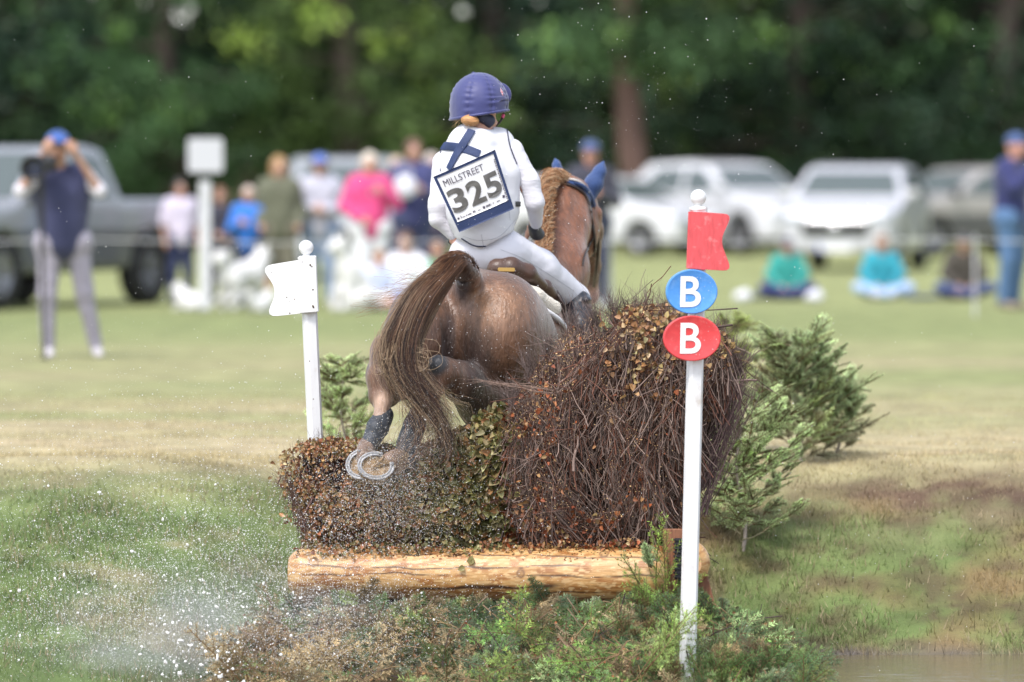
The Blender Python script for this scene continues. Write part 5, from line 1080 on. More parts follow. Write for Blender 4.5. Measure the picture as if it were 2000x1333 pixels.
# white fluffy dogs
fur = mat('white_fur', (.66, .65, .64), rough=.9, var=.06, vscale=20, bump=1, bscale=45, sheen=.3)
def dog(label, px, Y, sc, rot, lying=False, sit=False):
    root = thing('fluffy_dog', label, 'dog', (G(px, Y), Y, 0), rot, 'white fluffy dogs with the spectators'); S = lambda *a: np.array(a) * sc
    s = SDF(S(-.8, -.4, -.05), S(.8, .4, 1.15), .018 * max(sc, .5)); dz = -.30 if lying else 0
    if sit:
        s.cone(S(-.12, 0, .26), S(.10, 0, .56), .22 * sc, .18 * sc, .08).cone(S(.10, 0, .56), S(.20, 0, .80), .14 * sc, .12 * sc, .06); hd = S(.26, 0, .90)
        for q in (-1, 1): s.path([S(.12, q * .10, .5), S(.20, q * .10, .25), S(.20, q * .10, .05), S(.27, q * .10, .04)], [.09 * sc, .06 * sc, .05 * sc, .045 * sc], .04); s.path([S(-.15, q * .14, .2), S(.08, q * .2, .16), S(-.10, q * .18, .06), S(.10, q * .18, .04)], [.13 * sc, .09 * sc, .05 * sc, .045 * sc], .04)
        s.path([S(-.28, 0, .12), S(-.5, 0, .12), S(-.62, .05, .22)], [.07 * sc, .10 * sc, .06 * sc], .05)
    else:
        s.cone(S(-.30, 0, .58 + dz), S(.24, 0, .60 + dz), .20 * sc, .23 * sc, .08).cone(S(.24, 0, .62 + dz), S(.42, 0, .82 + dz), .16 * sc, .13 * sc, .08); hd = S(.50, 0, .90 + dz)
        if not lying:
            for q in (-1, 1):
                s.path([S(.26, q * .11, .5), S(.27, q * .11, .28), S(.26, q * .11, .06), S(.33, q * .11, .035)], [.10 * sc, .062 * sc, .05 * sc, .045 * sc], .04); s.path([S(-.32, q * .11, .5), S(-.24, q * .12, .34), S(-.40, q * .12, .20), S(-.36, q * .12, .05), S(-.29, q * .12, .035)], [.13 * sc, .08 * sc, .05 * sc, .045 * sc, .042 * sc], .04)
        else:
            for q in (-1, 1): s.path([S(.25, q * .14, .12), S(.50, q * .12, .05)], [.07 * sc, .05 * sc], .04); s.path([S(-.25, q * .16, .14), S(-.02, q * .22, .08)], [.12 * sc, .06 * sc], .04)
        s.path([S(-.46, 0, .66 + dz), S(-.56, 0, .86 + dz), S(-.38, 0, .92 + dz)], [.08 * sc, .11 * sc, .07 * sc], .06)
    s.ell(hd, (.13 * sc, .12 * sc, .12 * sc), .05).cone(hd + S(.08, 0, -.03), hd + S(.19, 0, -.05), .06 * sc, .042 * sc, .03)
    for q in (-1, 1): s.cone(hd + S(-.02, q * .08, .08), hd + S(-.02, q * .10, .16), .04 * sc, .015 * sc, .02)
    V, Q = s.apply(lambda f, p: f + .035 * sc * (fbm(p, 14 / sc, 7) - .5)).net(0); mk('body', V, Q, fur, root, None, True, True)
    m = MB(); m.lathe([(.001, .02 * sc), (.018 * sc, .012 * sc), (.02 * sc, 0)], hd + S(.225, 0, -.035), (1, 0, 0), 10); m.build('nose', blk, root, True, True)
    for q in (-1, 1): m = MB(); m.lathe([(.001, .012 * sc), (.012 * sc, .005 * sc), (.014 * sc, 0)], hd + S(.115, q * .05, .03), (1, q * .3, 0), 8); m.build('eye', blk, root, True, True)
dog('large white fluffy dog standing right of the sign post', 474, 59.5, .66, .9)
dog('white fluffy dog lying at the foot of the sign post', 374, 59.2, .42, 2.4, lying=True)
dog('small white dog lying below the notch of the white flag', 508, 58.6, .34, .9, lying=True)
dog('big white dog sitting in front of the pink jacket', 688, 59.3, .78, 3.9, sit=True)
# ================================================================ the horse
HB_ = P(930, 960, 25.6); horse = thing('horse', 'wet chestnut brown horse jumping away over the low hedge with a rider up', 'horse', (HB_[0], 25.6, 0))
def pw(*a): return [P(*q) for q in a]
def rr(*a, Y=25.2): return [Rp(r, Y) for r in a]
lo = P(690, 960, 24.5); hi = P(1215, 290, 24.5)
s = SDF((lo[0], 24.6, P(900, 1010, 25)[2]), (P(1230, 300, 28)[0], 28.35, P(900, 290, 28)[2] + .02), .0115)
# trunk
s.cone(P(925, 610, 25.40), P(995, 640, 26.0), Rp(70, 25.4), Rp(95, 26), .06)
s.cone(P(1000, 665, 25.95), P(1012, 650, 26.6), Rp(103, 26), Rp(98, 26.6), .08)
s.cone(P(1020, 650, 26.6), P(1060, 690, 27.1), Rp(98, 26.6), Rp(80, 27), .08)
# hindquarters
s.ell(P(976, 655, 25.42), (Rp(99, 25.4), .32, Rp(124, 25.4)), .05)
s.ell(P(828, 668, 25.42), (Rp(80, 25.4), .30, Rp(118, 25.4)), .05)
s.cone(P(915, 556, 25.28), P(985, 590, 25.9), Rp(34, 25.2), Rp(46, 25.9), .05)
s.ell(P(1015, 690, 25.55), (Rp(78, 25.5), .25, Rp(110, 25.5)), .06)
# left leg
s.path(pw((800, 700, 25.35), (765, 735, 25.28), (752, 765, 25.18)), rr(72, 47, 34), .05)
s.path(pw((765, 690, 25.2), (746, 735, 25.0), (742, 775, 24.98)), rr(44, 27, 23), .03)
s.cone(P(740, 742, 25.02), P(738, 790, 25.05), Rp(22, 25), Rp(12, 25), .02)
s.path(pw((756, 755, 24.97), (750, 785, 24.95), (738, 830, 24.92), (715, 876, 24.86)), rr(22, 15.5, 14, 15), .02)
s.path(pw((715, 876, 24.86), (708, 893, 24.80)), rr(17, 23), .02)
# right leg: gaskin, hock, cannon
s.path(pw((1000, 770, 25.55), (950, 785, 25.35), (900, 745, 25.12), (868, 724, 25.02)), rr(80, 56, 37, 28), .04)
s.cone(P(855, 712, 24.97), P(866, 735, 25.0), Rp(20, 25), Rp(22, 25), .02)
s.path(pw((860, 735, 25.0), (832, 785, 24.97), (806, 835, 24.92), (790, 890, 24.86)), rr(24, 18, 16, 17), .02)
s.path(pw((790, 890, 24.86), (765, 905, 24.82)), rr(19, 24), .02)
# tail bone root and vulva, cleft
s.path(pw((915, 540, 25.20), (893, 522, 25.08), (862, 540, 25.0), (838, 570, 24.97)), rr(25, 20, 17, 13), .03)
s.cone(P(878, 605, 25.16), P(876, 760, 25.22), Rp(7, 25), Rp(15, 25), .04, 'cut')
s.ell(P(903, 556, 25.16), (Rp(17, 25), .035, Rp(22, 25)), .012, op='cut')
s.ell(P(902, 556, 25.19), (Rp(11, 25), .03, Rp(11, 25)), .015)
s.cone(P(1012, 760, 25.12), P(930, 705, 25.06), .008, .006, .03, 'cut')
s.cone(P(948, 580, 25.08), P(935, 720, 25.03), .006, .004, .04, 'cut')
# chest, shoulders, folded front legs (beyond the tall brush)
s.ell(P(1060, 740, 27.15), (Rp(78, 27), .34, Rp(110, 27)), .08)
for dx in (-45, 45):
    s.path(pw((1060 + dx, 800, 27.2), (1065 + dx, 880, 27.7), (1063 + dx, 930, 27.25), (1060 + dx, 925, 27.05)), rr(42, 24, 15, 20), .04)
# neck and head
s.path(pw((1045, 640, 26.8), (1085, 530, 27.0), (1108, 440, 27.2), (1122, 378, 27.3)), rr(88, 66, 44, 33), .07)
s.path(pw((1062, 600, 26.6), (1075, 500, 26.9), (1095, 400, 27.15), (1108, 360, 27.25)), rr(48, 26, 22, 20), .05)
s.ell(P(1138, 440, 27.42), (Rp(34, 27), .12, Rp(72, 27)), .03)
s.path(pw((1130, 385, 27.4), (1148, 450, 27.62), (1152, 520, 27.80), (1152, 565, 27.92)), rr(35, 32, 23, 19), .03)
s.ell(P(1152, 578, 27.95), (Rp(19, 27), .06, Rp(20, 27)), .03)
s.cone(P(1168, 415, 27.40), P(1163, 500, 27.62), Rp(10, 27), Rp(8, 27), .02)
s.cone(P(1126, 470, 27.18), P(1140, 560, 27.3), .010, .008, .04, 'cut')
HV, HQ = s.net(2)
# coat colour: chestnut with darker points, pale sock, greyish bare skin under the tail, painted rump highlights
C = np.tile(np.array([.128, .061, .034]), (len(HV), 1))
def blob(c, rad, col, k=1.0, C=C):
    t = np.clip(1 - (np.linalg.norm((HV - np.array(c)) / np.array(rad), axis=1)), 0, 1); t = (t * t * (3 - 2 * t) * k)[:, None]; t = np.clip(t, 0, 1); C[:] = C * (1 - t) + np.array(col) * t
n1 = fbm(HV, 6, 5)[:, None]; C *= .48 + .8 * n1
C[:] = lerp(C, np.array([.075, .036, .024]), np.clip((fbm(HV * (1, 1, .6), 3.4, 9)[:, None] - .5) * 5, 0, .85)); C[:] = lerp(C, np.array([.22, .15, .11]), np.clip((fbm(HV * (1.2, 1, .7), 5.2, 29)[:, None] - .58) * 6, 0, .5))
blob(P(962, 600, 25.15), (.30, .3, .20), (.215, .11, .056), 1.1); blob(P(1005, 690, 25.3), (.16, .3, .24), (.20, .10, .052), 1.0); blob(P(932, 730, 25.1), (.13, .3, .28), (.048, .026, .019), 1.4); blob(P(1000, 790, 25.3), (.3, .4, .12), (.05, .026, .018), 1.3)  # highlights painted orange on the rump; inner thigh and gaskin darkened
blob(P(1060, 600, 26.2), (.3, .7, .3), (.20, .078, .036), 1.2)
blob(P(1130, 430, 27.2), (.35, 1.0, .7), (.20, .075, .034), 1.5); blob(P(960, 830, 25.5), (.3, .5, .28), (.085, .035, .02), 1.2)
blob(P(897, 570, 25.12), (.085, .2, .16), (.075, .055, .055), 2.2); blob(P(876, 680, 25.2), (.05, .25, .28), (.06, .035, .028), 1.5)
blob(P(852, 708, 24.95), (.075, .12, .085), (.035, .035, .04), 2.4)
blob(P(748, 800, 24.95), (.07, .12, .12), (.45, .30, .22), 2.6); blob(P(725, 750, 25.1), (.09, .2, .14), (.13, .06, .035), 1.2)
blob(P(1152, 575, 27.95), (.12, .2, .12), (.50, .30, .27), 1.6)
for q in ((790, 895, 24.85), (710, 890, 24.84)): blob(P(*q), (.09, .12, .06), (.13, .085, .055), 2)
coat = mat('horse_coat', attr=True, rough=.40, spec=.6, bump=1.0, bscale=80, stretch=(1, 1, .30), var=.34, vscale=34, bdist=.007, sheen=.15)
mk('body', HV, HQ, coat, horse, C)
HT = bvh(HV, HQ)
# hooves: horn wall, frog, shoe
horn = mat('hoof_horn', (.23, .15, .08), rough=.7, var=.35, vscale=40, bump=.6, bscale=70, attr=False); shoe_m = mat('steel_shoe', (.25, .25, .26), rough=.4, metal=.3, bump=.2, bscale=120, var=.1)
def hoof(px, py, Y, rx, ry, open_a, tilt):
    c = P(px, py, Y); U = np.array([1.0, 0, 0]); 
    nz = norm(np.array([tilt[0], -1, tilt[1]])); X = norm(np.cross(nz, [0, 0, 1])) * -1; X = norm(U - nz * np.dot(U, nz)); Z = norm(np.cross(X, nz)); Z = Z if Z[2] > 0 else -Z
    rX = Rp(rx, Y); rY = Rp(ry, Y) / abs(Z[2]); th = np.linspace(0, 2 * PI, 56, endpoint=False)
    ho = horse.copy(); bpy.data.objects.remove(ho)
    b = MB(); V = []; rings = [(0.10, .004), (.55, .006), (.82, .002), (1.0, 0), (1.04, .012), (1.0, .05), (.86, .095)]
    for k, (r, d) in enumerate(rings):
        q = np.clip((th - open_a + PI) % (2 * PI) - PI, -2, 2); notch = 1 - .16 * np.exp(-(q / .35) ** 2)
        V.append(c + (np.cos(th) * rX * r * notch)[:, None] * X + (np.sin(th) * rY * r * notch)[:, None] * Z - nz * d)
    n = 56; i = np.arange(n); j = (i + 1) % n; b.add(np.concatenate(V), np.concatenate([np.stack([k * n + i, k * n + j, (k + 1) * n + j, (k + 1) * n + i], 1) for k in range(len(rings) - 1)]))
    hf = b.build('hoof', horn, horse)
    od = np.cos(open_a) * rX * X + np.sin(open_a) * rY * Z; b = MB()     # frog: wedge pointing to the toe
    side = norm(np.cross(od, nz)); b.add(np.array([c - od * .35 + nz * .004, c + od * .82 + side * rX * .28 + nz * .007, c + od * .82 - side * rX * .28 + nz * .007, c + od * .5 - nz * .002, c + od * .6 + side * rX * .1 + nz * .012, c + od * .6 - side * rX * .1 + nz * .012]), None, [[0, 1, 4], [0, 4, 3], [0, 3, 5], [0, 5, 2], [4, 1, 3], [5, 3, 2]]); b.build('frog', horn, hf, False)
    a = np.linspace(open_a + .42, open_a + 2 * PI - .42, 60); ctr = c + (np.cos(a) * rX * .93)[:, None] * X + (np.sin(a) * rY * .93)[:, None] * Z + nz * .006
    out = norm((np.cos(a) * rX)[:, None] * X + (np.sin(a) * rY)[:, None] * Z); w_ = .0105 * np.clip(np.minimum(a - a[0], a[-1] - a) * 5 + .6, .6, 1)[:, None]; hgt = .0045
    prof = [(-1, -1), (-1, .7), (-.75, 1), (-.25, 1), (-.12, .35), (.12, .35), (.25, 1), (.75, 1), (1, .7), (1, -1)]
    V = np.stack([ctr + out * w_ * u + nz * hgt * v for u, v in prof], 1).reshape(-1, 3); m_ = len(prof); i, j = np.meshgrid(np.arange(59), np.arange(m_), indexing='ij'); j2 = (j + 1) % m_
    b = MB(); b.add(V, np.stack([i * m_ + j, i * m_ + j2, (i + 1) * m_ + j2, (i + 1) * m_ + j], -1).reshape(-1, 4)); b.add(V[:m_], [[0, 1, 8, 9], [1, 2, 7, 8]]); b.add(V[-m_:], [[0, 1, 8, 9], [1, 2, 7, 8]])
    for k in (2, 57): b.lathe([(.001, .014), (.005, .013), (.0065, .006), (.0065, 0)], ctr[k] + nz * .002, nz, 10)
    for k in (12, 18, 24, 36, 42, 48): b.box(ctr[k] + nz * .0045, (.006, .003, .005))
    b.build('horseshoe', shoe_m, hf, True)
hoof(708, 908, 24.75, 31, 27, 1.15, (-.15, .38)); hoof(734, 911, 24.71, 34.5, 25, .75, (.1, .42))
# tendon boots
boot_m = mat('neoprene_boot', (.035, .04, .05), rough=.55, bump=.3, bscale=160, var=.2, vscale=30)
def legboot(pts, rad, bulges, name='tendon_boot'):
    A = pw(*pts); s = SDF(np.min(A, 0) - .09, np.max(A, 0) + .09, .0055); s.path(A, rr(*rad), .006)
    for px, py, Y, r in bulges: s.ell(P(px, py, Y), (Rp(r, Y), .025, Rp(r * 1.05, Y)), .006)
    s.apply(lambda f, p: f + .002 * (noise(p, 60, 3) - .5)); V, Q = s.net(1); o = mk(name, V, Q, boot_m, horse); b = MB(); return o
legboot([(750, 812, 24.95), (738, 835, 24.92), (722, 868, 24.87), (715, 880, 24.86)], (19, 22, 17, 15), [(734, 836, 24.875, 15), (725, 858, 24.86, 13)])
legboot([(818, 806, 24.96), (810, 830, 24.93), (797, 868, 24.89), (792, 900, 24.86)], (18, 22, 23, 21), [(803, 832, 24.88, 16), (795, 858, 24.86, 16), (788, 884, 24.84, 17)])
# dock with short brown hair, then the long tail
def strands(name, guides, n, wid, colfn, rad, parent, K=26, jit=.004, sides=3, clump=0.0, fl=0.0, m=None):
    g = np.array([cr(np.array([P(*q) for q in gd]), K) for gd in guides])      # (G,K,3)
    own = m is None; m = m or MB(); u = RNG.random(n) * (len(guides) - 1); i = np.minimum(u.astype(int), len(guides) - 2); f = (u - i)[:, None, None]
    base = g[i] * (1 - f) + g[i + 1] * f; t = np.linspace(0, 1, K)[None, :, None]
    cl = ((u + RNG.normal(0, .16, n)).clip(0, len(guides) - 1) * (n // 14) / max(1, len(guides) - 1)).astype(int); ctr = RNG.normal(0, 1, (cl.max() + 1, 3)) * wid; off = ctr[cl][:, None] * (.3 + .4 * t + 1.3 * t ** 2) + RNG.normal(0, wid * .30, (n, 1, 3)) * (.5 + clump * t)
    ph = RNG.uniform(0, 6, (n, 1, 3)); cph = RNG.uniform(0, 6, (cl.max() + 1, 3))[cl][:, None]
    wav = jit * np.sin(t * (5 + 1.2 * cph[..., :1]) + cph) * 1.6 * t + jit * .5 * np.sin(t * 19 + ph) * t
    pts = base + off + wav
    if fl > 0: k = RNG.random(n) < .2; pts[k] += RNG.normal(0, fl, (k.sum(), 1, 3)) * t ** 2
    end = np.clip(RNG.beta(2.0, 1.5, n), .3, 1); ts = np.linspace(0, 1, K)[None] * end[:, None]; idx = ts * (K - 1); a = np.minimum(idx.astype(int), K - 2); fr = (idx - a)[..., None]; pts = np.take_along_axis(pts, a[..., None], 1) * (1 - fr) + np.take_along_axis(pts, a[..., None] + 1, 1) * fr
    R = rad * RNG.uniform(.7, 1.3, (n, 1)) * np.linspace(1.1, .45, K)[None]; m.tubes(pts, R, sides, colfn(u / max(1, len(guides) - 1), cl, t[0, :, 0], n, K))
    return m.build(name, hair_m, parent) if own else m
hair_m = mat('horse_hair', attr=True, rough=.45, spec=.4)
TAILB = np.array([.105, .050, .030]); TAILD = np.array([.03, .02, .018]); TAILR = np.array([.26, .125, .06]); BLON = np.array([.42, .30, .19])
def tailcol(u, cl, t, n, K):
    rc = np.clip(RNG.random(cl.max() + 1)[cl] * .55 + RNG.random(n) * .45, 0, 1); rc = np.clip((rc - .5) * 1.5 + .5, 0, 1); root = np.where((rc < .6)[:, None], TAILB, TAILR); tip = np.where((rc < .45)[:, None], TAILD, np.where((rc < .72)[:, None], TAILB * 1.3, BLON))
    tip = np.where(((u < .22) | (u > .80))[:, None] & (RNG.random(n) < .5)[:, None], BLON * RNG.uniform(.7, 1.15, (n, 1)), tip); T = np.clip((t - .12) * 2.6, 0, 1)[None, :, None]
    return (root[:, None] * (1 - T) + tip[:, None] * T) * RNG.uniform(.7, 1.35, (n, 1, 1))
GT = [[(880, 508, 25.02), (815, 550, 24.92), (765, 625, 24.86), (733, 690, 24.84), (740, 728, 24.84), (768, 752, 24.83)],
      [(885, 510, 25.00), (812, 565, 24.90), (768, 645, 24.82), (755, 705, 24.80), (785, 752, 24.78), (825, 790, 24.77), (862, 835, 24.77), (868, 870, 24.77)],
      [(892, 512, 24.98), (825, 575, 24.88), (790, 650, 24.80), (785, 715, 24.77), (815, 770, 24.75), (850, 820, 24.75), (870, 880, 24.74), (852, 925, 24.70)],
      [(898, 516, 24.98), (842, 585, 24.88), (808, 660, 24.82), (803, 715, 24.78), (826, 765, 24.76), (858, 810, 24.76), (872, 860, 24.75), (858, 915, 24.73)],
      [(905, 520, 25.0), (858, 590, 24.93), (828, 650, 24.88), (818, 700, 24.84), (838, 745, 24.82), (872, 782, 24.82), (905, 800, 24.82), (925, 838, 24.84)]]
tm = MB(); strands('tail', GT, 2800, .020, tailcol, .0007, horse, m=tm, fl=.055, clump=1.0, jit=.014)
strands('tail', [GT[1], GT[2], GT[3]], 600, .016, lambda u, cl, t, n, K: np.broadcast_to(lerp(TAILB, TAILD, np.clip(t * 1.6, 0, 1)[None, :, None]), (n, K, 3)) * RNG.uniform(.6, 1.6, (n, 1, 1)), .0009, horse, m=tm)
# loops of pale hair and a few flying ones
for k in range(14):
    x0, y0 = RNG.uniform(728, 760), RNG.uniform(665, 700); w_ = RNG.uniform(8, 30); q = [(x0, y0 - 30, 24.78), (x0 - w_ * .3, y0 + 10, 24.77), (x0 - w_ * .1, y0 + 35, 24.76), (x0 + w_ * .7, y0 + 32, 24.76), (x0 + w_, y0 + 5, 24.77)]
    tm.tubes(cr(pw(*q), 18)[None], .0008, 3, BLON * RNG.uniform(.7, 1.2))
for k in range(9):
    x0, y0 = RNG.uniform(812, 836), RNG.uniform(660, 690); w_ = RNG.uniform(5, 26); q = [(x0, y0, 24.78), (x0 + w_, y0 + 5, 24.77), (x0 + w_ * 1.2, y0 + 25, 24.76), (x0 + w_ * .4, y0 + 38, 24.76), (x0 - 8, y0 + 34, 24.77)]
    tm.tubes(cr(pw(*q), 18)[None], .0008, 3, BLON * RNG.uniform(.6, 1.1))
for k in range(70):
    a = RNG.uniform(0, 1); x0, y0 = lerp(870, 790, a), lerp(520, 590, a); q = [(x0, y0, 24.95), (x0 - RNG.uniform(10, 50), y0 + RNG.uniform(-10, 20), 24.9), (x0 - RNG.uniform(50, 120), y0 + RNG.uniform(-15, 45), 24.86)]
    tm.tubes(cr(pw(*q), 12)[None], .00055, 3, lerp(TAILR, BLON, RNG.random()))
for k in range(70):
    x0, y0 = RNG.uniform(780, 870), RNG.uniform(750, 800); q = [(x0, y0, 24.76), (x0 + RNG.uniform(-5, 30), y0 + 50, 24.74), (x0 + RNG.uniform(-30, 40), y0 + 95, 24.73), (x0 + RNG.uniform(-60, 30), y0 + RNG.uniform(110, 160), 24.71)]
    tm.tubes(cr(pw(*q), 16)[None], .0007, 3, random.choice([TAILD, TAILB, TAILR, BLON * .8]))
tm.build('tail', hair_m, horse)
dm = MB(); n = 2600
gd = cr(pw((925, 535, 25.16), (905, 508, 25.06), (880, 508, 25.00), (850, 535, 24.96), (818, 580, 24.93)), 60); i = RNG.integers(2, 55, n); t_ = norm(gd[np.minimum(i + 1, 59)] - gd[i]); u_ = norm(np.cross(t_, spherepts(n))); p0 = gd[i] + u_ * Rp(15, 25) + (0, 0, -.008); d_ = norm(t_ * .9 + u_ * .35 + (0, 0, -.15))
L_ = RNG.uniform(.03, .07, n)[:, None, None]; tt = np.linspace(0, 1, 5)[None, :, None]; dm.tubes(p0[:, None] + d_[:, None] * L_ * tt + np.array([0, 0, -.012]) * tt ** 2, np.linspace(.0011, .0004, 5), 3, np.where(RNG.random((n, 1)) < .3, TAILR, TAILB * .9) * RNG.uniform(.6, 1.5, (n, 1))); dm.build('dock_hair', hair_m, horse)
# mane
mm = MB(); n = 3600; a = RNG.random(n); crest = cr(pw((1108, 352, 27.22), (1092, 345, 27.15), (1078, 372, 27.02), (1074, 420, 26.88), (1073, 475, 26.76), (1068, 520, 26.66)), 100); c0 = crest[(a * 99).astype(int)] + RNG.normal(0, .012, (n, 3))
up = np.clip(1 - a * 1.8, 0, 1); sc_ = Rp(1, 27); q1 = c0 + np.stack([-(14 + 12 * up) * sc_, -.03 + 0 * a, (4 + 16 * up) * sc_], 1) + RNG.normal(0, .008, (n, 3)); q2 = q1 + np.stack([-(3 + 8 * up) * sc_, -.03 + 0 * a, -(26 - 6 * up) * sc_], 1) + RNG.normal(0, .008, (n, 3)); q3 = q2 + np.stack([(3) * sc_ + 0 * a, 0 * a, -(34 - 10 * up) * sc_], 1) + RNG.normal(0, .012, (n, 3))
t = np.linspace(0, 1, 10)[None, :, None]; bez = (1 - t) ** 3 * c0[:, None] + 3 * t * (1 - t) ** 2 * q1[:, None] + 3 * t * t * (1 - t) * q2[:, None] + t ** 3 * q3[:, None]
mc = np.array([.34, .16, .07]) * RNG.uniform(.3, 1.7, (n, 1)); pale = RNG.random(n) < .3 + .3 * up; mc[pale] = np.array([.60, .40, .24]) * RNG.uniform(.7, 1.2, (pale.sum(), 1)); mm.tubes(bez, np.linspace(.0014, .0006, 10), 3, mc[:, None] * np.linspace(.9, 1.15, 10)[None, :, None]); mm.build('mane', hair_m, horse)
# fly veil with pointed ears
veil = mat('blue_veil', (.025, .065, .20), rough=.7, bump=.5, bscale=220, var=.15, vscale=25, sheen=.3); navyb = mat('navy_binding', (.015, .02, .06), rough=.6, bump=.3, bscale=200)
def ear(pts, rad):
    A = pw(*pts); s = SDF(np.min(A, 0) - .08, np.max(A, 0) + .08, .0065); s.path(A, rr(*rad), .02); dv = norm(A[-1] - A[0]); s.path([a + np.array([-.006, .034, .004]) for a in A], [r * .72 for r in rr(*rad)], .012, 'cut'); V, Q = s.net(1); return mk('ear_cover', V, Q, veil, horse)
ear([(1094, 362, 27.26), (1090, 342, 27.26), (1087, 322, 27.26), (1084, 308, 27.26)], (16, 14, 8, 1)); ear([(1150, 385, 27.38), (1160, 358, 27.38), (1172, 334, 27.38), (1180, 313, 27.38)], (15, 19, 13, 1))
def hug(px_list, w, th, m, name, parent, tree, off=.002, K=24, col=None, sides=None):
    """strap lying on a surface, following photo points"""
    q = cr(np.array(px_list, float), K); C_, N_ = [], []
    for a, b_ in q:
        p, nn = hit(tree, a, b_, off)
        if p is None:
            if not C_: continue
            break
        C_.append(p); N_.append(nn)
    if len(C_) < 3: return None
    C_ = np.array(C_); N_ = np.array(N_); T = norm(np.gradient(C_, axis=0)); S = norm(np.cross(T, N_)); N2 = norm(np.cross(S, T)); prof = [(-1, 0), (-1, .7), (-.85, 1), (.85, 1), (1, .7), (1, 0)]
    V = np.stack([C_ + S * w / 2 * u + N2 * th * v for u, v in prof], 1).reshape(-1, 3); m_ = 6; i, j = np.meshgrid(np.arange(len(C_) - 1), np.arange(m_), indexing='ij'); j2 = (j + 1) % m_
    mb = MB(); mb.add(V, np.stack([i * m_ + j, i * m_ + j2, (i + 1) * m_ + j2, (i + 1) * m_ + j], -1).reshape(-1, 4)); mb.add(V[:6], [[0, 1, 4, 5], [1, 2, 3, 4]]); mb.add(V[-6:], [[0, 1, 4, 5], [1, 2, 3, 4]]); return mb.build(name, m, parent, True)
leather = mat('black_leather', (.03, .02, .018), rough=.4, bump=.2, bscale=120)
bro = horse
b1 = hug([(1103, 352), (1120, 358), (1138, 368), (1150, 388), (1156, 405)], .030, .006, veil, 'ear_veil', horse, HT); b2 = hug([(1106, 362), (1124, 368), (1140, 380), (1148, 398), (1152, 415)], .014, .008, leather, 'headpiece', horse, HT, .004)
hug([(1152, 410), (1156, 440), (1160, 470), (1160, 500)], .016, .006, leather, 'cheekpiece', horse, HT, .004); hug([(1158, 462), (1150, 480), (1140, 500), (1136, 520)], .010, .005, leather, 'throat_lash', horse, HT, .004)
def tube_px(pts, r, m, name, parent, K=24, sides=8): mb = MB(); mb.tubes(cr(pw(*pts), K)[None], r, sides); return mb.build(name, m, parent)
tube_px([(1108, 354, 27.22), (1125, 356, 27.20), (1142, 366, 27.22), (1155, 385, 27.28), (1160, 402, 27.34)], .012, veil, 'veil_band', horse); tube_px([(1106, 350, 27.21), (1124, 352, 27.19), (1140, 361, 27.21), (1150, 376, 27.24)], .006, mat('cream_trim', (.5, .48, .46), rough=.7), 'veil_piping', horse)
tube_px([(1158, 398, 27.35), (1162, 430, 27.40), (1167, 455, 27.42), (1168, 490, 27.5), (1164, 530, 27.6), (1160, 560, 27.75)], .008, leather, 'bridle_strap', horse); tube_px([(1167, 450, 27.4), (1150, 480, 27.3), (1138, 510, 27.2), (1134, 530, 27.2)], .005, leather, 'rein', horse)
tube_px([(1160, 405, 27.35), (1167, 430, 27.42), (1173, 450, 27.5), (1172, 470, 27.55)], .006, leather, 'browband', horse)
m = MB(); m.lathe([(.010, -.003), (.014, 0), (.010, .003)], P(1165, 452, 27.38), (0, -1, 0), 16, (.5, .5, .5)); m.build('buckle', chrome, horse)
# saddle
sad = thing('saddle', 'dark brown jumping saddle with brass plate over a sheepskin pad on the horses back', 'saddle', P(1010, 560, 25.9)); brown = mat('brown_leather', (.075, .040, .028), rough=.38, bump=.2, bscale=90, var=.2, vscale=8)
s = SDF(P(920, 620, 25.6) - .12, P(1150, 480, 26.7) + .15, .0075)
s.path(pw((956, 532, 25.80), (970, 524, 25.74), (998, 524, 25.72), (1030, 534, 25.76), (1060, 558, 25.86)), rr(9, 17, 21, 18, 10), .02); s.path(pw((1000, 530, 25.82), (1015, 540, 26.1), (1040, 520, 26.5)), rr(20, 22, 18), .05)
s.cone(P(1040, 545, 25.86), P(1082, 585, 26.02), Rp(13, 26), Rp(12, 26), .04); s.cone(P(1065, 560, 25.95), P(1112, 640, 26.2), Rp(14, 26), Rp(10, 26), .03); V, Q = s.net(1); SV, SQ = V, Q; mk('seat', V, Q, brown, sad)
m = MB(); c = P(989, 527, 25.640); m.prism(rounded([(-.04, -.009), (.04, -.009), (.04, .009), (-.04, .009)], [.008] * 4), c, (1, .15, -.02), (0, 0, 1), (0, -.004, 0), bev=.001); m.build('name_plate', mat('brass', (.60, .38, .12), rough=.3, metal=.7), sad, False)
s = SDF(P(940, 660, 25.5) - .1, P(1150, 500, 26.8) + .1, .009); s.path(pw((975, 542, 25.70), (1010, 556, 25.72), (1045, 578, 25.76), (1084, 602, 25.84)), rr(6, 12, 15, 14), .03); s.path(pw((1000, 560, 25.95), (1060, 590, 26.1)), rr(14, 16), .03)
V, Q = s.apply(lambda f, p: f + .005 * (noise(p, 90, 3) - .5)).net(0); mk('sheepskin_pad', V, Q, mat('sheepskin', (.72, .66, .56), rough=.95, bump=1, bscale=130, sheen=.4), sad)
tube_px([(1050, 597, 25.74), (1075, 612, 25.78), (1095, 628, 25.84), (1108, 650, 25.95), (1115, 690, 26.0)], [.012] * 1, mat('white_cloth_edge', (.75, .74, .76), rough=.8), 'saddle_cloth', sad)
tube_px([(1085, 570, 26.0), (1098, 590, 25.98), (1102, 610, 26.0), (1108, 640, 26.0)], .012, leather, 'stirrup_leather', sad)

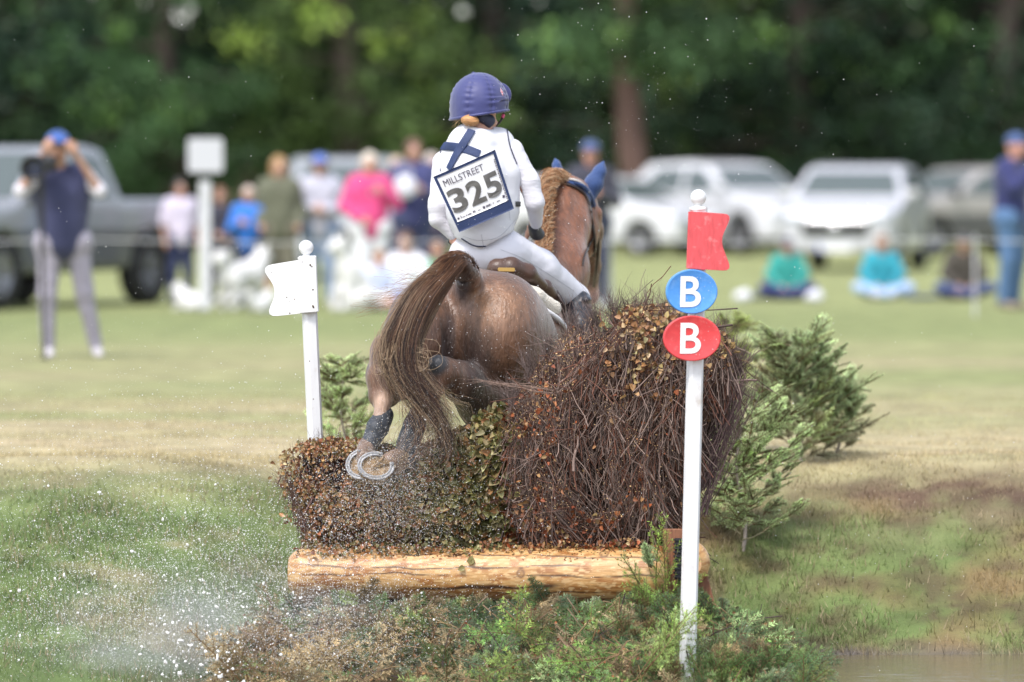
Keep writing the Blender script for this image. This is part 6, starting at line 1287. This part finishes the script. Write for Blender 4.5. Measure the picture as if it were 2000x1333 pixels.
# ================================================================ the rider
rider = thing('person', 'rider in white vest and breeches, navy helmet and number bib, seen from behind', 'person', P(945, 530, 25.95)); YQ = 25.95
wv_ = mat('white_vest', (.70, .70, .74), rough=.75, bump=.25, bscale=9, bdist=.010, var=.03, vscale=8); ws = mat('white_shirt', (.70, .69, .74), rough=.7, bump=.45, bscale=26, stretch=(.6, 1, 2.4), bdist=.008); wb_ = mat('white_breeches', (.70, .69, .74), rough=.65, bump=.25, bscale=22, stretch=(1.2, 1, 1.6), bdist=.006)
def box_(s1): return s1
BX = (P(815, 720, 25.3) - .05, P(1180, 130, 26.9) + .1)
lo_ = np.minimum(*BX); hi_ = np.maximum(*BX); lo_[1] = 25.55; hi_[1] = 26.75
# skin body
s = SDF(lo_, hi_, .010); q_ = lambda *a: P(*a)
s.ell(q_(936, 205, 26.0), (Rp(36, 26), .095, Rp(44, 26)), .02); s.cone(q_(935, 262, 26.0), q_(936, 235, 26.0), Rp(26, 26), Rp(25, 26), .03); s.cone(q_(950, 235, 26.06), q_(965, 242, 26.10), Rp(20, 26), Rp(9, 26), .02)
s.ell(q_(964, 233, 26.03), (Rp(5, 26), .012, Rp(11, 26)), .006)
s.cone(q_(930, 310, 26.0), q_(940, 440, 25.98), Rp(55, 26), Rp(50, 26), .05); s.path([q_(866, 322, 26.0), q_(857, 410, 25.98), q_(885, 458, 26.12)], rr(20, 16, 11), .02); s.path([q_(1002, 300, 26.0), q_(1042, 392, 26.0), q_(1044, 436, 26.25)], rr(20, 16, 11), .02)
for (ax_, ay_, aY, dx) in ((889, 466, 25.98, 1), (1045, 450, 26.32, -1)):
    c = q_(ax_, ay_, aY); s.ell(c + (0, .03, -.01), (.030, .045, .024), .012)
    for k in range(4): f0 = c + np.array([dx * (.012 + .004 * k), .03 + .012 * k, .014 - .013 * k]); s.path([f0, f0 + (dx * .022, .02, -.008), f0 + (dx * .014, .014, -.03)], [.0085, .008, .007], .004)
    s.path([c + (dx * .01, .02, .02), c + (dx * .03, .035, .02), c + (dx * .035, .045, .0)], [.009, .0085, .007], .006)
s.path([q_(975, 500, 26.0), q_(1122, 578, 26.32), q_(1138, 690, 26.25)], rr(38, 20, 15), .03); s.path([q_(920, 500, 26.0), q_(870, 600, 26.45), q_(850, 720, 26.4)], rr(36, 20, 15), .03)
V, Q = s.net(1); mk('body', V, Q, skin_m, rider, np.tile(np.array([.60, .33, .25]), (len(V), 1)) * (.93 + .14 * noise(V, 40, 3)[:, None]))
def folds(f, p, a=.006): return f + a * 1.5 * (noise(p * (1, 1, 2.2), 20, 5) - .5) + a * .6 * (noise(p, 55, 6) - .5)
# breeches
s = SDF(lo_, hi_, .0072); s.ell(q_(925, 500, 25.96), (Rp(40, 26), .115, Rp(42, 26)), .04); s.ell(q_(975, 497, 25.96), (Rp(55, 26), .125, Rp(42, 26)), .04); s.cone(q_(940, 455, 26.03), q_(950, 490, 26.03), Rp(48, 26), Rp(50, 26), .04)
s.path([q_(982, 494, 25.98), q_(1050, 527, 26.15), q_(1126, 582, 26.34)], rr(50, 41, 27), .03); s.cone(q_(1126, 582, 26.34), q_(1132, 625, 26.3), Rp(25, 26), Rp(20, 26), .02); s.path([q_(915, 500, 26.0), q_(865, 590, 26.45), q_(860, 640, 26.4)], rr(40, 25, 20), .03)
s.cone(q_(948, 480, 25.80), q_(950, 530, 25.80), .003, .003, .02, 'cut'); BV, BQ = s.apply(lambda f, p: folds(f, p, .0022)).net(1); mk('breeches', BV, BQ, wb_, rider); BT = bvh(BV, BQ)
# shirt sleeves and collar
s = SDF(lo_, hi_, .0072); s.cone(q_(930, 320, 26.0), q_(935, 430, 26.0), Rp(60, 26), Rp(52, 26), .05)
s.path([q_(868, 318, 26.0), q_(856, 400, 25.96), q_(856, 428, 25.97), q_(882, 458, 25.98)], rr(24, 20, 18, 12), .02); s.path([q_(998, 295, 26.0), q_(1033, 355, 26.0), q_(1044, 395, 26.0), q_(1047, 436, 26.22)], rr(25, 21, 19, 13), .02)
V, Q = s.apply(lambda f, p: folds(f, p, .0028)).net(1); mk('shirt', V, Q, ws, rider)
# vest
s = SDF(lo_, hi_, .0062); s.path([q_(925, 292, 25.98), q_(930, 350, 25.97), q_(938, 410, 25.95), q_(945, 446, 25.93)], rr(56, 68, 66, 60), .04); s.path([q_(878, 300, 26.0), q_(885, 360, 25.98)], rr(20, 30), .03); s.path([q_(975, 282, 26.0), q_(985, 340, 25.98), q_(980, 410, 25.97)], rr(32, 32, 36), .03)
s.path([q_(940, 268, 26.02), q_(972, 272, 26.02)], rr(20, 20), .03); s.cone(q_(900, 275, 26.0), q_(925, 272, 26.0), Rp(16, 26), Rp(16, 26), .03); s.cone(q_(936, 230, 25.95), q_(936, 262, 26.0), Rp(27, 26), Rp(24, 26), .01, 'cut')
for a_, b__ in (((915, 470, 25.84), (1010, 430, 25.84)),): pass
s.apply(lambda f, p: np.maximum(f, (P(940, 486, 26)[2] + np.abs(p[..., 0] - P(940, 486, 26)[0]) * np.where(p[..., 0] > P(940, 486, 26)[0], .55, .42) - p[..., 2])))
VV, VQ = s.apply(lambda f, p: folds(f, p, .0016)).net(1); vest = mk('vest', VV, VQ, wv_, rider); VT = bvh(VV, VQ)
navy = mat('navy_webbing', (.017, .034, .105), rough=.6, bump=.3, bscale=300)
hug([(862, 286), (885, 287), (910, 292), (937, 302)], Rp(17, 26), .004, navy, 'cross_strap', rider, VT); hug([(922, 256), (908, 278), (893, 302), (878, 332)], Rp(17, 26), .004, navy, 'cross_strap', rider, VT, .006)
pip = navyb
hug([(989, 250), (994, 280), (1001, 302), (1009, 322)], .005, .003, pip, 'piping', rider, VT); hug([(862, 290), (861, 310), (861, 335)], .005, .003, pip, 'piping', rider, VT)
hug([(902, 466), (925, 479), (945, 481), (970, 474), (995, 455), (1008, 440)], .006, .003, pip, 'piping', rider, VT); hug([(1006, 399), (1016, 399), (1027, 399)], Rp(10, 26), .003, blk, 'bib_elastic', rider, VT, .003)
seam_m = mat('vest_seam', (.46, .46, .50), rough=.8)
hug([(962, 300), (975, 340), (990, 385), (996, 430)], .0022, .0008, seam_m, 'seam', rider, VT, .0006); hug([(905, 462), (935, 470), (975, 462), (1008, 428)], .0022, .0008, seam_m, 'seam', rider, VT, .0006); hug([(940, 458), (942, 470), (945, 482)], .0022, .0008, seam_m, 'seam', rider, VT, .0006)
hug([(978, 488), (1020, 505), (1070, 535), (1120, 568)], .0022, .0008, seam_m, 'seam', rider, BT, .0006)
# number bib: thin board-like square hanging on the back
co4 = [P(846, 346, 25.70), P(967, 293, 25.70), P(1004, 408, 25.73), P(897, 454, 25.72)]; c_ = sum(co4) / 4
bn = norm(np.cross(co4[1] - co4[0], co4[3] - co4[0])); bn = bn if bn[1] < 0 else -bn
def bib(u, v, d=0.0):
    """u to the right, v up, d out"""
    p = (co4[3] * (1 - u) + co4[2] * u) * (1 - v) + (co4[0] * (1 - u) + co4[1] * u) * v
    return p + bn * (.020 * (1 - (2 * u - 1) ** 2) + .004 * math.sin(u * 9 + v * 4) * (1 - abs(2 * v - 1)) + d)
def sheet(u0, u1, v0, v1, d, th, name, m, N=34, parent=rider):
    U = np.linspace(u0, u1, N); W_ = np.linspace(v0, v1, N); A = np.array([[bib(u, v, d) for v in W_] for u in U]).reshape(-1, 3); B = A - bn * th; k = (np.arange(N - 1)[:, None] * N + np.arange(N - 1)[None]).ravel(); q = np.stack([k, k + N, k + N + 1, k + 1], 1); mb = MB(); n = N * N
    ed = []
    idx = lambda i, j: i * N + j
    for i in range(N - 1): ed += [[idx(i, 0), idx(i + 1, 0), idx(i + 1, 0) + n, idx(i, 0) + n], [idx(i, N - 1) + n, idx(i + 1, N - 1) + n, idx(i + 1, N - 1), idx(i, N - 1)], [idx(0, i) + n, idx(0, i + 1) + n, idx(0, i + 1), idx(0, i)], [idx(N - 1, i), idx(N - 1, i + 1), idx(N - 1, i + 1) + n, idx(N - 1, i) + n]]
    mb.add(np.concatenate([A, B]), np.concatenate([q, q[:, ::-1] + n, np.array(ed)]), None, (.5, .5, .5)); return mb.build(name, m, parent, True)
bibo = sheet(0, 1, 0, 1, 0, .006, 'number_bib', navy); paper = mat('bib_paper', (.74, .74, .76), rough=.35, coat=.4, var=.02, bump=.08, bscale=12)
sheet(.045, .955, .165, .955, .003, .002, 'bib_paper', paper, parent=bibo); ink = mat('grey_ink', (.105, .10, .095), rough=.4, var=.25, vscale=30); ink2 = mat('dark_ink', (.06, .05, .08), rough=.4); chk = mat('dark_trim_print', (.03, .04, .07), rough=.5)
for t_, u0, u1, v0, v1, bo in (('MILLSTREET', .10, .75, .775, .885, 0), ('3', .065, .335, .30, .70, .03), ('2', .375, .635, .30, .70, .03), ('5', .67, .925, .30, .70, .03)):
    tv = text_mesh(t_, 1, bo); put_text(*tv, lambda u, v: bib(u0 + (u1 - u0) * u, v0 + (v1 - v0) * v, .0062), 'bib_text' if len(t_) > 1 else 'bib_digit', ink2 if len(t_) > 1 else ink, bibo)
mb = MB()
def patch(u0, u1, v0, v1, d=.0056): P4 = np.array([bib(u0, v0 - .035, d), bib(u1, v0 - .035, d), bib(u1, v1 - .035, d), bib(u0, v1 - .035, d)]); mb.add(P4, [[0, 1, 2, 3]])
for u0, u1, v0, v1 in ((.07, .10, .235, .265), (.13, .14, .235, .28), (.15, .20, .24, .25), (.25, .31, .24, .255), (.345, .365, .24, .27), (.37, .385, .24, .27), (.43, .47, .24, .25), (.52, .555, .235, .275), (.575, .595, .24, .27), (.60, .62, .24, .27), (.625, .65, .24, .27), (.70, .71, .25, .27), (.77, .82, .25, .262), (.88, .92, .27, .31), (.22, .235, .237, .258), (.66, .665, .24, .265)): patch(u0, u1, v0, v1)
for k in range(22): v = .22 + k * .033; patch(.93 + .006 * (k % 2), .95, v - .03, v - .01)
mb.build('sponsor_print', ink2, bibo, False)
# helmet with silk
H0 = P(936, 203, 26.02); silk = mat('navy_silk', (.036, .042, .155), rough=.55, bump=.25, bscale=16, var=.08, vscale=12, bdist=.01, sheen=.3)
nu, nv = 120, 50; A_, B_ = np.meshgrid(np.linspace(0, 2 * PI, nu, endpoint=False), np.linspace(-.28, PI / 2, nv), indexing='ij')
seams = np.array([-1.95, -1.12, -.35, .5, 1.35, 2.2, 3.1]); 
ds = np.min(np.abs((A_[..., None] - seams + PI) % (2 * PI) - PI), -1); lowr = np.clip((B_ + .28) / 1.9, 0, 1)
puff = 1 - .055 * np.exp(-(ds * np.cos(B_) / .035) ** 2) + .02 * np.sin(B_ * 34 + A_ * 3) * np.exp(-(ds * np.cos(B_) / .16) ** 2) + .02 * np.cos(ds * 2) * np.cos(B_)
rX, rY_, rZ = Rp(57, 26), .150, Rp(61, 26); sk = np.where(B_ < 0, 1 + .05 * B_, np.cos(B_)); sk = np.clip(sk, 0, 1)
zz = np.where(B_ < 0, B_ * Rp(78, 26), np.sin(B_) * rZ); V = np.stack([H0[0] + np.cos(A_) * rX * sk * puff, H0[1] + np.sin(A_) * rY_ * sk * puff, H0[2] + zz * 1.0 + .012 * np.cos(A_) * (B_ < .2)], -1)
V[..., 2] += np.where(B_ < 0, .010 * np.cos(A_ * 1.0), 0); fr = .0
i, j = np.meshgrid(np.arange(nu), np.arange(nv - 1), indexing='ij'); i2 = (i + 1) % nu; hm = MB(); hm.add(V.reshape(-1, 3), np.stack([i * nv + j, i2 * nv + j, i2 * nv + j + 1, i * nv + j + 1], -1).reshape(-1, 4))
hem = V[:, 0] ; inn = hem * (1, 1, 1); cc = inn.mean(0); ring2 = cc + (inn - cc) * .93 + (0, 0, .006); n = nu; ii = np.arange(n); hm.add(np.concatenate([hem, ring2]), np.stack([ii, ii + n, (ii + 1) % n + n, (ii + 1) % n], 1))
hel = hm.build('helmet_cover', silk, rider); m = MB(); m.tubes(np.concatenate([hem, hem[:1]])[None], .0065, 8); m.build('hem', silk, hel)
m = MB(); m.lathe([(.001, .008), (.008, .006), (.0105, 0), (.008, -.005)], P(925, 144, 26.02), (0, -.1, 1), 14); m.build('button', silk, hel)
# peak at the front right
s = SDF(P(985, 215, 26.2) - .12, P(985, 160, 26.2) + .12, .006); s.ell(P(973, 186, 26.10), (Rp(26, 26), .080, Rp(25, 26)), .01); s.ell(P(962, 190, 26.05), (Rp(25, 26), .085, Rp(26, 26)), .008, op='cut'); V, Q = s.net(1)
mk('peak', V, Q, silk, hel)
HTb = bvh(np.array([v.co[:] for v in hel.data.vertices]) + np.array(rider.location), [list(p.vertices) for p in hel.data.polygons])
fl, fn_ = hit(HTb, 979, 181, .003)
if fl is not None:
    a_ = norm(np.cross([0, 0, 1], fn_)); up_ = np.cross(fn_, a_); m = MB(); m.prism([(-.008, -.0), (0, -.020), (.010, .002), (.0, .022)], fl, a_, up_, fn_ * .001, (.7, .5, .55)); fo = m.build('flag_patch', mat('patch_white', (.75, .68, .72), rough=.6), hel, False)
    m = MB(); m.prism([(-.0015, -.016), (.0015, -.016), (.0015, .018), (-.0015, .018)], fl + fn_ * .0012, a_, up_, fn_ * .0006, (.7, .1, .15)); m.prism([(-.007, -.002), (.008, -.002), (.008, .002), (-.007, .002)], fl + fn_ * .0012, a_, up_, fn_ * .0007, (.7, .1, .15)); m.build('patch_cross', mat('patch_red', (.6, .06, .1), rough=.6), fo, False)
# harness, ear, bun, chin strap
s = SDF(P(895, 262, 25.8), P(990, 215, 26.2), .005); s.path(pw((908, 224, 25.95), (915, 245, 25.97)), rr(12, 6), .01); s.path(pw((940, 228, 25.93), (955, 236, 25.95), (952, 247, 25.97)), rr(12, 12, 7), .01); V, Q = s.net(1); mk('neck_harness', V, Q, mat('grey_navy_harness', (.035, .04, .075), rough=.6), rider)
s = SDF(P(895, 262, 25.75), P(965, 215, 26.1), .004); s.ell(P(918, 236, 25.89), (Rp(18, 26), .03, Rp(11.5, 26)), .005, R=rotm('Y', .12)); V, Q = s.apply(lambda f, p: f + .0012 * np.sin((p[..., 2] + .3 * p[..., 0]) * 900) + .002 * (noise(p, 120, 3) - .5)).net(1)
bun_m = mat('ginger_hair', (.46, .23, .09), rough=.45, var=.35, vscale=40, stretch=(.6, 1, 5), bump=.5, bscale=90); mk('hair_bun', V, Q, bun_m, rider)
m = MB()
for k in range(9): x0 = RNG.uniform(898, 910); q = [(x0, 230, 25.93), (x0 - RNG.uniform(5, 22), 232 + RNG.uniform(-4, 8), 25.92), (x0 - RNG.uniform(8, 26), 236 + RNG.uniform(-6, 20), 25.92)]; m.tubes(cr(pw(*q), 8)[None], .0005, 3, (.45, .3, .15))
m.build('loose_hair', hair_m, rider)
tube_px([(984, 214, 26.1), (983, 226, 26.11), (977, 238, 26.10), (968, 247, 26.08)], .0055, leather, 'chin_strap', rider); tube_px([(983.5, 224, 26.105), (981, 231, 26.10)], .0078, mat('pink_rubber', (.75, .10, .25), rough=.5), 'strap_ring', rider, 6)
m = MB(); m.lathe([(.001, .004), (.006, .002), (.006, 0)], P(985, 213, 26.09), (0, -1, 0), 10); m.build('buckle', chrome, rider)
tube_px([(962, 224, 26.02), (958, 234, 26.01), (962, 244, 26.02)], .0028, mat('pink_rubber', (.75, .10, .25)), 'ear_edge', rider)
# gloves, watch, boots
s = SDF(P(1030, 470, 26.1) - .05, P(1062, 430, 26.5) + .05, .006); s.cone(P(1043, 442, 26.27), P(1047, 455, 26.36), Rp(12, 26), Rp(14, 26), .01).ell(P(1050, 458, 26.38), (.035, .05, .03), .01); V, Q = s.net(1); mk('glove', V, Q, mat('dark_glove', (.045, .05, .065), rough=.6), rider)
m = MB(); m.tubes(cr(pw((878, 472, 26.08), (886, 477, 26.07), (894, 474, 26.09)), 10)[None], .010, 8); m.build('wrist_watch', blk, rider)
bl = mat('black_boot', (.028, .032, .042), rough=.32, bump=.3, bscale=30)
s = SDF(P(1090, 790, 26.2) - .12, P(1175, 560, 26.3) + .12, .007); s.path(pw((1128, 592, 26.30), (1134, 640, 26.26), (1140, 740, 26.2)), rr(28, 26, 17), .02); s.cone(P(1140, 760, 26.2), P(1148, 768, 26.42), Rp(17, 26), Rp(14, 26), .02); s.ell(P(1145, 585, 26.27), (.028, .05, .02), .008); V, Q = s.apply(lambda f, p: f + .005 * (noise(p * (1, 1, 3), 30, 3) - .5)).net(1); mk('riding_boot', V, Q, bl, rider)
s = SDF(P(810, 800, 26.2) - .1, P(890, 620, 26.6) + .1, .009); s.path(pw((860, 640, 26.4), (850, 740, 26.4)), rr(25, 17), .02); s.cone(P(850, 760, 26.4), P(848, 768, 26.6), Rp(17, 26), Rp(14, 26), .02); V, Q = s.net(1); mk('riding_boot', V, Q, bl, rider)

# ================================================================ spray
def drops(n, fn, rmin, rmax, pw_=3.0, big=False):
    c = fn(n); r = rmin + (rmax - rmin) * RNG.random(len(c)) ** pw_; N = len(c)
    if not big:
        o = np.array([[1, 0, 0], [0, 1, 0], [-1, 0, 0], [0, -1, 0], [0, 0, 1], [0, 0, -1.0]]); T = np.array([[0, 1, 4], [1, 2, 4], [2, 3, 4], [3, 0, 4], [1, 0, 5], [2, 1, 5], [3, 2, 5], [0, 3, 5]])
    else:
        th = np.linspace(0, 2 * PI, 10, endpoint=False); o = [[0, 0, 1.0]]; 
        for p_ in (.55, 1.1, 1.6, 2.1, 2.6): o += [[math.sin(p_) * math.cos(a), math.sin(p_) * math.sin(a), math.cos(p_)] for a in th]
        o += [[0, 0, -1.0]]; o = np.array(o); T = [[0, 1 + i, 1 + (i + 1) % 10] for i in range(10)]
        for k in range(4): T += sum([[[1 + k * 10 + i, 1 + (k + 1) * 10 + i, 1 + (k + 1) * 10 + (i + 1) % 10], [1 + k * 10 + i, 1 + (k + 1) * 10 + (i + 1) % 10, 1 + k * 10 + (i + 1) % 10]] for i in range(10)], [])
        T += [[51, 41 + (i + 1) % 10, 41 + i] for i in range(10)]; T = np.array(T)
    sq = RNG.uniform(.75, 1.35, (N, 1, 3)); V = o[None] * sq * r[:, None, None]
    if big: ax_ = norm(RNG.normal(0, 1, (N, 1, 3)) * (.6, .3, 1)); V = V + ax_ * (V * ax_).sum(-1, keepdims=True) * RNG.uniform(0, .85, (N, 1, 1)) ** 2; V = V * (1 + .9 * (noise((V + c[:, None] * 7).reshape(-1, 3), 160, 3).reshape(V.shape[:2])[..., None] - .5))
    V = (V + c[:, None]).reshape(-1, 3); return V, (np.arange(N)[:, None, None] * len(o) + T[None]).reshape(-1, 3)
def at_px(x, y, Y): 
    u, v = (x - 1000) / F, (666.5 - y) / F; d = np.stack([u, v * _s + _c, v * _c - _s], -1); return np.array([0, 0, CAMZ]) + d * (Y / d[:, 1])[:, None]
def cloud(cx, cy, sx, sy, Yc=24.4, sY=.25): return lambda n: at_px(cx + RNG.normal(0, sx, n), cy + RNG.normal(0, sy, n), Yc + RNG.normal(0, sY, n))
sp = MB()
for n, fn, a, b_, pw_, bg_ in ((42000, cloud(400, 1330, 260, 170), .0009, .0030, 4, False), (24000, cloud(360, 1150, 270, 160), .0008, .0030, 5, False), (13000, cloud(620, 1250, 120, 95, 24.0, .08), .0008, .0022, 4, False), (5000, cloud(560, 1050, 220, 120, 24.5, .2), .0008, .0020, 4, False),
        (5000, cloud(745, 940, 60, 50, 24.6, .06), .0006, .0019, 4, False), (4000, cloud(780, 1000, 90, 55, 24.6, .06), .0006, .0018, 4, False), (2500, cloud(830, 850, 60, 60, 24.7, .08), .0006, .0013, 4, False),
        (330, cloud(330, 1190, 150, 110, 24.0, .12), .0018, .0065, 4, True), (150, cloud(390, 1270, 55, 75, 23.9, .1), .0020, .0085, 3, True), (60, cloud(600, 1200, 160, 70, 24.1, .1), .002, .005, 3, True),
        (900, lambda n: at_px(RNG.uniform(0, 2000, n), RNG.uniform(0, 1333, n), RNG.uniform(24, 26, n)), .0007, .0028, 5, False), (320, cloud(1230, 210, 130, 150, 24.9, .4), .0007, .0034, 5, False), (500, cloud(1650, 1000, 250, 200, 24.9, .5), .0008, .0026, 4, False), (700, cloud(950, 620, 120, 120, 24.8, .1), .0008, .0022, 4, False), (1500, cloud(200, 900, 220, 220, 24.8, .4), .0007, .0022, 5, False)):
    V, T = drops(n, fn, a, b_, pw_, bg_); sp.add(V, None, T, (.9, .9, .9))
spray_m = mat('spray_drop', (.93, .93, .92), rough=.15, spec=.8, trans=.1)
tag(sp.build('water_spray', spray_m), 'splash of white water drops thrown up at the lower left and behind the horse', 'water spray', kind='stuff')
# sandy grit flung off the hooves
V, T = drops(2600, cloud(760, 985, 75, 55, 24.66, .05), .0008, .0026, 3); V2, T2 = drops(900, cloud(745, 900, 45, 45, 24.68, .05), .0007, .0022, 3); g_ = MB(); g_.add(V, None, T); g_.add(V2, None, T2)
tag(g_.build('flung_grit', mat('wet_sand', (.50, .36, .18), rough=.8)), 'yellowish sand grains flung down from the horses hind hooves', 'grit', kind='stuff')
tube_px([(762, 938, 24.66), (775, 925, 24.66), (800, 924, 24.66), (830, 924, 24.68), (860, 905, 24.70)], .003, mat('pale_root', (.55, .45, .36), rough=.7), 'torn_twig', None) if False else None
# fine mist where the splash is thickest
def mist(name, c, r, dens, label):
    th = np.linspace(0, 2 * PI, 24, endpoint=False); V = []; 
    for p_ in np.linspace(0, PI, 14): V += [[c[0] + r[0] * math.sin(p_) * math.cos(a), c[1] + r[1] * math.sin(p_) * math.sin(a), c[2] + r[2] * math.cos(p_)] for a in th]
    i, j = np.meshgrid(np.arange(13), np.arange(24), indexing='ij'); j2 = (j + 1) % 24; Q = np.stack([i * 24 + j, (i + 1) * 24 + j, (i + 1) * 24 + j2, i * 24 + j2], -1).reshape(-1, 4)
    m_ = bpy.data.materials.new(name); m_.use_nodes = True; nt = m_.node_tree; nt.nodes.clear(); o_ = nt.nodes.new('ShaderNodeOutputMaterial'); v_ = nt.nodes.new('ShaderNodeVolumePrincipled'); v_.inputs['Color'].default_value = (.95, .95, .95, 1); v_.inputs['Anisotropy'].default_value = 0
    tc = nt.nodes.new('ShaderNodeTexCoord'); mp = nt.nodes.new('ShaderNodeVectorMath'); mp.operation = 'SUBTRACT'; mp.inputs[1].default_value = tuple(c); nt.links.new(tc.outputs['Object'], mp.inputs[0]); dv = nt.nodes.new('ShaderNodeVectorMath'); dv.operation = 'DIVIDE'; dv.inputs[1].default_value = tuple(r); nt.links.new(mp.outputs[0], dv.inputs[0])
    ln = nt.nodes.new('ShaderNodeVectorMath'); ln.operation = 'LENGTH'; nt.links.new(dv.outputs[0], ln.inputs[0]); mr = nt.nodes.new('ShaderNodeMapRange'); mr.interpolation_type = 'SMOOTHERSTEP'; mr.inputs['From Min'].default_value = 1.0; mr.inputs['From Max'].default_value = .1; mr.inputs['To Min'].default_value = 0; mr.inputs['To Max'].default_value = dens; nt.links.new(ln.outputs['Value'], mr.inputs['Value'])
    no = nt.nodes.new('ShaderNodeTexNoise'); no.inputs['Scale'].default_value = 3.5; no.inputs['Detail'].default_value = 4; nt.links.new(tc.outputs['Object'], no.inputs['Vector']); m2 = nt.nodes.new('ShaderNodeMapRange'); m2.inputs['From Min'].default_value = .35; m2.inputs['From Max'].default_value = .7; nt.links.new(no.outputs['Fac'], m2.inputs['Value']); mu = nt.nodes.new('ShaderNodeMath'); mu.operation = 'MULTIPLY'; nt.links.new(mr.outputs['Result'], mu.inputs[0]); nt.links.new(m2.outputs['Result'], mu.inputs[1])
    nt.links.new(mu.outputs[0], v_.inputs['Density']); nt.links.new(v_.outputs[0], o_.inputs['Volume'])
    o = mk(name, np.array(V), Q, m_); return tag(o, label, 'mist', kind='stuff')
mist('spray_mist', P(430, 1330, 24.35), (1.25, .38, .70), 2.6, 'soft white mist of spray hanging at the lower left')
mist('hoof_mist', P(775, 885, 24.70), (.26, .10, .20), 1.8, 'faint mist of spray around the horses hind hooves')
